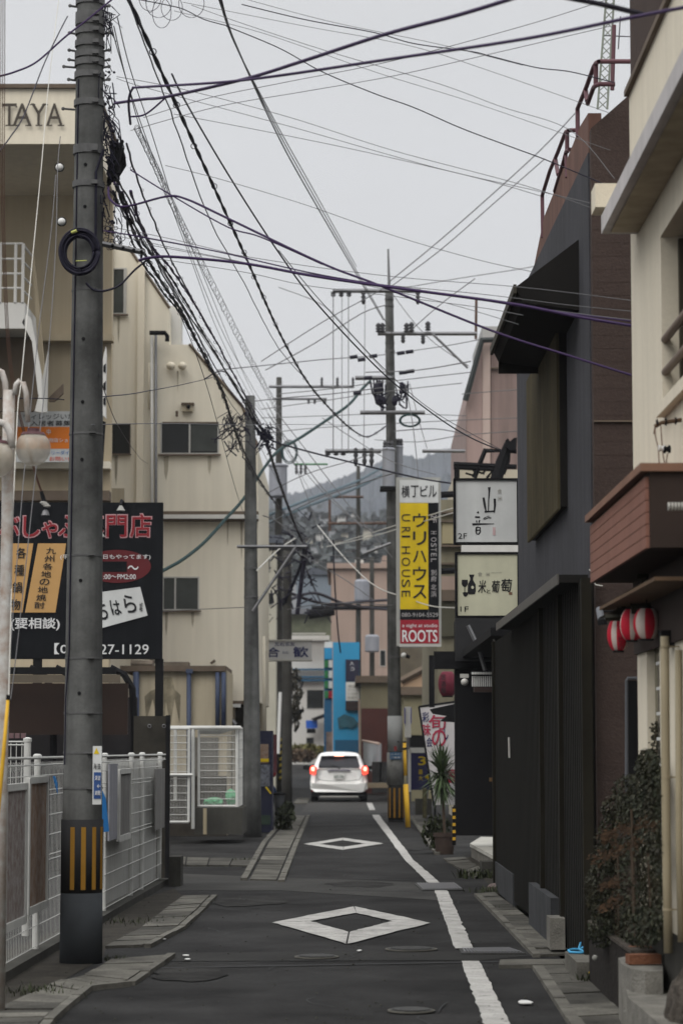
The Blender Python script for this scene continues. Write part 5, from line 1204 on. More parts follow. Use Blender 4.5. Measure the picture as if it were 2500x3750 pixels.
# ================================================================== RIGHT: CREAM BUILDING (nearest)
cb = thing('cream_building', 'cream rendered building nearest the camera at the right with slab balconies', 'building', (XW, 15, 0))
yc = PX(2311, 1200, XW).y; XS = 1.635
ztop = PX(2299, 357, XW).z; zs0 = PX(2200, 857, XS).z; ys0 = PX(2200, 857, XS).y
ywin = PX(2418, 1000, XW).y; zw0 = PX(2432, 1497, XW).z; zw1 = PX(2419, 862, XW).z
mb = MB()
mb.box(XW, XW + 3.2, 8, yc, zw1, ztop); mb.box(XW, XW + 3.2, 8, yc, 2.45, zw0); mb.box(XW, XW + 3.2, ywin, yc, zw0, zw1)
link('wall', mb, CREAM, cb)
wn = link('window', MB().box(XW + .16, XW + .2, 8, ywin - .001, zw0 + .001, zw1 - .001), GLASSD, cb)
link('frame', MB().box(XW + .1, XW + .159, ywin - .05, ywin - .002, zw0 + .02, zw1 - .02).box(XW + .1, XW + .159, 8, ywin - .051, zw0 + .002, zw0 + .04).box(XW + .1, XW + .159, 13.4, 13.46, zw0 + .041, zw1 - .02), mat('bronze frame', (.06, .05, .035), .5, .2, 4), wn)
for (u, v, r) in ((2424, 1255, .024), (2424, 1375, .024)):
    p = PX(u, v, XW + .02); link('guard_bar', MB().tube([(XW + .02, 8, p.z), (XW + .02, ywin + .01, p.z)], r, 12), mat('taupe bar paint', (.22, .165, .13), .5, .1, 4), wn, smooth=True)
p = PX(2420, 1524, XW - .03); link('sill_slab', MB().box(XW - .05, XW - .002, 8, p.y + .1, zw0 - .05, zw0 + .02), CREAM, cb)
bal = link('balcony_slab', MB().box(XS, XW - .001, 8, ys0, zs0, zs0 + .115), mat('lavender grey edge', (.50, .475, .47), .8, .12, 2, streak=.2), cb)
zb0 = P(2210, 770, ys0 + .1).z; zb1 = P(2210, 684, ys0 + .1).z; link('slab_end_block', MB().box(P(2172, 720, ys0 + .1).x, XW + .1, ys0 + .002, ys0 + .25, zb0, zb1), CREAM, cb)
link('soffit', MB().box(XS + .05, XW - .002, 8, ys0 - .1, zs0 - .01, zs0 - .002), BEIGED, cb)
link('parapet_cap', MB().box(XW - .03, XW + .2, 8, yc + .03, ztop + .001, ztop + .04), TRIM, cb)
mb = MB()
for i in range(70):
    y = yc - .02 - i * .075; mb.box(XW + .01, XW + .03, y - .012, y + .012, ztop + .04, ztop + .75)
mb.box(XW, XW + .05, 9, yc, ztop + .75, ztop + .8)
link('balustrade', mb, mat('dark brown steel', (.05, .035, .03), .6, .2, 4), cb)
# balustrade back screen
# lower piers
ya = PX(2334, 2600, XW).y; yb = PX(2368, 2600, XW).y; yd = PX(2413, 2600, XW).y
link('pier', MB().box(XW, XW + .3, yb, ya, .6, 2.45), CREAM, cb); link('pier', MB().box(XW, XW + .5, 8, yd - .02, .6, 2.45), CREAM, cb)
link('porch_wall', MB().box(XW + .05, XW + .12, yd - .02, yb, .6, 2.45), TAN, cb); link('porch_shade_panel', MB().box(XW - .02, XW - .001, 8, ya + .02, 2.22, 2.7), DBROWN, cb)  # dark brown panel puts the shade beneath the clad box into the wall colour
g = link('porch_door', MB().box(XW + .035, XW + .049, yd - .01, yb - .22, .9, 2.2), GLASSD, cb); mb = MB()
for i in range(9): z = .93 + i * .15; mb.box(XW + .028, XW + .034, yd - .01, yb - .22, z, z + .018)
link('glazing_bar', mb, WHITE, g)
link('base', MB().box(XW + .01, XW + 1, 8, ya + .02, 0, .598), CONCD, cb)
# tile clad balcony box
XT = 1.575; t0 = PX(2158, 1897, XT); t1_ = PX(2360, 1706, XT); tb0 = PX(2169, 2131, XT)
yT1 = t0.y; yT0 = t1_.y; zT1 = (t0.z + t1_.z) / 2; zT0 = PX(2169, 2129, XT).z; zT0n = PX(2365, 2005, XT).z
tb_ = thing('clad_box', 'terracotta clad box projecting from the cream wall above the red lanterns', 'canopy box', (XT, yT0, zT0))
link('body', MB().prism([(XT + .02, yT0 + .02, zT0n), (XT + .02, yT0 + .02, zT1 - .03), (XT + .02, yT1, zT1 - .03), (XT + .02, yT1, zT0)], (.26, 0, 0)), DBROWN, tb_)
mb = MB(); nb = 6
for i in range(nb):
    a0 = i / nb; a1_ = (i + .93) / nb
    f = lambda z0_, z1_, k: z0_ + (z1_ - z0_) * k
    mb.prism([(XT, yT0, f(zT0n, zT1 - .05, a0)), (XT, yT0, f(zT0n, zT1 - .05, a1_)), (XT, yT1, f(zT0, zT1 - .05, a1_)), (XT, yT1, f(zT0, zT1 - .05, a0))], (.019, 0, 0))
link('cladding_board', mb, TILE, tb_); mb = MB()
link('front_board', MB().box(XT + .021, 2.6, yT0 - .02, yT0 + .019, zT0n, zT1 - .03), DBROWN, tb_)
link('cap', MB().box(XT - .03, 2.6, yT0 - .05, yT1 + .02, zT1 - .03, zT1 + .012), TILEC, tb_); link('end_knob', MB().ball(P(2320, 1760, yT1 - .3), .03, 10), CREAM, tb_)
link('underside', MB().box(XT + .05, XW - .001, yT0 + .05, yT1 - .05, 2.5, 2.52), WOODT, tb_)
# porch beams beneath
pb_ = thing('porch_frame', 'dark timber porch beams beneath the terracotta box', 'porch', (XW, 14.6, 2.3))
for a_, b_, r_b in (((2215, 2262, 15.2), (2430, 2262, 15.2), .02), ((2310, 2230, 14.8), (2500, 2225, 14.8), .03), ((2330, 2100, 14.9), (2500, 2098, 14.9), .03), ((2362, 2110, 14.9), (2362, 2260, 14.9), .025), ((2240, 2205, 15.2), (2350, 2140, 15.2), .012)):
    link('beam', MB().tube([P(*a_), P(*b_)], r_b, 4), mat('dark porch timber', (.03, .028, .02), .8, .3, 4), pb_)
mb = MB().prism([P(2190, 2262, 15.25), P(2310, 2205, 15.25), P(2500, 2200, 15.25), P(2500, 2262, 15.25)], (0, .03, 0)); link('board', mb, mat('dim porch board', (.02, .016, .012), .8, .3, 3), pb_)
# porch small shade over lanterns
mb = MB().add([P(2275, 2232, 14.7), P(2335, 2214, 14.7), P(2415, 2235, 14.7), P(2275, 2238, 14.7), P(2415, 2241, 14.7)], [(0, 1, 2, 4, 3)])
# lanterns
def lantern(u, v, w, h, Y, label, wr, letters=False):
    c = P(u, v, Y); r = w / 2 * Y / F; hh = h / 2 * Y / F
    t = thing('paper_lantern', label, 'lantern', (c.x, Y, c.z - hh), 'red and white paper lanterns at the porch')
    prof = [(r * math.sqrt(max(.02, 1 - (k / 9 * .98) ** 2 * .8)), hh * k / 9) for k in range(-9, 10)]
    nseg = 24; body = MB().lathe(prof, c, nseg)
    me = link('paper', body, [LANR, LANW], t, smooth=True)
    for p in me.data.polygons:
        if len(p.vertices) == 4:
            cc = sum((me.data.vertices[i].co for i in p.vertices), Vector()) / 4 + WO[me.name] - c; a = (math.atan2(cc.y, cc.x) + wr) % (PI / 2)
            p.material_index = 1 if a < PI / 5.2 else 0
    link('ring', MB().lathe([(r * .5, hh * .95), (r * .5, hh * 1.08), (r * .44, hh * 1.08)], c, 18), BLK, t); link('ring', MB().lathe([(r * .44, -hh * 1.1), (r * .5, -hh * 1.1), (r * .5, -hh * .96)], c, 18), BLK, t)
    if letters:
        tx = MB()
        for i, ch in enumerate('ビル'): put_text(tx, ch, c.x - r * .1, c.z - hh * (.1 + .45 * i) - hh * .38, c.x + r * .32, c.z - hh * (.1 + .45 * i), Y - r * .99, bold=.02)
        link('lettering', tx, INKDR, t)
    link('hook', MB().tube([(c.x, Y, c.z + hh), (c.x, Y, c.z + hh + .08)], .004, 4), BLK, t)
lantern(2262, 2324, 82, 118, 15.3, 'red and white lantern with black writing, leftmost of the three', .75, True)
lantern(2310, 2288, 84, 114, 14.9, 'red and white lantern in the middle of the three under the porch', .3)
lantern(2366, 2284, 100, 112, 14.5, 'red and white lantern nearest the cream downpipe', .95)
# spotlight
p = P(2195, 2250, 17.2); t = thing('spotlight', 'small dark grey spotlight on the brown wall left of the lanterns', 'spotlight', p)
link('can', MB().tube([P(2193, 2232, 17.2), P(2200, 2272, 17.1)], .026, 12), mat('grey spotlight', (.10, .105, .115), .5, .1, 4), t); link('arm', MB().tube([P(2205, 2240, 17.2), P(2270, 2236, 17.2)], .008, 6), BLK, t); link('hood', MB().tube([P(2203, 2270, 17.1), P(2206, 2288, 17.1)], .032, 12), BLK, t)
single('wall_box', MB().rect(2420, 2308, 2478, 2366, 13.9, .12), BLK, 'black box on the wall just right of the lanterns', 'wall box')
# downpipes
dp = thing('downpipe', 'cream round downpipe running down the right edge of the photo', 'downpipe', (P(2432, 3480, 13.7).x, 13.7, .2))
link('pipe', MB().tube([P(2432, 2330, 13.7), P(2434, 2600, 13.7), P(2436, 2900, 13.7), P(2440, 3200, 13.7), P(2445, 3490, 13.7)], .0245, 14), CREAMP, dp, smooth=True); mb = MB()
for v in (2372, 2850, 3335): a = P(2434 + (v - 2372) / 100, v, 13.7); mb.lathe([(.027, 0), (.029, .0), (.029, .012), (.027, .012)], a, 14).box(a.x, a.x + .09, 13.7, 13.72, a.z + .002, a.z + .01)
link('clip', mb, CREAMP, dp)
single('downpipe', MB().tube([P(2482, 2380, 13.6), P(2484, 3100, 13.6), P(2492, 3450, 13.6)], .019, 12), CREAMP, 'slimmer cream pipe beside the downpipe, cut by the right edge', 'downpipe', smooth=True)
single('conduit', MB().tube([P(2335, 2484, 15.9), P(2298, 2484, 15.9), P(2292, 2492, 15.9), P(2292, 2900, 15.9)], .01, 8), mat('grey conduit', (.09, .095, .105), .5, .1, 4), 'grey conduit bent at the top on the brown wall', 'conduit')
single('dark_door', MB().rect(2300, 2492, 2334, 2960, 16.2, .05), BLK, 'tall black door leaf in the gap left of the cream pillar', 'door')
# wall bracket with insulators, upper right
br = thing('service_bracket', 'service bracket pipe with clamps and porcelain spools above the terracotta box', 'bracket', P(2400, 1560, 13.5))
link('pipe', MB().tube([P(2396, 1562, 13.5), P(2420, 1548, 13.5), P(2520, 1534, 13.5)], .012, 10), WOODT, br); mb = MB()
for u in (2404, 2436, 2472): a = P(u, 1548 - (u - 2404) * .1, 13.5); mb.torus(a, .017, .005, Matrix.Rotation(PI / 2, 3, 'Z'), 14, 5)
link('clamp', mb, BLK, br)
link('spool', MB().lathe([(.014, -.02), (.02, -.015), (.012, 0), (.02, .015), (.014, .02)], P(2421, 1642, 13.5), 12, 'X'), WHITE, br); link('spool', MB().lathe([(.02, -.02), (.024, -.01), (.012, 0), (.024, .01), (.02, .02)], P(2440, 1645, 13.5), 12, 'X'), BLK, br)
mb = MB()
for pts in ([(2396, 1565), (2398, 1600), (2408, 1640), (2412, 1705)], [(2418, 1560), (2420, 1600), (2424, 1645), (2428, 1680), (2436, 1706)], [(2442, 1660), (2438, 1690), (2446, 1710)], [(2396, 1560), (2392, 1590)]): mb.tube([P(u, v, 13.5) for u, v in pts], .0035, 5)
link('wire', mb, COPPER, br)
ins = thing('shackle_insulator', 'string of pale disc insulators on the dark front of the terracotta box', 'insulator', P(2470, 1856, 12.6)); mb = MB()
for i in range(5): mb.lathe([(.008, -.006), (.022, -.004), (.022, .004), (.008, .006)], P(2447 + i * 12, 1855, 12.6), 14, 'X')
link('disc', mb, ALU, ins); link('rod', MB().tube([P(2440, 1855, 12.6), P(2510, 1855, 12.6)], .005, 5), BLK, ins)

# ================================================================== RIGHT: ENTRANCE RECESS AND STREET CLUTTER
er = thing('dark_restaurant', 'black recessed restaurant entrance beyond the slatted screen', 'shop front', (2.3, 31, 0))
yR = 33.0
link('back_wall', MB().rect(1665, 2275, 2100, 3060, 36.5, .2), BLK, er); link('side_wall', MB().box(2.25, 2.4, yl1 + .1, 36.5, 0, 3.2), BLK, er)
link('ceiling', MB().box(1.75, 2.4, yl1 + .1, 36.4, 2.95, 3.05), BLK, er); link('post', MB().rect(1571, 2400, 1590, 2590, 38.2, .15), BLK, er)
link('header', MB().rect(1588, 2385, 1860, 2450, 36.4, .09), BLK, er)
link('upper_wall', MB().rect(1668, 2255, 1885, 2420, 36.0, .3), mat('very dark wall', (.02, .02, .021), .8, .2, 2), er)
link('vent_louvre', MB().rect(1726, 2463, 1832, 2468, 34, .04), WHITE, er); mb = MB()
for i in range(14): u = 1727 + i * 7.7; mb.rect(u, 2476, u + 4.6, 2514, 34, .03)
for i in range(10): u = 1727 + i * 10; mb.rect(u, 2461, u + 6, 2470, 33.95, .03)
link('louvre_blade', mb, WHITE, er)
link('sill_ledge', MB().rect(1735, 2516, 1840, 2534, 34, .2), mat('dull brown ledge', (.05, .032, .028), .8, .2, 3), er)
link('strut', MB().tube([P(1712, 2290, 34), P(1750, 2370, 34), P(1775, 2455, 34)], .03, 6), STEEL, er)
link('brace_cable', MB().tube([P(1806, 2340, 30), P(1812, 2360, 30), P(1820, 2390, 30)], .012, 5), ALU, er)
link('door_handle', MB().tube([P(1862, 2700, 26.4), P(1864, 2775, 26.4)], .012, 6), ALU, er)
link('planter_lip', MB().rect(1792, 2848, 1840, 2862, 34, .1), mat('dim ochre wood', (.14, .08, .03), .8, .2, 4), er)
p = P(1700, 2498, 33.6); t = thing('round_lamp', 'round silver lamp beside the white louvre of the dark entrance', 'lamp', p)
link('globe', MB().ball(p, .05, 16), ALU, t, smooth=True); link('mount', MB().rect(1684, 2468, 1715, 2482, 33.7, .05), ALU, t)
c = P(1637, 2505, 38); rm = thing('paper_lantern', 'large faded maroon lantern by the dark entrance post', 'lantern', (c.x, 38, P(1637, 2550, 38).z))
hh = .19; r_ = .14; prof = [(r_ * math.sqrt(max(.02, 1 - (k / 8) ** 2 * .7)), hh * k / 8) for k in range(-8, 9)]; link('paper', MB().lathe(prof, c, 20), LANM, rm, smooth=True); link('ring', MB().lathe([(.07, -hh * 1.05), (.08, -hh * 1.05), (.08, -hh * .9)], c, 14), BLK, rm)
tx = MB(); 
for i, ch in enumerate('居酒屋'): put_text(tx, ch, c.x - .11, c.z + .1 - i * .1 - .04, c.x - .03, c.z + .1 - i * .1 + .04, 38 - r_ * .98, bold=.03)
link('lettering', tx, INKB, rm)
# banner sign
YK = 39.5
bk = thing('standing_banner', 'tilted white standing sign with red and black brush characters', 'sign', (P(1605, 2950, YK).x, YK, 0))
link('panel', MB().prism([P(u, v, YK) for u, v in [(1536, 2592), (1676, 2572), (1676, 2946), (1589, 2948)]], (0, .05, 0)), mat('off white banner', (.44, .42, .42), .8, .1, 4), bk)
link('frame', MB().tube([P(1533, 2588, YK), P(1588, 2950, YK)], .018, 6).tube([P(1533, 2588, YK), P(1676, 2568, YK)], .018, 6), BLK, bk)
tx = MB()
for ch, u0, u1, v0, v1 in (('旬', 1568, 1632, 2618, 2672), ('の', 1580, 1632, 2672, 2735), ('味', 1545, 1576, 2650, 2695), ('宴', 1640, 1672, 2815, 2862)): text_uv(tx, ch, u0, v0, u1, v1, YK - .005, bold=.06)
link('lettering', tx, mat('crimson brush ink', (.30, .03, .06), .8, .1, 4), bk); tx = MB()
for ch, u0, u1, v0, v1 in (('彩', 1545, 1570, 2608, 2645), ('会', 1560, 1582, 2700, 2735), ('し', 1625, 1640, 2650, 2710)): text_uv(tx, ch, u0, v0, u1, v1, YK - .005, bold=.03)
link('lettering', tx, INKN, bk); tx = MB(); [link('leg', MB().tube([P(u_, 2948, YK), P(u_, 3030, YK)], .02, 6), BLK, bk) for u_ in (1592, 1664)]
link('patch', MB().rect(1640, 2840, 1673, 2866, YK - .01, .005), REDV, bk)
single('black_awning', MB().prism([P(u, v, 38) for u, v in [(1578, 2596), (1690, 2572), (1690, 2645), (1615, 2640), (1640, 2620), (1590, 2612)]], (0, .7, 0)), BLK, 'small black awning jutting over the tilted white sign', 'awning')
# yucca
cY = G(1628, 3128); yu = thing('potted_yucca', 'spiky yucca plant in a brown pot before the tilted white sign', 'potted plant', (cY.x, cY.y, 0))
k_ = cY.y / F
link('pot', MB().lathe([(.13, 0), (.165, .27), (.18, .27), (.18, .33), (.15, .33), (.14, .25)], cY, 20), mat('dark brown pot', (.05, .035, .028), .8, .3, 6), yu)
zc_ = P(1616, 2830, cY.y).z; link('trunk', MB().tube([cY + Vector((0, 0, .25)), Vector((P(1622, 2950, cY.y).x, cY.y, P(1622, 2950, cY.y).z)), Vector((P(1616, 2840, cY.y).x, cY.y, zc_))], .022, 8), STEM, yu)
mb = MB(); cc = Vector((P(1616, 2825, cY.y).x, cY.y, zc_))
for i in range(230):
    a = random.uniform(0, 2 * PI); el = random.uniform(-1.3, 1.45); L = random.uniform(.33, .56) * (1.1 if el > 1 else 1); o = cc + Vector((0, 0, random.uniform(-.16, .08)))
    d = Vector((math.cos(a) * math.cos(el), math.sin(a) * math.cos(el), math.sin(el))); s = d.cross(Vector((0, 0, 1))).normalized() * .019
    m_ = o + d * L * .5 + Vector((0, 0, .01)); e = o + d * L + Vector((0, 0, -.06 * math.cos(el)))
    mb.add([o - s * .6, o + s * .6, m_ + s, m_ - s, e], [(0, 1, 2, 3), (3, 2, 4)])
link('leaves', mb, LEAFY, yu)
shrub('low leafy plants around the yucca pot', 1600, 3050, cY.y + .5, .25, .3, 500, WEED, sz=.09)
# white entrance step
sp = thing('entrance_step', 'pale stone entrance step at the dark restaurant door', 'step', (P(1780, 3190, 31.5).x, 31.5, 0))
A = [G(1726, 3150), G(1800, 3196), G(1860, 3190), G(1850, 3120), G(1760, 3118)]
CEMP = mat('pale step stone', (.40, .39, .35), .85, .2, 3)
link('tread', MB().prism([Vector((p.x, p.y, .16)) for p in (G(1720, 3140), G(1812, 3196), G(1880, 3190), G(1860, 3115), G(1760, 3112))], (0, 0, .05)), CEMP, sp)
link('riser', MB().prism([Vector((p.x + .02, p.y + .03, 0)) for p in (G(1720, 3140), G(1812, 3196), G(1880, 3190), G(1860, 3115), G(1760, 3112))], (0, 0, .158)), CEM, sp)
single('step_block', MB().rect(1762, 3156, 1838, 3206, 32.5, .4), CONCD, 'dark concrete block below the pale entrance step', 'block')
single('short_post', MB().tube([G(1793, 3168) + Vector((0, 0, 0)), G(1793, 3168) + Vector((0, 0, .2))], .03, 8), mat('blue grey post', (.06, .06, .085), .6, .1, 4), 'short blue grey post on the pale entrance step', 'post')
# parking sign and kiosk
YZ = 58.0
ps = thing('parking_sign', 'navy parking price sign with yellow figures 3 and 4 behind the yucca', 'sign', (P(1540, 2895, YZ).x, YZ, 0))
link('panel', MB().rect(1504, 2757, 1585, 2893, YZ, .08), NAVY, ps); link('frame', MB().rect(1494, 2745, 1504, 2900, YZ - .02, .12).rect(1500, 2738, 1585, 2757, YZ - .02, .12), WHITE, ps)
tx = MB(); text_uv(tx, '3', 1530, 2770, 1558, 2802, YZ, bold=.05, lift=.01); text_uv(tx, '最', 1531, 2818, 1547, 2836, YZ, bold=.03, lift=.01); text_uv(tx, '大', 1531, 2840, 1547, 2858, YZ, bold=.03, lift=.01); text_uv(tx, '4', 1555, 2834, 1570, 2856, YZ, bold=.05, lift=.01); link('lettering', tx, YEL, ps)
[link('leg', MB().rect(u_, 2893, u_ + 8, 2990, YZ, .08), STEEL, ps) for u_ in (1497, 1560)]
wp = thing('pillar_sign', 'narrow white pillar sign with blue edges right of the striped pole', 'sign', (P(1493, 2700, 60).x, 60, 0))
link('face', MB().rect(1482, 2588, 1504, 2700, 60, .2), WHITE, wp); link('blue_edge', MB().rect(1480, 2592, 1483, 2650, 59.95, .1).rect(1503, 2592, 1506, 2650, 59.95, .1), mat('violet blue edge', (.06, .06, .3), .6, .1, 3), wp); link('stand', MB().rect(1488, 2700, 1498, 2960, 60, .15), STEEL, wp)
single('awning_strip', MB().rect(1500, 2695, 1580, 2742, 66, 2).rect(1506, 2692, 1580, 2698, 66, 1.8), BLK, 'dark awning strip above the navy parking sign', 'awning')  # dark awning strip, no vehicle under it
house('tan_shop', 'tan shop wall behind the navy parking sign', 1478, 2545, 1700, 2690, 78, mat('tan shop wall', (.21, .19, .12), .85, .15, .5), 5, 'flat', rm=TRIM)
sp2 = thing('slanted_house', 'salmon house side with a rising dark roof line under the hostel sign', 'building', (P(1530, 2545, 84).x, 84, gz(84)))
link('wall', MB().prism([P(u, v, 84) for u, v in [(1474, 2492), (1574, 2440), (1700, 2440), (1700, 2900), (1474, 2900)]], (0, 4, 0)), mat('salmon siding', (.42, .29, .19), .85, .1, .6), sp2); link('roof_edge', MB().tube([P(1466, 2494, 83.9), P(1576, 2436, 83.9)], .12, 4), TRIM, sp2)
house('grey_house', 'dim grey brown house above the salmon siding', 1462, 2370, 1640, 2440, 96, mat('grey brown wall', (.13, .11, .08), .85, .3, 1), 4, None)
ac = thing('wall_lamp', 'round white wall lamp below the hostel sign', 'lamp', P(1478, 2400, 62)); link('globe', MB().ball(P(1478, 2400, 62), .07, 10), WHITE, ac); link('mount', MB().tube([P(1484, 2400, 62), P(1500, 2408, 62)], .05, 6), BLK, ac)
single('street_box', MB().rect(1520, 2925, 1580, 2985, 56, .3), CONCD, 'dim grey box at the foot of the navy parking sign', 'box')
sp3 = single('striped_post', MB().tube([P(1554, 2885, 50), P(1554, 2995, 50)], .045, 8), mat('dim striped post', (.05, .045, .02), .7, .5, 12), 'thin dark and yellow post before the parking sign', 'post')
mb = MB(); p = P(1662, 3000, 36); 
cn = thing('striped_stand', 'yellow and black striped stand beside the yucca', 'stand', (p.x, 36, 0)); link('post', MB().rect(1655, 2955, 1668, 3095, 36, .05), BLK, cn); mb = MB()
for i in range(5): mb.rect(1656, 2962 + i * 26, 1667, 2973 + i * 26, 35.99, .008)
link('stripe', mb, YGUARD, cn)

# ================================================================== RIGHT FOREGROUND: PLANTS AND STEPS
random.seed(21)
pw = thing('planter_wall', 'low dark brick planter at the foot of the leafy bush', 'planter', (1.75, 16.5, 0))
A = G(2155, 3560); link('wall', MB().box(1.72, 1.855, 14.92, 17.5, 0, .42), mat('mossy brick', (.022, .018, .015), .95, .4, 8, fine=.4, bump=.8, bscale=25), pw)
link('coping', MB().box(1.712, 1.856, 14.91, 17.51, .42, .44), STONE, pw)
def leaf(mb, p, s, M): mb.add([p, p + M @ Vector((s * .28, s * .45, .02 * s)), p + M @ Vector((0, s, -.1 * s)), p + M @ Vector((-s * .28, s * .45, .02 * s))], [(0, 1, 2, 3)])
bu = thing('leafy_bush', 'dense dark bush with rusty sprays beside the cream downpipe', 'bush', (1.85, 16.3, .4))
mg = MB(); mr = MB()
def inblob(u, v):
    return True
for i in range(19000):
    # uneven crown: several lobes measured at their own distances
    lob = random.choice([(2330, 2960, 75, 55), (2390, 2900, 50, 90), (2290, 3050, 110, 90), (2350, 3150, 110, 120), (2280, 3250, 120, 130), (2350, 3350, 100, 110), (2235, 3320, 70, 100), (2400, 3050, 60, 100), (2240, 3130, 70, 70), (2215, 3400, 65, 70), (2385, 2850, 40, 60), (2320, 2890, 80, 60), (2270, 2960, 70, 60), (2210, 3250, 70, 110), (2370, 2800, 45, 60), (2380, 3220, 50, 150), (2320, 3390, 90, 70), (2370, 3380, 60, 70)])
    a = random.uniform(0, 2 * PI); rr_ = random.random() ** .5; u = lob[0] + lob[2] * rr_ * math.cos(a); v = lob[1] + lob[3] * rr_ * math.sin(a)
    if u > 2425: u = 2425 - random.random() * 30
    Y = min(16.4, 1.80 * F / max(1, u - 1250)) - .35 * math.sqrt(max(0, 1 - rr_ ** 2)) * random.random() + random.uniform(-.1, .1); p = P(u, v, Y)
    M = Matrix.Rotation(random.uniform(0, 6.28), 3, 'Z') @ Matrix.Rotation(random.uniform(-1.4, .3), 3, 'X'); leaf(mg, p, random.uniform(.014, .038), M)
for (u0, v0, u1, v1) in ((2290, 3020, 2200, 3075), (2370, 3010, 2270, 3060), (2400, 3035, 2340, 3010), (2250, 3110, 2160, 3165), (2290, 3100, 2230, 3140), (2260, 3225, 2190, 3260), (2265, 3290, 2190, 3335), (2230, 3060, 2200, 3080), (2330, 3080, 2300, 3120)):
    for i in range(60):
        f = random.random(); u = u0 + (u1 - u0) * f + random.gauss(0, 12); v = v0 + (v1 - v0) * f + random.gauss(0, 10); p = P(u, v, min(15.9, 1.80 * F / max(1, u - 1250)) - .32 + random.uniform(-.05, .05))
        M = Matrix.Rotation(random.uniform(1.8, 2.9), 3, 'Y') @ Matrix.Rotation(random.uniform(-.5, .5), 3, 'Z') @ Matrix.Rotation(-PI / 2, 3, 'X'); leaf(mr, p, random.uniform(.012, .035), Matrix.Rotation(random.uniform(.6, 1.6), 3, 'Y') @ Matrix.Rotation(PI / 2, 3, 'X'))
link('foliage', mg, LEAF, bu); link('red_foliage', mr, LEAFR, bu); mb = MB()
for i in range(6): uu = random.uniform(2230, 2390); yy = min(16.3, 1.78 * F / (uu - 1250)); mb.tube([P(uu, 3430, yy), P(uu + random.uniform(-20, 20), random.uniform(2950, 3150), yy)], .008, 5)
link('stem', mb, STEM, bu)
iv = thing('ivy_vine', 'slim ivy vine climbing beside the cream pillar', 'vine', P(2390, 2900, 15.1)); mg = MB(); mb = MB()
for pts in ([(2385, 2900), (2372, 2800), (2398, 2700), (2402, 2640)], [(2378, 2880), (2368, 2790), (2375, 2760)], [(2400, 2850), (2404, 2720), (2396, 2660)]):
    q = [P(u, v, 15.05) for u, v in pts]; mb.tube(q, .004, 4)
    for k in range(len(q) - 1):
        for i in range(26):
            p = q[k].lerp(q[k + 1], random.random()) + Vector((random.gauss(0, .012), random.uniform(-.03, .03), random.gauss(0, .01))); leaf(mg, p, random.uniform(.018, .035), Matrix.Rotation(random.uniform(0, 6.28), 3, 'Y') @ Matrix.Rotation(random.uniform(.9, 1.6), 3, 'X'))
link('leaves', mg, LEAF, iv); link('stem', mb, STEM, iv)
def weeds(label, u, v, w, h, n, flowers=0):
    c = G(u, v); t = thing('weed_clump', label, 'weeds', c); mb = MB(); fl = MB()
    for i in range(n):
        o = c + Vector((random.gauss(0, w), random.gauss(0, w), 0)); a = random.uniform(0, 6.28); L = h * random.uniform(.4, 1.1); d = Vector((math.cos(a) * .5, math.sin(a) * .5, 1)).normalized(); s = Vector((-d.y, d.x, 0)).normalized() * L * .07
        mb.add([o - s, o + s, o + d * L * .6 + s, o + d * L * .6 - s, o + d * L + Vector((d.x, d.y, 0)) * L * .4], [(0, 1, 2, 3), (3, 2, 4)])
    link('leaves', mb, WEED, t)
    for i in range(flowers): fl.ball(c + Vector((random.gauss(0, w), random.gauss(0, w), h * random.uniform(.7, 1))), .011, 6)
    if flowers: link('flower', fl, YEL, t)
weeds('small weed clump with yellow flowers by the near right gutter', 2178, 3605, .05, .1, 120, 6)
weeds('flat green weeds at the foot of the planter wall', 2110, 3540, .07, .05, 100)
weeds('grassy tuft beside the black block', 2130, 3480, .06, .16, 90)
weeds('green weeds by the far plinth and pinkish stone', 1765, 3215, .14, .14, 160)
weeds('weeds between the two dark plinths', 1795, 3268, .12, .09, 110)
weeds('thin weeds along the far right gutter', 1880, 3330, .12, .05, 90)
weeds('grass tuft growing in the cross gutter lids', 905, 3155, .12, .07, 70)
weeds('dry weeds behind the foot of the near pole', 130, 3640, .15, .07, 150)
weeds('dull weeds beside the foot of the white fence', 480, 3380, .25, .06, 140)
weeds('weeds at the right foot of the near pole', 420, 3520, .06, .06, 60)
c = G(1812, 3262); single('pink_stone', MB().ball(c + Vector((0, 0, .03)), .1, 10, (1, .8, .6)), mat('pinkish stone', (.13, .10, .095), .9, .3, 6), 'small pinkish stone beside the far plinth', 'stone')
c = P(2177, 3508, 15.8); single('white_ball', MB().ball(c, .019, 12), mat('dusty white ball', (.22, .22, .2), .8, .3, 20), 'small round pale ball on the planter wall', 'ball', smooth=True)
# hose
mb = MB(); pts = [(2150, 3452), (2128, 3466), (2122, 3478), (2138, 3485), (2150, 3488), (2130, 3491), (2090, 3489), (2084, 3482), (2100, 3478), (2125, 3479), (2140, 3470), (2152, 3474)]
mb.tube([G(u - 4, v - 2, .158) + Vector((0, 0, .02 * (i in (0, 1)))) for i, (u, v) in enumerate(pts)], .009, 8); single('concrete_ledge', MB().box(1.64, 1.859, 17.56, 18.5, 0, .147), KERB, 'low dark concrete ledge carrying the blue hose beside the planter wall', 'ledge'); single('garden_hose', mb, HOSE, 'bright sky blue garden hose lying at the foot of the planter wall', 'hose', smooth=True)
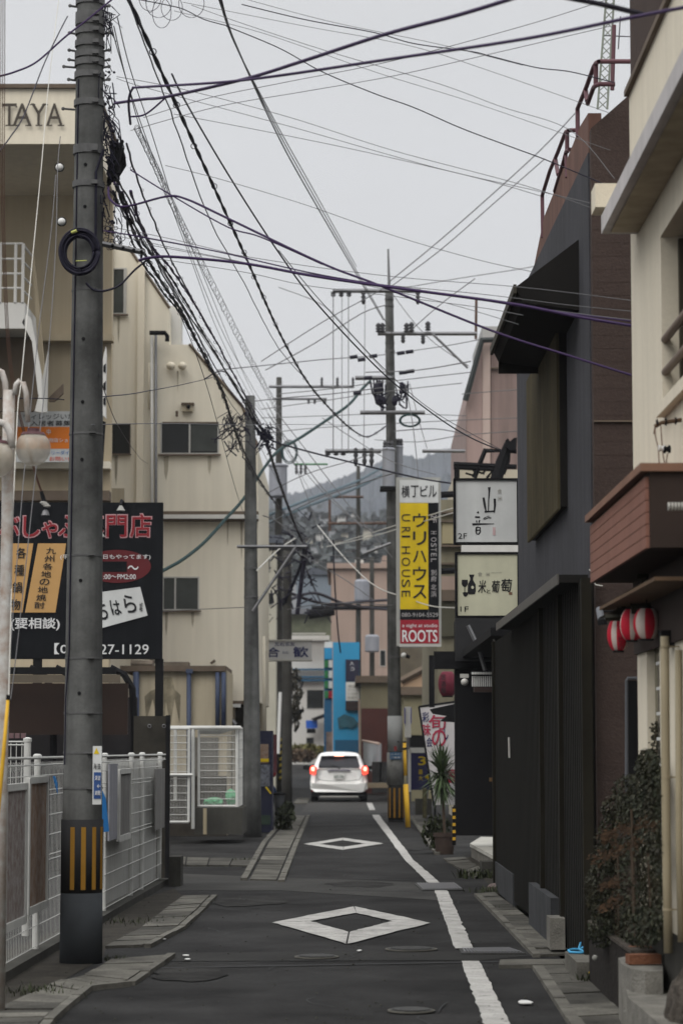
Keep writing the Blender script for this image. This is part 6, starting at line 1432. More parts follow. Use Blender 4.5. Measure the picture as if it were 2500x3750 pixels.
# curved concrete kerb step with bricks
cs = thing('concrete_step', 'pale curved concrete step edge at the bottom right corner', 'step', G(2350, 3740))
Zt = .30
pts = [(2262, 3508), (2275, 3530), (2310, 3548), (2360, 3556), (2425, 3556), (2425, 3500), (2300, 3500)]
def TOP(u, v, z): return G(u, v, z)
q = [TOP(u, v, .38) for u, v in pts]; base = [Vector((p.x, p.y, 0)) for p in q]
link('upper_block', MB().prism(base, (0, 0, .38)), CEM, cs)
q = [TOP(u, v, .25) for u, v in [(2288, 3608), (2300, 3655), (2355, 3700), (2430, 3765), (2600, 3900), (2600, 3640), (2425, 3590)]]; link('lower_block', MB().prism([Vector((p.x, p.y, 0)) for p in q], (0, 0, .25)), CEM, cs)
for (u, v, w, dz, rz, lb) in ((2358, 3520, .19, 0, .12, 'lower orange brick lying on the curved concrete step'), (2365, 3490, .2, .0, -.1, 'second brick just behind the orange one on the concrete step')):
    p = TOP(u, v + 12, .385); mb = MB().rbox(p + Vector((0, .05, .028)), (w, .1, .055), Matrix.Rotation(rz, 3, 'Z')); single('loose_brick', mb, BRICK, lb, 'brick')
mb = MB(); a = P(2462, 3640, 13.3)
mb.ball(Vector((1.80, 12.9, .22)), 1, 22, (.14, .3, .31)).ball(Vector((1.80, 13.2, .2)), 1, 18, (.10, .25, .26))
for i, v in enumerate(mb.v): mb.v[i] = v + Vector((random.uniform(-.012, .012), random.uniform(-.012, .012), random.uniform(-.012, .012)))
single('rough_rock', mb, STONE, 'rough dark rock at the bottom right corner', 'rock')

# ================================================================== THE CAR
def car():
    Yc = 75.0; c = G(1240, 2938); Yc = c.y; X0 = P(1241, 2850, Yc).x; S = 1.05
    t = thing('white_hatchback', 'white hatchback driving away with glowing brake lights', 'car', (X0, Yc, 0))
    # cross-sections: (y, roof z, belt half-width, roof half-width, bottom z)
    st_ = [(0.00, .98, .70, .60, .42), (.04, 1.02, .80, .62, .32), (.18, 1.22, .845, .62, .25), (.42, 1.41, .848, .60, .23), (.9, 1.47, .848, .60, .22), (1.6, 1.48, .848, .60, .22), (2.3, 1.43, .848, .59, .22), (2.9, 1.10, .84, .62, .22), (3.5, .92, .82, .70, .24), (3.95, .70, .70, .62, .3)]
    mb = MB(); nr = None
    for (y, zr, wb, wr_, zb) in st_:
        zbelt = min(.93, zr - .05) if zr > .9 else zr - .1
        half = [(wb * .90, zb), (wb * .99, zb + .14), (wb, .55), (wb * .985, .72 if zr > .8 else zr - .15), (wb * .93, zbelt), (wr_ + (wb - wr_) * .35, zbelt + (zr - zbelt) * .55), (wr_, zr - .06 * min(1, (zr - zbelt) * 3)), (wr_ * .7, zr - .012), (0, zr)]
        ring = [(X0 + x * S, Yc + y * S, z * S) for x, z in half] + [(X0 - x * S, Yc + y * S, z * S) for x, z in half[-2::-1]]
        n = len(ring)
        if nr is None: mb.add(ring, []); nr = 0; mb.f.append(tuple(range(n)))
        else:
            base = len(mb.v) - n; mb.add(ring, []); b2_ = len(mb.v) - n
            for j in range(n): mb.f.append((base + j, base + (j + 1) % n, b2_ + (j + 1) % n, b2_ + j))
    mb.f.append(tuple(range(len(mb.v) - 1, len(mb.v) - n - 1, -1)))
    body = link('body', mb, CARW, t, smooth=True)
    md = body.modifiers.new('sub', 'SUBSURF'); md.levels = md.render_levels = 2
    def q(x, y, z): return Vector((X0 + x * S, Yc + y * S, z * S))
    def slab(pts, th, m, name, par=t, sm=False):   # front face outline slightly curved
        return link(name, MB().prism([q(*p) for p in pts], (0, th, 0)), m, par, smooth=sm)
    # rear glass follows the hatch
    slab([(-.60, .0, 1.0), (.60, .0, 1.0), (.60, .02, 1.07), (.52, .20, 1.33), (.50, .24, 1.345), (-.50, .24, 1.345), (-.52, .20, 1.33), (-.60, .02, 1.07)], .03, CARG, 'rear_window')
    slab([(-.56, .13, 1.40), (.56, .13, 1.40), (.54, .10, 1.375), (-.54, .10, 1.375)], .28, CARW, 'spoiler')
    slab([(-.13, .085, 1.395), (.13, .085, 1.395), (.13, .085, 1.335), (-.13, .085, 1.335)], .03, LAMPH, 'high_brake_lamp')
    slab([(.0, -.03, 1.02), (.02, -.03, 1.0), (-.22, .0, 1.07), (-.22, .0, 1.085)], .01, BLK, 'wiper')
    for s in (-1, 1):
        slab([(s * .66, -.045, 1.03), (s * .80, .0, 1.06), (s * .85, .06, .98), (s * .84, .05, .83), (s * .72, -.035, .80), (s * .67, -.045, .87)], .12, LAMPR, 'tail_lamp')
        link('lamp_core', MB().ball(q(s * .76, -.045, .965), .055, 12, (1, .4, 1.2)), LAMPH, t, smooth=True)
        slab([(s * .76, -.02, .42), (s * .80, -.01, .42), (s * .80, -.01, .28), (s * .77, -.02, .28)], .04, LAMPD, 'rear_reflector')
        slab([(s * .86, 1.9, 1.03), (s * 1.06, 1.9, 1.07), (s * 1.07, 1.9, .94), (s * .88, 1.9, .93)], .1, BLK, 'side_mirror')
        slab([(s * .845, .45, .98), (s * .85, 2.3, .98), (s * .66, 2.0, 1.38), (s * .66, .7, 1.36)], .01, CARG, 'side_window')
        wh = link('rear_wheel' if 1 else '', MB().lathe([(.12, -.1), (.30, -.1), (.315, -.05), (.315, .05), (.30, .1), (.12, .1)], q(s * .72, .62, .30), 24, 'X'), TYRE, t, smooth=False)
        link('rim', MB().lathe([(.02, .105 * s), (.2, .103 * s), (.2, .09 * s)], q(s * .72, .62, .30), 16, 'X'), STEEL, wh)
        link('front_wheel', MB().lathe([(.12, -.1), (.30, -.1), (.315, -.05), (.315, .05), (.30, .1), (.12, .1)], q(s * .72, 3.1, .30), 24, 'X'), TYRE, t)
    link('hatch_gap', MB().tube([q(*p_) for p_ in ((-.66, -.052, 1.0), (-.665, -.06, .80), (-.60, -.10, .66), (-.3, -.125, .62), (.3, -.125, .62), (.60, -.10, .66), (.665, -.06, .80), (.66, -.052, 1.0))], .008, 4), BLK, t)
    link('emblem', MB().lathe([(.035, 0), (.035, .01), (.001, .012)], q(0, -.06, .985), 16, 'Y'), STEEL, t)
    slab([(-.34, -.06, .93), (.34, -.06, .93), (.33, -.06, .905), (-.33, -.06, .905)], .05, mat('chrome strip', (.12, .10, .18), .25, .1, 4, metal=.6), 'handle_strip')
    pl = slab([(-.165, -.065, .84), (.165, -.065, .84), (.165, -.065, .68), (-.165, -.065, .68)], .02, WHITE, 'number_plate')
    tx = MB(); c0 = q(-.13, -.07, .71); c1 = q(.13, -.07, .775); put_text(tx, '67-76', c0.x, c0.z, c1.x, c1.z, c0.y, bold=.02); link('lettering', tx, mat('green plate ink', (.02, .08, .05), .6, .1, 3), pl)
    slab([(-.83, -.05, .63), (-.78, -.10, .56), (-.5, -.13, .53), (.5, -.13, .53), (.78, -.10, .56), (.83, -.05, .63), (.83, -.03, .40), (.70, -.09, .30), (-.70, -.09, .30), (-.83, -.03, .40)], .25, CARW, 'bumper')
    slab([(-.80, -.02, .31), (.80, -.02, .31), (.78, -.02, .17), (-.78, -.02, .17)], .3, BLK, 'diffuser')
    slab([(-.56, -.05, .185), (.56, -.05, .185), (.56, -.05, .15), (-.56, -.05, .15)], .04, ALU, 'lower_strip')
car()

# ================================================================== WIRES
def cat(pts, n=8):
    out = []; m = len(pts)
    for i in range(m - 1):
        p0 = pts[max(i - 1, 0)]; p1 = pts[i]; p2 = pts[i + 1]; p3 = pts[min(i + 2, m - 1)]
        for k in range(n):
            t = k / n; out.append(.5 * ((2 * p1) + (p2 - p0) * t + (2 * p0 - 5 * p1 + 4 * p2 - p3) * t * t + (3 * p1 - p0 - 3 * p2 + p3) * t ** 3))
    out.append(pts[-1]); return out
def wpts(uv, Y0, Y1):
    L = [0]
    for a, b in zip(uv[:-1], uv[1:]): L.append(L[-1] + math.hypot(b[0] - a[0], b[1] - a[1]))
    # inverse depth runs evenly across the picture for a straight line in space
    return [P(u, v, 1 / (1 / Y0 + (1 / Y1 - 1 / Y0) * (l / L[-1]))) for (u, v), l in zip(uv, L)]
def wire(uv, Y0, Y1, r, label, m=CABLE, twist=0, loops=0, group=None, name='overhead_cable', disp=True, n=8, jit=0):
    if disp: uv = [(u * 1.5944, v * 1.5944) for u, v in uv]
    pts = cat(wpts(uv, Y0, Y1), n)
    if jit:
        pts = [p + Vector((random.gauss(0, jit), 0, random.gauss(0, jit))) for p in pts]
    mb = MB(); 
    if twist:
        mb.tube(pts, r * .7, 6)
        for s in (0, 1):
            L = 0; q = []
            fine_ = []
            for a, b in zip(pts[:-1], pts[1:]):
                for k in range(5): fine_.append(a.lerp(b, k / 5))
            for i, p in enumerate(fine_):
                if i: L += (p - fine_[i - 1]).length
                a = L * twist + s * PI; q.append(p + Vector((math.cos(a), 0, math.sin(a))) * r * .62)
            mb.tube(q, r * .5, 5)
    else: mb.tube(pts, r, 6)
    if loops:
        L = 0
        for i in range(1, len(pts)):
            L += (pts[i] - pts[i - 1]).length
            if L > loops: L = 0; mb.torus(pts[i] + Vector((random.uniform(-.01, .01), 0, random.uniform(-.015, .01))), r * 1.6, r * .25, n=10, m=4)
    o = link(name, mb, m); return tag(o, label, 'cable', group)
W = wire
W([(284, -30), (405, 240), (560, 580), (640, 760), (700, 868), (745, 925), (800, 980), (840, 1003), (870, 990), (890, 975)], 17, 54, .0165, 'thick dark twisted cable sweeping from top left down to the transformer pole', twist=5, loops=1.4)
W([(284, -30), (340, 120), (400, 280), (480, 500), (560, 650), (640, 800), (700, 868)], 16.8, 40, .006, 'thin strand following the thick dark twisted cable', jit=.003)
W([(0, 175), (35, 165), (85, 142), (150, 85), (205, 42), (262, -5)], 18.2, 18.6, .008, 'violet cable rising left of the near pole to the top edge', CABLEP)
W([(300, 285), (296, 235), (305, 204), (330, 200), (560, 184), (900, 135), (1200, 90), (1450, 40), (1580, 15)], 18.6, 11.5, .0095, 'rope-like violet cable crossing the sky to the upper right corner', CABLEP)
W([(265, 237), (330, 228), (385, 222), (560, 182), (690, 142), (880, 80), (1050, 35), (1190, -8)], 18.7, 12.5, .0115, 'thick violet cable crossing the sky and leaving at the top edge', CABLEP)
W([(300, 268), (335, 262), (380, 225)], 18.7, 18.5, .007, 'short violet loop joining two violet cables beside the near pole', CABLEP)
W([(1290, -8), (1380, 10), (1475, 33)], 12.3, 12.6, .014, 'short thick black cable at the top right corner')
W([(238, 530), (330, 545), (500, 578), (740, 632), (1000, 672), (1250, 712), (1450, 738)], 18.8, 16.4, .0055, 'upper slim violet cable running right below the middle of the sky', CABLEP)
W([(320, 598), (345, 592), (400, 590), (560, 605), (720, 634), (900, 660), (1170, 697), (1330, 728), (1450, 748)], 18.6, 16.3, .0115, 'heavy violet cable running right below the middle of the sky', CABLEP)
W([(198, 650), (215, 665), (240, 668), (275, 655), (310, 620), (345, 592)], 18.5, 18.6, .009, 'drooping black cable looping from the coil to the violet cable')
W([(250, 430), (252, 455), (275, 474), (310, 470), (385, 451), (430, 458), (520, 500), (740, 605), (870, 655), (1130, 760), (1300, 815), (1450, 862)], 18.6, 16.6, .009, 'wavy violet cable from the splice bundle down to the brown wall', CABLEP)
W([(300, 390), (380, 440), (520, 520), (600, 545), (740, 607)], 18.7, 18.2, .006, 'slim cable joining the wavy violet cable above the beige building', CABLEP)
W([(395, 170), (430, 240), (530, 410), (640, 580), (730, 700), (880, 858), (1000, 955), (1080, 1005), (1150, 1035)], 17.5, 30, .0075, 'straight dark cable dropping to the right behind the slate building')
W([(640, 575), (735, 690), (885, 850), (1000, 948), (1150, 1033)], 18.4, 30, .0035, 'thin strand just above the straight dark cable to the slate building')
for k, (a, b) in enumerate((((502, -5), (880, 735)), ((508, -5), (900, 765)), ((503, -5), (818, 612)))):
    W([(a[0], a[1]), (540, 98 + k * 2), (625 + k * 5, 285), (708 + k * 7, 440), b], 30, 54, .012 if k == 0 else .009, 'pale grey line falling from the top edge toward the transformer pole', WIREG, group='three pale grey lines falling to the transformer pole', name='overhead_wire')
W([(505, -5), (540, 100), (585, 195)], 30, 37, .012, 'dark upper part of the lines falling to the transformer pole', CABLE)
# main bundle from near pole down to the second pole and beyond
BL = 'dark strand of the thick cable bundle from the near pole to the second pole'; BG = 'strands of the bundle from the near pole to the second pole'
B0 = [[(265, 420), (300, 480), (345, 560), (400, 665), (470, 800), (520, 885), (572, 950)], [(280, 440), (330, 560), (395, 640), (470, 770), (530, 870), (590, 965)], [(262, 400), (318, 500), (360, 600), (410, 690), (480, 790), (540, 890), (580, 960)],
      [(300, 440), (340, 550), (410, 640), (480, 755), (540, 865), (600, 975)], [(290, 330), (330, 450), (380, 570), (430, 665), (500, 790), (560, 905), (590, 975)]]
for i, b in enumerate(B0): W(b, 18.8, 44.5, .0085 + .0035 * (i % 2), BL, CABLE if i % 3 else CABLEP, twist=(5 if i % 2 else 0), loops=.9, group=BG, jit=.0035)
W([(268, 425), (320, 560), (380, 660), (420, 720), (480, 840), (510, 895), (545, 1000), (585, 1085), (640, 1165), (700, 1240)], 18.8, 68, .016, 'thickest dark cable passing left of the second pole down to the far poles', twist=7, loops=.6)
W([(260, 440), (310, 560), (360, 650), (440, 760), (500, 880), (530, 960), (560, 1050), (600, 1115), (655, 1180)], 18.8, 60, .0105, 'frayed dark cable beside the thickest one left of the second pole', twist=9, loops=.35, jit=.01)
W([(580, 960), (605, 990), (620, 1040), (650, 1130), (680, 1210), (700, 1255)], 45, 68, .035, 'heavy dark cable from the second pole down to the far left poles', CABLE, twist=6)
W([(700, 1250), (690, 1300), (660, 1370), (650, 1390)], 68, 70, .05, 'short heavy cable dropping beside the far left poles')
W([(672, 1240), (700, 1300), (730, 1370), (760, 1430)], 66, 90, .025, 'dark cable slanting down right of the far left poles')
W([(765, 1240), (768, 1330), (775, 1440), (782, 1500)], 60, 60, .02, 'black wire hanging straight down in mid street')
# lashed loop wires (ladder-like)
random.seed(5)
for k, off in enumerate((0, 13)):
    W([(308 + off, 295), (345 + off, 370), (395 + off, 480), (450 + off, 590), (500 + off, 690), (555 + off, 800), (600 + off * .7, 880), (640 + off * .4, 950)], 18.8, 60, .0035, 'thin pale wire of the looped ladder pair right of the near bundle', WIREG, group='looped ladder pair')
mb = MB(); pr_ = cat(wpts([(u * 1.5944, v * 1.5944) for u, v in [(314, 295), (351, 370), (401, 480), (456, 590), (506, 690), (561, 800), (604, 880), (642, 950)]], 18.8, 60), 13)
for i, p in enumerate(pr_): s = p.y / F; mb.torus(p + Vector((random.uniform(-.004, .004) * s * 500, 0, 0)), 8 * s * random.uniform(.6, 1.15), .0014 + .00004 * p.y, n=12, m=4, sz=1.7)
tag(link('lashing_loops', mb, WIREG), 'chain of small wire loops threaded along the pale ladder pair', 'cable lashing')
# thin fans
TG = 'hairline wires fanning from the near pole over the beige building'; TL = 'hairline wire fanning down from the near pole past the beige building'
for uv in ([(270, 40), (300, 160), (350, 310), (430, 560), (520, 780), (610, 940), (650, 1010)], [(262, 60), (290, 180), (335, 330), (400, 470), (470, 640), (560, 860), (600, 940)], [(272, 470), (380, 660), (430, 720), (520, 910), (600, 1030), (700, 1240)],
           [(300, 500), (390, 650), (470, 780), (540, 880), (640, 1010), (720, 1140)], [(250, 30), (275, 130), (330, 300), (440, 600), (500, 760), (570, 900), (610, 960)], [(330, 540), (400, 660), (480, 780), (560, 900), (600, 1000)]):
    W(uv, 18.8, 58, .0045, TL, WIREG, group=TG, name='overhead_wire')
RL = 'hairline wire strung from the near pole rightward across the grey sky'; RG = 'hairline wires strung rightward across the sky'
S_ = lambda L: [(u, v) for u, v in L]
for uv in ([(268, 180), (330, 200), (560, 262), (700, 300), (1000, 385), (1240, 440), (1370, 470)], [(268, 176), (420, 205), (660, 268), (900, 345), (1200, 425), (1370, 482)], [(330, 270), (480, 225), (660, 188), (900, 140), (1200, 60), (1390, 0)], [(300, 300), (500, 245), (700, 210), (900, 175), (1100, 130), (1400, 60)],
           [(380, 380), (500, 410), (700, 470), (900, 540), (1090, 595), (1225, 625)], [(400, 262), (600, 300), (820, 345), (1100, 410), (1240, 450)], [(440, 12), (560, 55), (760, 120), (1000, 190), (1150, 245), (1310, 300), (1410, 410)],
           [(250, 520), (420, 555), (700, 625), (1000, 690), (1190, 745)], [(260, 540), (500, 590), (760, 640), (1100, 675), (1300, 700), (1450, 715)], [(330, 560), (600, 610), (900, 660), (1250, 710), (1450, 735)], [(270, 535), (600, 595), (900, 635), (1200, 660), (1448, 690)], [(345, 592), (560, 625), (700, 655), (900, 680), (1100, 706), (1200, 724)]):
    W(uv, 18.8, 17, .0026, RL, WIREG, group=RG, name='overhead_wire')
W([(555, 10), (700, 45), (860, 75), (950, 100), (1080, 118), (1130, 130), (1230, 155), (1310, 165), (1410, 190)], 18.5, 17.5, .0042, 'thin wavy dark cable sagging across the upper right sky')
W([(520, 60), (640, 110), (740, 165), (860, 215), (950, 247), (1060, 295), (1180, 340), (1260, 370), (1415, 435)], 18.6, 17.5, .0045, 'dark wavy cable sagging below the wavy upper one in the right sky')
W([(300, -5), (400, 15), (430, 25), (470, 45), (525, 60)], 18.6, 18.6, .004, 'dark cable leaving the loops at the top of the near pole')
mb = MB()
for (u, v, ru, rv) in ((345, -5, 26, 32), (365, 8, 30, 34), (395, 18, 25, 30), (372, 30, 22, 36), (440, 8, 30, 34), (345, 0, 10, 30)):
    c = P(u * 1.5944, v * 1.5944, 18.5); mb.torus(c, ru * 1.5944 * 18.5 / F, .0025, n=22, m=4, sz=rv / ru)
tag(link('wire_loops', mb, CABLE), 'loose round loops of thin cable at the top edge right of the near pole', 'cable loops')
for i, (uv, lb) in enumerate((([(400, 25), (600, 75), (860, 165), (1100, 240), (1400, 345)], 'upper'), ([(420, 5), (700, 60), (940, 105), (1130, 165), (1400, 260)], 'top'), ([(560, -3), (760, 50), (1000, 100), (1200, 150)], 'short'))):
    W(uv, 18.5, 17.5, .0022, 'faint hairline running right from the top edge, %s one' % lb, WIREG, name='overhead_wire')
# left part: guys and drops
W([(217, -10), (178, 319), (153, 606), (115, 1000), (78, 1400), (66, 1500), (48, 1900), (42, 2200), (33, 2560)], 18.9, 15.1, .0032, 'white guy strand running down left of the near pole', WIREW, disp=False, name='guy_wire')
W([(205, 640), (190, 830), (150, 1150), (128, 1350), (88, 1750), (60, 2100), (30, 2500)], 18.5, 16, .0032, 'grey guy strand between the white one and the near pole', WIREG, disp=False, name='guy_wire')
W([(222, 500), (212, 620), (205, 900), (180, 1270), (140, 1650), (98, 2050), (60, 2400), (40, 2560)], 18.7, 16, .0032, 'grey guy strand nearest the near pole, with the egg insulators', WIREG, disp=False, name='guy_wire')
W([(248, 60), (212, 130), (160, 240), (90, 420), (40, 500), (-5, 560)], 18.6, 17, .0052, 'dark cable slanting down to the left edge across the TAYA letters', disp=False)
for k in range(3): W([(5 + k * 7, -10), (4 + k * 7, 400), (8 + k * 5, 800), (26 + k * 5, 1250), (58 + k * 4, 1470), (96 + k * 4, 1620), (128 + k * 3, 1735), (150 + k * 3, 1800)], 16, 17.5, .0028, 'brown twin wire at the left edge dropping behind the globe lamp', COPPER, disp=False, group='brown wires at the left edge', name='overhead_wire')
W([(0, 915), (100, 915), (148, 918)], 18, 18.4, .004, 'dark wire crossing the left edge at the height of the lamp arms')
W([(228, 912), (300, 905), (340, 898), (420, 883), (490, 866), (505, 856)], 20, 40, .0055, 'sagging dark cable from the near pole across the beige building')
W([(228, 860), (270, 975), (320, 1050), (340, 1065)], 19, 48, .004, 'thin dark drop wire slanting across the beige pilaster')
W([(210, 975), (400, 973), (560, 976), (700, 975), (840, 977)], 19, 54, .0045, 'level thin wire crossing the beige windows to the transformer pole', WIREG)
W([(365, 1405), (450, 1400), (560, 1395)], 48, 46, .008, 'thin level wire under the lowest beige window', WIREG)
W([(380, 650), (470, 870), (560, 1180), (620, 1290)], 22, 58, .0042, 'thin dark wire slanting over the sliding window of the beige building')
W([(372, 1312), (420, 1285), (470, 1245), (520, 1190), (560, 1145), (610, 1070), (640, 1035), (690, 1005), (750, 965), (800, 930), (830, 895), (850, 875)], 45, 56, .032, 'long green cable rising from the black sign to the transformer pole', CABLEG)
W([(590, 985), (625, 1012), (700, 1035), (840, 1070), (960, 1098), (1035, 1110)], 46, 48, .017, 'dark cable from the second pole to the top of the hostel sign')
W([(470, 870), (525, 860), (590, 990)], 42, 45, .012, 'short dark cable above the second pole')
W([(770, 1250), (850, 1225), (930, 1200), (1048, 1165)], 62, 46, .011, 'upper white wire crossing the hostel sign', WIREW)
W([(750, 1256), (850, 1233), (930, 1210), (1040, 1178)], 62, 46, .011, 'lower white wire crossing the hostel sign', WIREW)
W([(728, 1205), (790, 1280), (860, 1345), (930, 1372), (990, 1392), (1045, 1396)], 62, 46, .011, 'white wire sagging across the foot of the hostel sign', WIREW)
W([(590, 1310), (640, 1262), (680, 1235)], 46, 60, .014, 'pale stay wire rising right of the second pole', WIREW)
# network around transformer pole
NL = 'thin line of the wire net around the transformer pole'; NG = 'wire net around the transformer pole'
net = [[(500, 850), (620, 838), (740, 826), (850, 818), (900, 812)], [(900, 812), (1020, 795), (1100, 780)], [(520, 930), (640, 915), (760, 905), (880, 890)], [(600, 940), (760, 918), (880, 900), (1060, 880)], [(840, 855), (960, 850), (1080, 830)],
       [(580, 1000), (700, 985), (860, 975), (1060, 965), (1190, 960)], [(640, 905), (760, 893), (860, 880), (1080, 855)], [(600, 960), (750, 955), (900, 950), (1070, 955)], [(765, 676), (765, 1035)], [(785, 678), (785, 1035)], [(800, 678), (800, 1035)], [(838, 690), (835, 1050)],
       [(890, 650), (1000, 560), (1120, 455), (1240, 345), (1320, 260)], [(895, 660), (1010, 575), (1130, 470), (1250, 365)], [(905, 665), (1050, 640), (1180, 620), (1235, 610)], [(600, 830), (740, 740), (850, 680), (890, 655)], [(610, 850), (720, 790), (830, 720), (890, 700)], [(640, 660), (740, 700), (800, 760), (880, 850)],
       [(890, 660), (950, 740), (1000, 790), (1075, 840)], [(930, 770), (1010, 700), (1090, 640)], [(615, 950), (660, 1010), (740, 1120), (830, 1210)], [(630, 940), (700, 1030), (800, 1160), (900, 1280)], [(640, 1010), (760, 1150), (880, 1240), (950, 1300)], [(600, 1140), (700, 1090), (800, 1060), (890, 1030)],
       [(620, 1200), (720, 1150), (830, 1110), (910, 1085)], [(740, 960), (800, 1000), (900, 1060), (1000, 1090)], [(930, 880), (945, 960), (955, 1040), (960, 1100)], [(940, 880), (960, 960), (980, 1030)], [(905, 990), (1000, 985), (1080, 1000)], [(620, 1280), (740, 1275), (850, 1285), (900, 1290)],
       [(660, 1400), (760, 1385), (900, 1390)], [(655, 1250), (720, 1290), (790, 1330), (860, 1380)], [(590, 1180), (640, 1200), (700, 1255)], [(612, 925), (640, 980), (690, 1100), (740, 1240)], [(1060, 905), (1120, 900), (1190, 895)], [(860, 1010), (960, 1015), (1060, 1000), (1190, 990)]]
for i, uv in enumerate(net): W(uv, 50 + (i * 7) % 13, 58 - (i * 5) % 11, .0095 if i % 4 else .012, NL, WIREG, group=NG, name='overhead_wire', n=4)
for k, (u, v) in enumerate(((830, 826), (857, 818), (920, 811), (940, 808), (812, 820), (925, 856), (942, 853), (820, 903), (925, 900), (845, 868))):
    single('line_damper', MB().tube([P((u - 9) * 1.5944, (v + 1.2) * 1.5944, 54.5), P((u + 9) * 1.5944, (v - 1.2) * 1.5944, 54.5)], .045, 6), CABLE, 'short dark sleeve threaded on a thin line near the transformer pole', 'line sleeve', 'dark sleeves on the lines at the transformer pole')
# teal far cables before the hill
for k, uv in enumerate(([(600, 1190), (700, 1150), (820, 1105), (900, 1060)], [(600, 1208), (700, 1165), (820, 1120), (905, 1075)])): W(uv, 80, 110, .05, 'broad teal cable before the hill, %s one' % ('upper', 'lower')[k], mat('teal sheath', (.06, .10, .12), .6, .1, 3))
W([(650, 1385), (720, 1362), (800, 1390), (890, 1400)], 75, 85, .05, 'heavy black cable sagging over the dark roofs')
W([(640, 1350), (700, 1375), (760, 1388), (830, 1382), (895, 1378)], 75, 85, .05, 'second heavy black cable over the dark roofs')
single('cable_closure', MB().tube([P(1130, 2250, 80), P(1225, 2240, 80)], .16, 10, .12), BLK, 'long black cable closure hanging over the dark roofs', 'cable closure')
# service clutter at top of second pole
random.seed(9); mb = MB()
for i in range(60):
    a = P(random.uniform(820, 910), random.uniform(1505, 1620), 44.8); e = a + Vector((random.uniform(-.25, .25), 0, -random.uniform(-.05, .3))); mb.tube([a, (a + e) / 2 + Vector((random.uniform(-.1, .1), 0, -.05)), e], random.uniform(.006, .014), 4)
o = tag(link('wire_tangle', mb, CABLE), 'tangle of service wires left of the top of the second pole', 'wire tangle'); o['kind'] = 'stuff'
mb = MB()
for i in range(70):
    a = P(random.uniform(945, 1000), random.uniform(1560, 1640), 46); e = a + Vector((random.uniform(-.15, .15), 0, random.uniform(-.15, .15))); mb.tube([a, e], random.uniform(.006, .016), 4)
for i in range(90):
    a = P(random.uniform(985, 1150), random.uniform(1900, 2260), 66); e = a + Vector((random.uniform(-.35, .35), 0, random.uniform(-.4, .3))); mb.tube([a, e], random.uniform(.008, .022), 4)
o = tag(link('wire_tangle', mb, CABLE), 'tangle of clips and wires right of the second pole and over the street', 'wire tangle'); o['kind'] = 'stuff'
mb = MB().tube([P(2155, 2085, 18.3), P(2168, 2098, 18.3), P(2165, 2120, 18.3), P(2180, 2142, 18.3), P(2205, 2146, 18.3)], .005, 5); single('loose_cable_end', mb, WIREW, 'pale loose cable end at the near tip of the dark canopy', 'cable')

# ================================================================== HILL AND TOWN
import mathutils.noise as MN
def hill(name, Y0, prof, depth, m, amp, step=10):
    us = list(range(300, 2200, step)); mb = MB(); rows = 14
    def ridge(u):
        for (a, b) in zip(prof[:-1], prof[1:]):
            if a[0] <= u <= b[0]: f = (u - a[0]) / (b[0] - a[0]); f = f * f * (3 - 2 * f); return a[1] + (b[1] - a[1]) * f
        return prof[-1][1] if u > prof[-1][0] else prof[0][1]
    for j in range(rows):
        f = j / (rows - 1); Y = Y0 + depth * f
        for u in us:
            top = P(u, ridge(u), Y0 + depth).z; z = 5 + (top - 5) * (f ** .8)
            x = (u - CU) / F * (Y0 + depth * .6) * 1.0
            nn = MN.fractal(Vector((x * .012, Y * .01, 3)), 1, 2, 5) * amp * (.3 + f) ; n2 = random.uniform(-1, 1) * 2.0
            mb.v.append(Vector((x * Y / (Y0 + depth * .6), Y, z + nn * (math.sin(PI * f) * .8 + .06) + n2 * (.5 if f < .9 else .9))))
    w = len(us)
    for j in range(rows - 1):
        for i in range(w - 1): mb.f.append((j * w + i, j * w + i + 1, (j + 1) * w + i + 1, (j + 1) * w + i))
    return struct(name, mb, m)
random.seed(31)
hill('hill', 420, [(300, 1860), (800, 1815), (950, 1796), (1080, 1800), (1194, 1770), (1309, 1752), (1393, 1730), (1534, 1692), (1663, 1646), (1800, 1640), (2200, 1700)], 800, HILLM, 16)
# houses on the slope
ROOFS = [ROOFF, ROOFB, mat('far red roof', (.14, .08, .07), .8, .2, .3), mat('far pale roof', (.24, .25, .27), .8, .2, .3)]
WALLS = [WALLF, mat('far cream wall', (.42, .39, .32), .85, .1, .3), mat('far grey wall', (.3, .31, .32), .85, .1, .3)]
hl = [(1060, 2050, 260), (1095, 2075, 240), (1130, 2090, 230), (1165, 2060, 250), (1200, 2085, 235), (1240, 2050, 260), (1275, 2025, 280), (1110, 2030, 300), (1150, 2010, 320), (1190, 2000, 330), (1230, 1990, 340), (1330, 2010, 290), (1380, 2005, 300), (1262, 1965, 380), (1215, 1950, 400), (1170, 1965, 380), (1130, 1985, 350), (1185, 1900, 470), (1250, 1905, 460), (1345, 1950, 380), (1075, 2000, 340), (1300, 1890, 500), (1390, 1925, 420), (1085, 2125, 205), (1150, 2140, 200), (1205, 2130, 210), (1255, 2105, 215)]
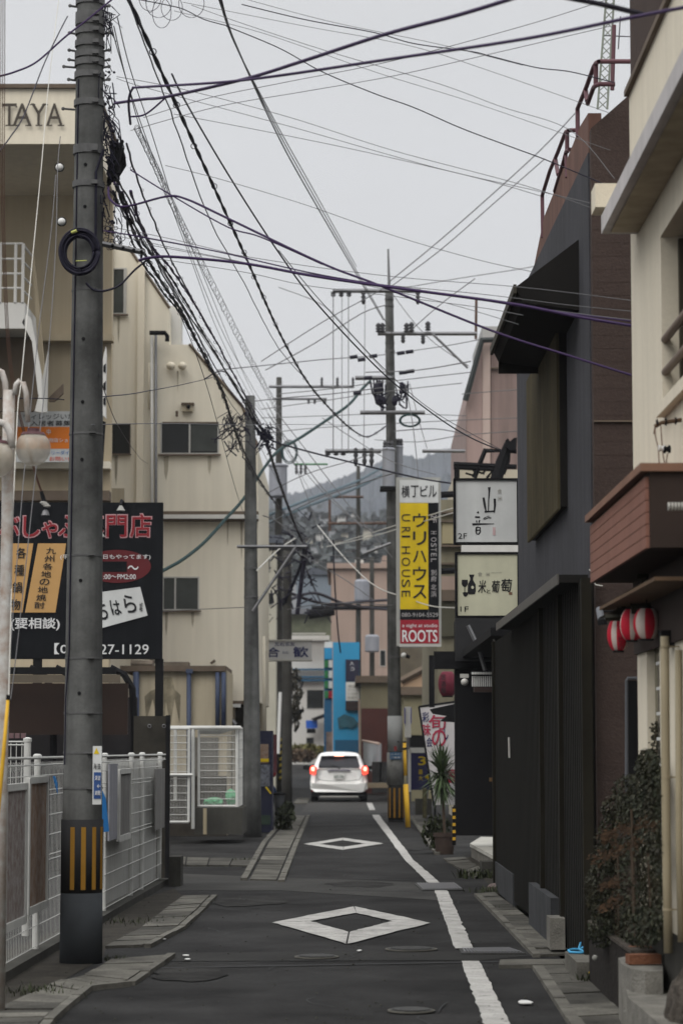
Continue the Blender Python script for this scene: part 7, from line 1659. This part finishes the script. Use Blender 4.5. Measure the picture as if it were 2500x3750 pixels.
for i, (u, v, Y) in enumerate(hl):
    w = random.uniform(20, 34); h = random.uniform(10, 17); _, _, x0, x1, z0, z1 = RC(u - w / 2, v - h, u + w / 2, v, Y)
    t = thing('hill_house', 'small pale house with a tiled roof among others on the hillside', 'house', ((x0 + x1) / 2, Y, z0), 'small houses on the far hillside')
    link('wall', MB().box(x0, x1, Y, Y + 8, z0 - 6, z1), WALLS[i % 3], t); hgt = (x1 - x0) * .2
    link('roof', MB().add([(x0 - .4, Y - .4, z1), (x1 + .4, Y - .4, z1), (x1 + .4, Y + 8.4, z1), (x0 - .4, Y + 8.4, z1), (x0 + (x1 - x0) * .25, Y + 4, z1 + hgt), (x0 + (x1 - x0) * .75, Y + 4, z1 + hgt)], [(0, 1, 5, 4), (1, 2, 5), (2, 3, 4, 5), (3, 0, 4), (3, 2, 1, 0)]), ROOFS[(i * 5) % 4], t)
    mb = MB(); ww = (x1 - x0)
    for k in (.2, .6): mb.box(x0 + ww * k, x0 + ww * (k + .2), Y - .05, Y + .02, z0 + (z1 - z0) * .35, z0 + (z1 - z0) * .75)
    link('window', mb, GLASSG, t)
# band of trees on the slope: leafy clumps
mb = MB()
for i in range(520):
    u = random.uniform(960, 1500); v = random.uniform(1900, 2150); Y = 210 + (2150 - v) * 1.2; c = P(u, v, Y + 3)
    for k in range(7):
        p = c + Vector((random.gauss(0, 1.4), random.gauss(0, 1), random.gauss(0, 1.0))); s = random.uniform(.5, 1.2); M = Matrix.Rotation(random.uniform(0, 6), 3, 'Z') @ Matrix.Rotation(random.uniform(-1, 1), 3, 'X')
        mb.add([p + M @ Vector((-s, 0, -s * .6)), p + M @ Vector((s, 0, -s * .6)), p + M @ Vector((s * .7, 0, s * .7)), p + M @ Vector((-s * .7, 0, s * .6))], [(0, 1, 2, 3)])
o = tag(link('hillside_trees', mb, mat('hill tree leaf', (.07, .08, .08), .9, .3, .05, island=.5)), 'dark trees between the houses on the far slope', 'trees'); o['kind'] = 'stuff'

# ================================================================== HAZE
hz = link('haze', MB().box(-700, 1300, -30, 1700, -1.2, 420), None or mat('air', (1, 1, 1)))
hm = bpy.data.materials.new('haze volume'); hm.use_nodes = True; nt = hm.node_tree; nt.nodes.clear()
ou = nt.nodes.new('ShaderNodeOutputMaterial'); pv = nt.nodes.new('ShaderNodeVolumePrincipled'); pv.inputs['Color'].default_value = (.92, .945, 1, 1); pv.inputs['Density'].default_value = .00024; pv.inputs['Anisotropy'].default_value = 0
nt.links.new(pv.outputs[0], ou.inputs['Volume']); hz.data.materials.clear(); hz.data.materials.append(hm); hz['kind'] = 'stuff'; hz['label'] = 'thin pale air between camera and hill'; hz['category'] = 'haze'

# ================================================================== SKY AND LIGHT
w = bpy.data.worlds.new('World'); SC.world = w; w.use_nodes = True; nt = w.node_tree; N = nt.nodes; L = nt.links
bg = N['Background']
sky = N.new('ShaderNodeTexSky'); sky.sky_type = 'NISHITA'; sky.sun_disc = False
SUN_EL, SUN_AZ = math.radians(44), math.radians(208)
sky.sun_elevation = SUN_EL; sky.sun_rotation = SUN_AZ; sky.dust_density = 4; sky.air_density = 1
tc = N.new('ShaderNodeTexCoord'); sx = N.new('ShaderNodeSeparateXYZ'); L.new(tc.outputs['Generated'], sx.inputs[0])
mr = N.new('ShaderNodeMapRange'); mr.inputs[1].default_value = .3; mr.inputs[2].default_value = 1; mr.inputs[3].default_value = 1.0; mr.inputs[4].default_value = 4.6; L.new(sx.outputs['Z'], mr.inputs[0])
no = N.new('ShaderNodeTexNoise'); no.inputs['Scale'].default_value = 2.2; no.inputs['Detail'].default_value = 3; L.new(tc.outputs['Generated'], no.inputs['Vector'])
mr2 = N.new('ShaderNodeMapRange'); mr2.inputs[3].default_value = .88; mr2.inputs[4].default_value = 1.12; L.new(no.outputs['Fac'], mr2.inputs[0])
mm = N.new('ShaderNodeMath'); mm.operation = 'MULTIPLY'; L.new(mr.outputs[0], mm.inputs[0]); L.new(mr2.outputs[0], mm.inputs[1])
cl = N.new('ShaderNodeMix'); cl.data_type = 'RGBA'; cl.blend_type = 'MULTIPLY'; cl.inputs[0].default_value = 1; cl.inputs[6].default_value = (.655, .66, .668, 1); L.new(mm.outputs[0], cl.inputs[7])
hs_ = N.new('ShaderNodeHueSaturation'); hs_.inputs['Saturation'].default_value = .3; hs_.inputs['Value'].default_value = .08; L.new(sky.outputs[0], hs_.inputs['Color'])
mx = N.new('ShaderNodeMix'); mx.data_type = 'RGBA'; mx.inputs[0].default_value = .08; L.new(cl.outputs[2], mx.inputs[6]); L.new(hs_.outputs[0], mx.inputs[7])
L.new(mx.outputs[2], bg.inputs['Color']); bg.inputs['Strength'].default_value = 1.0
sd = bpy.data.lights.new('sun', 'SUN'); sd.energy = 1.5; sd.angle = math.radians(40); sd.color = (1, .965, .91); so = bpy.data.objects.new('sun', sd); COL.objects.link(so)
so.rotation_euler = (math.radians(46), 0, math.radians(-28)); so.location = (0, 0, 30)
SC.cycles.max_bounces = 5; SC.cycles.diffuse_bounces = 3; SC.cycles.volume_bounces = 0
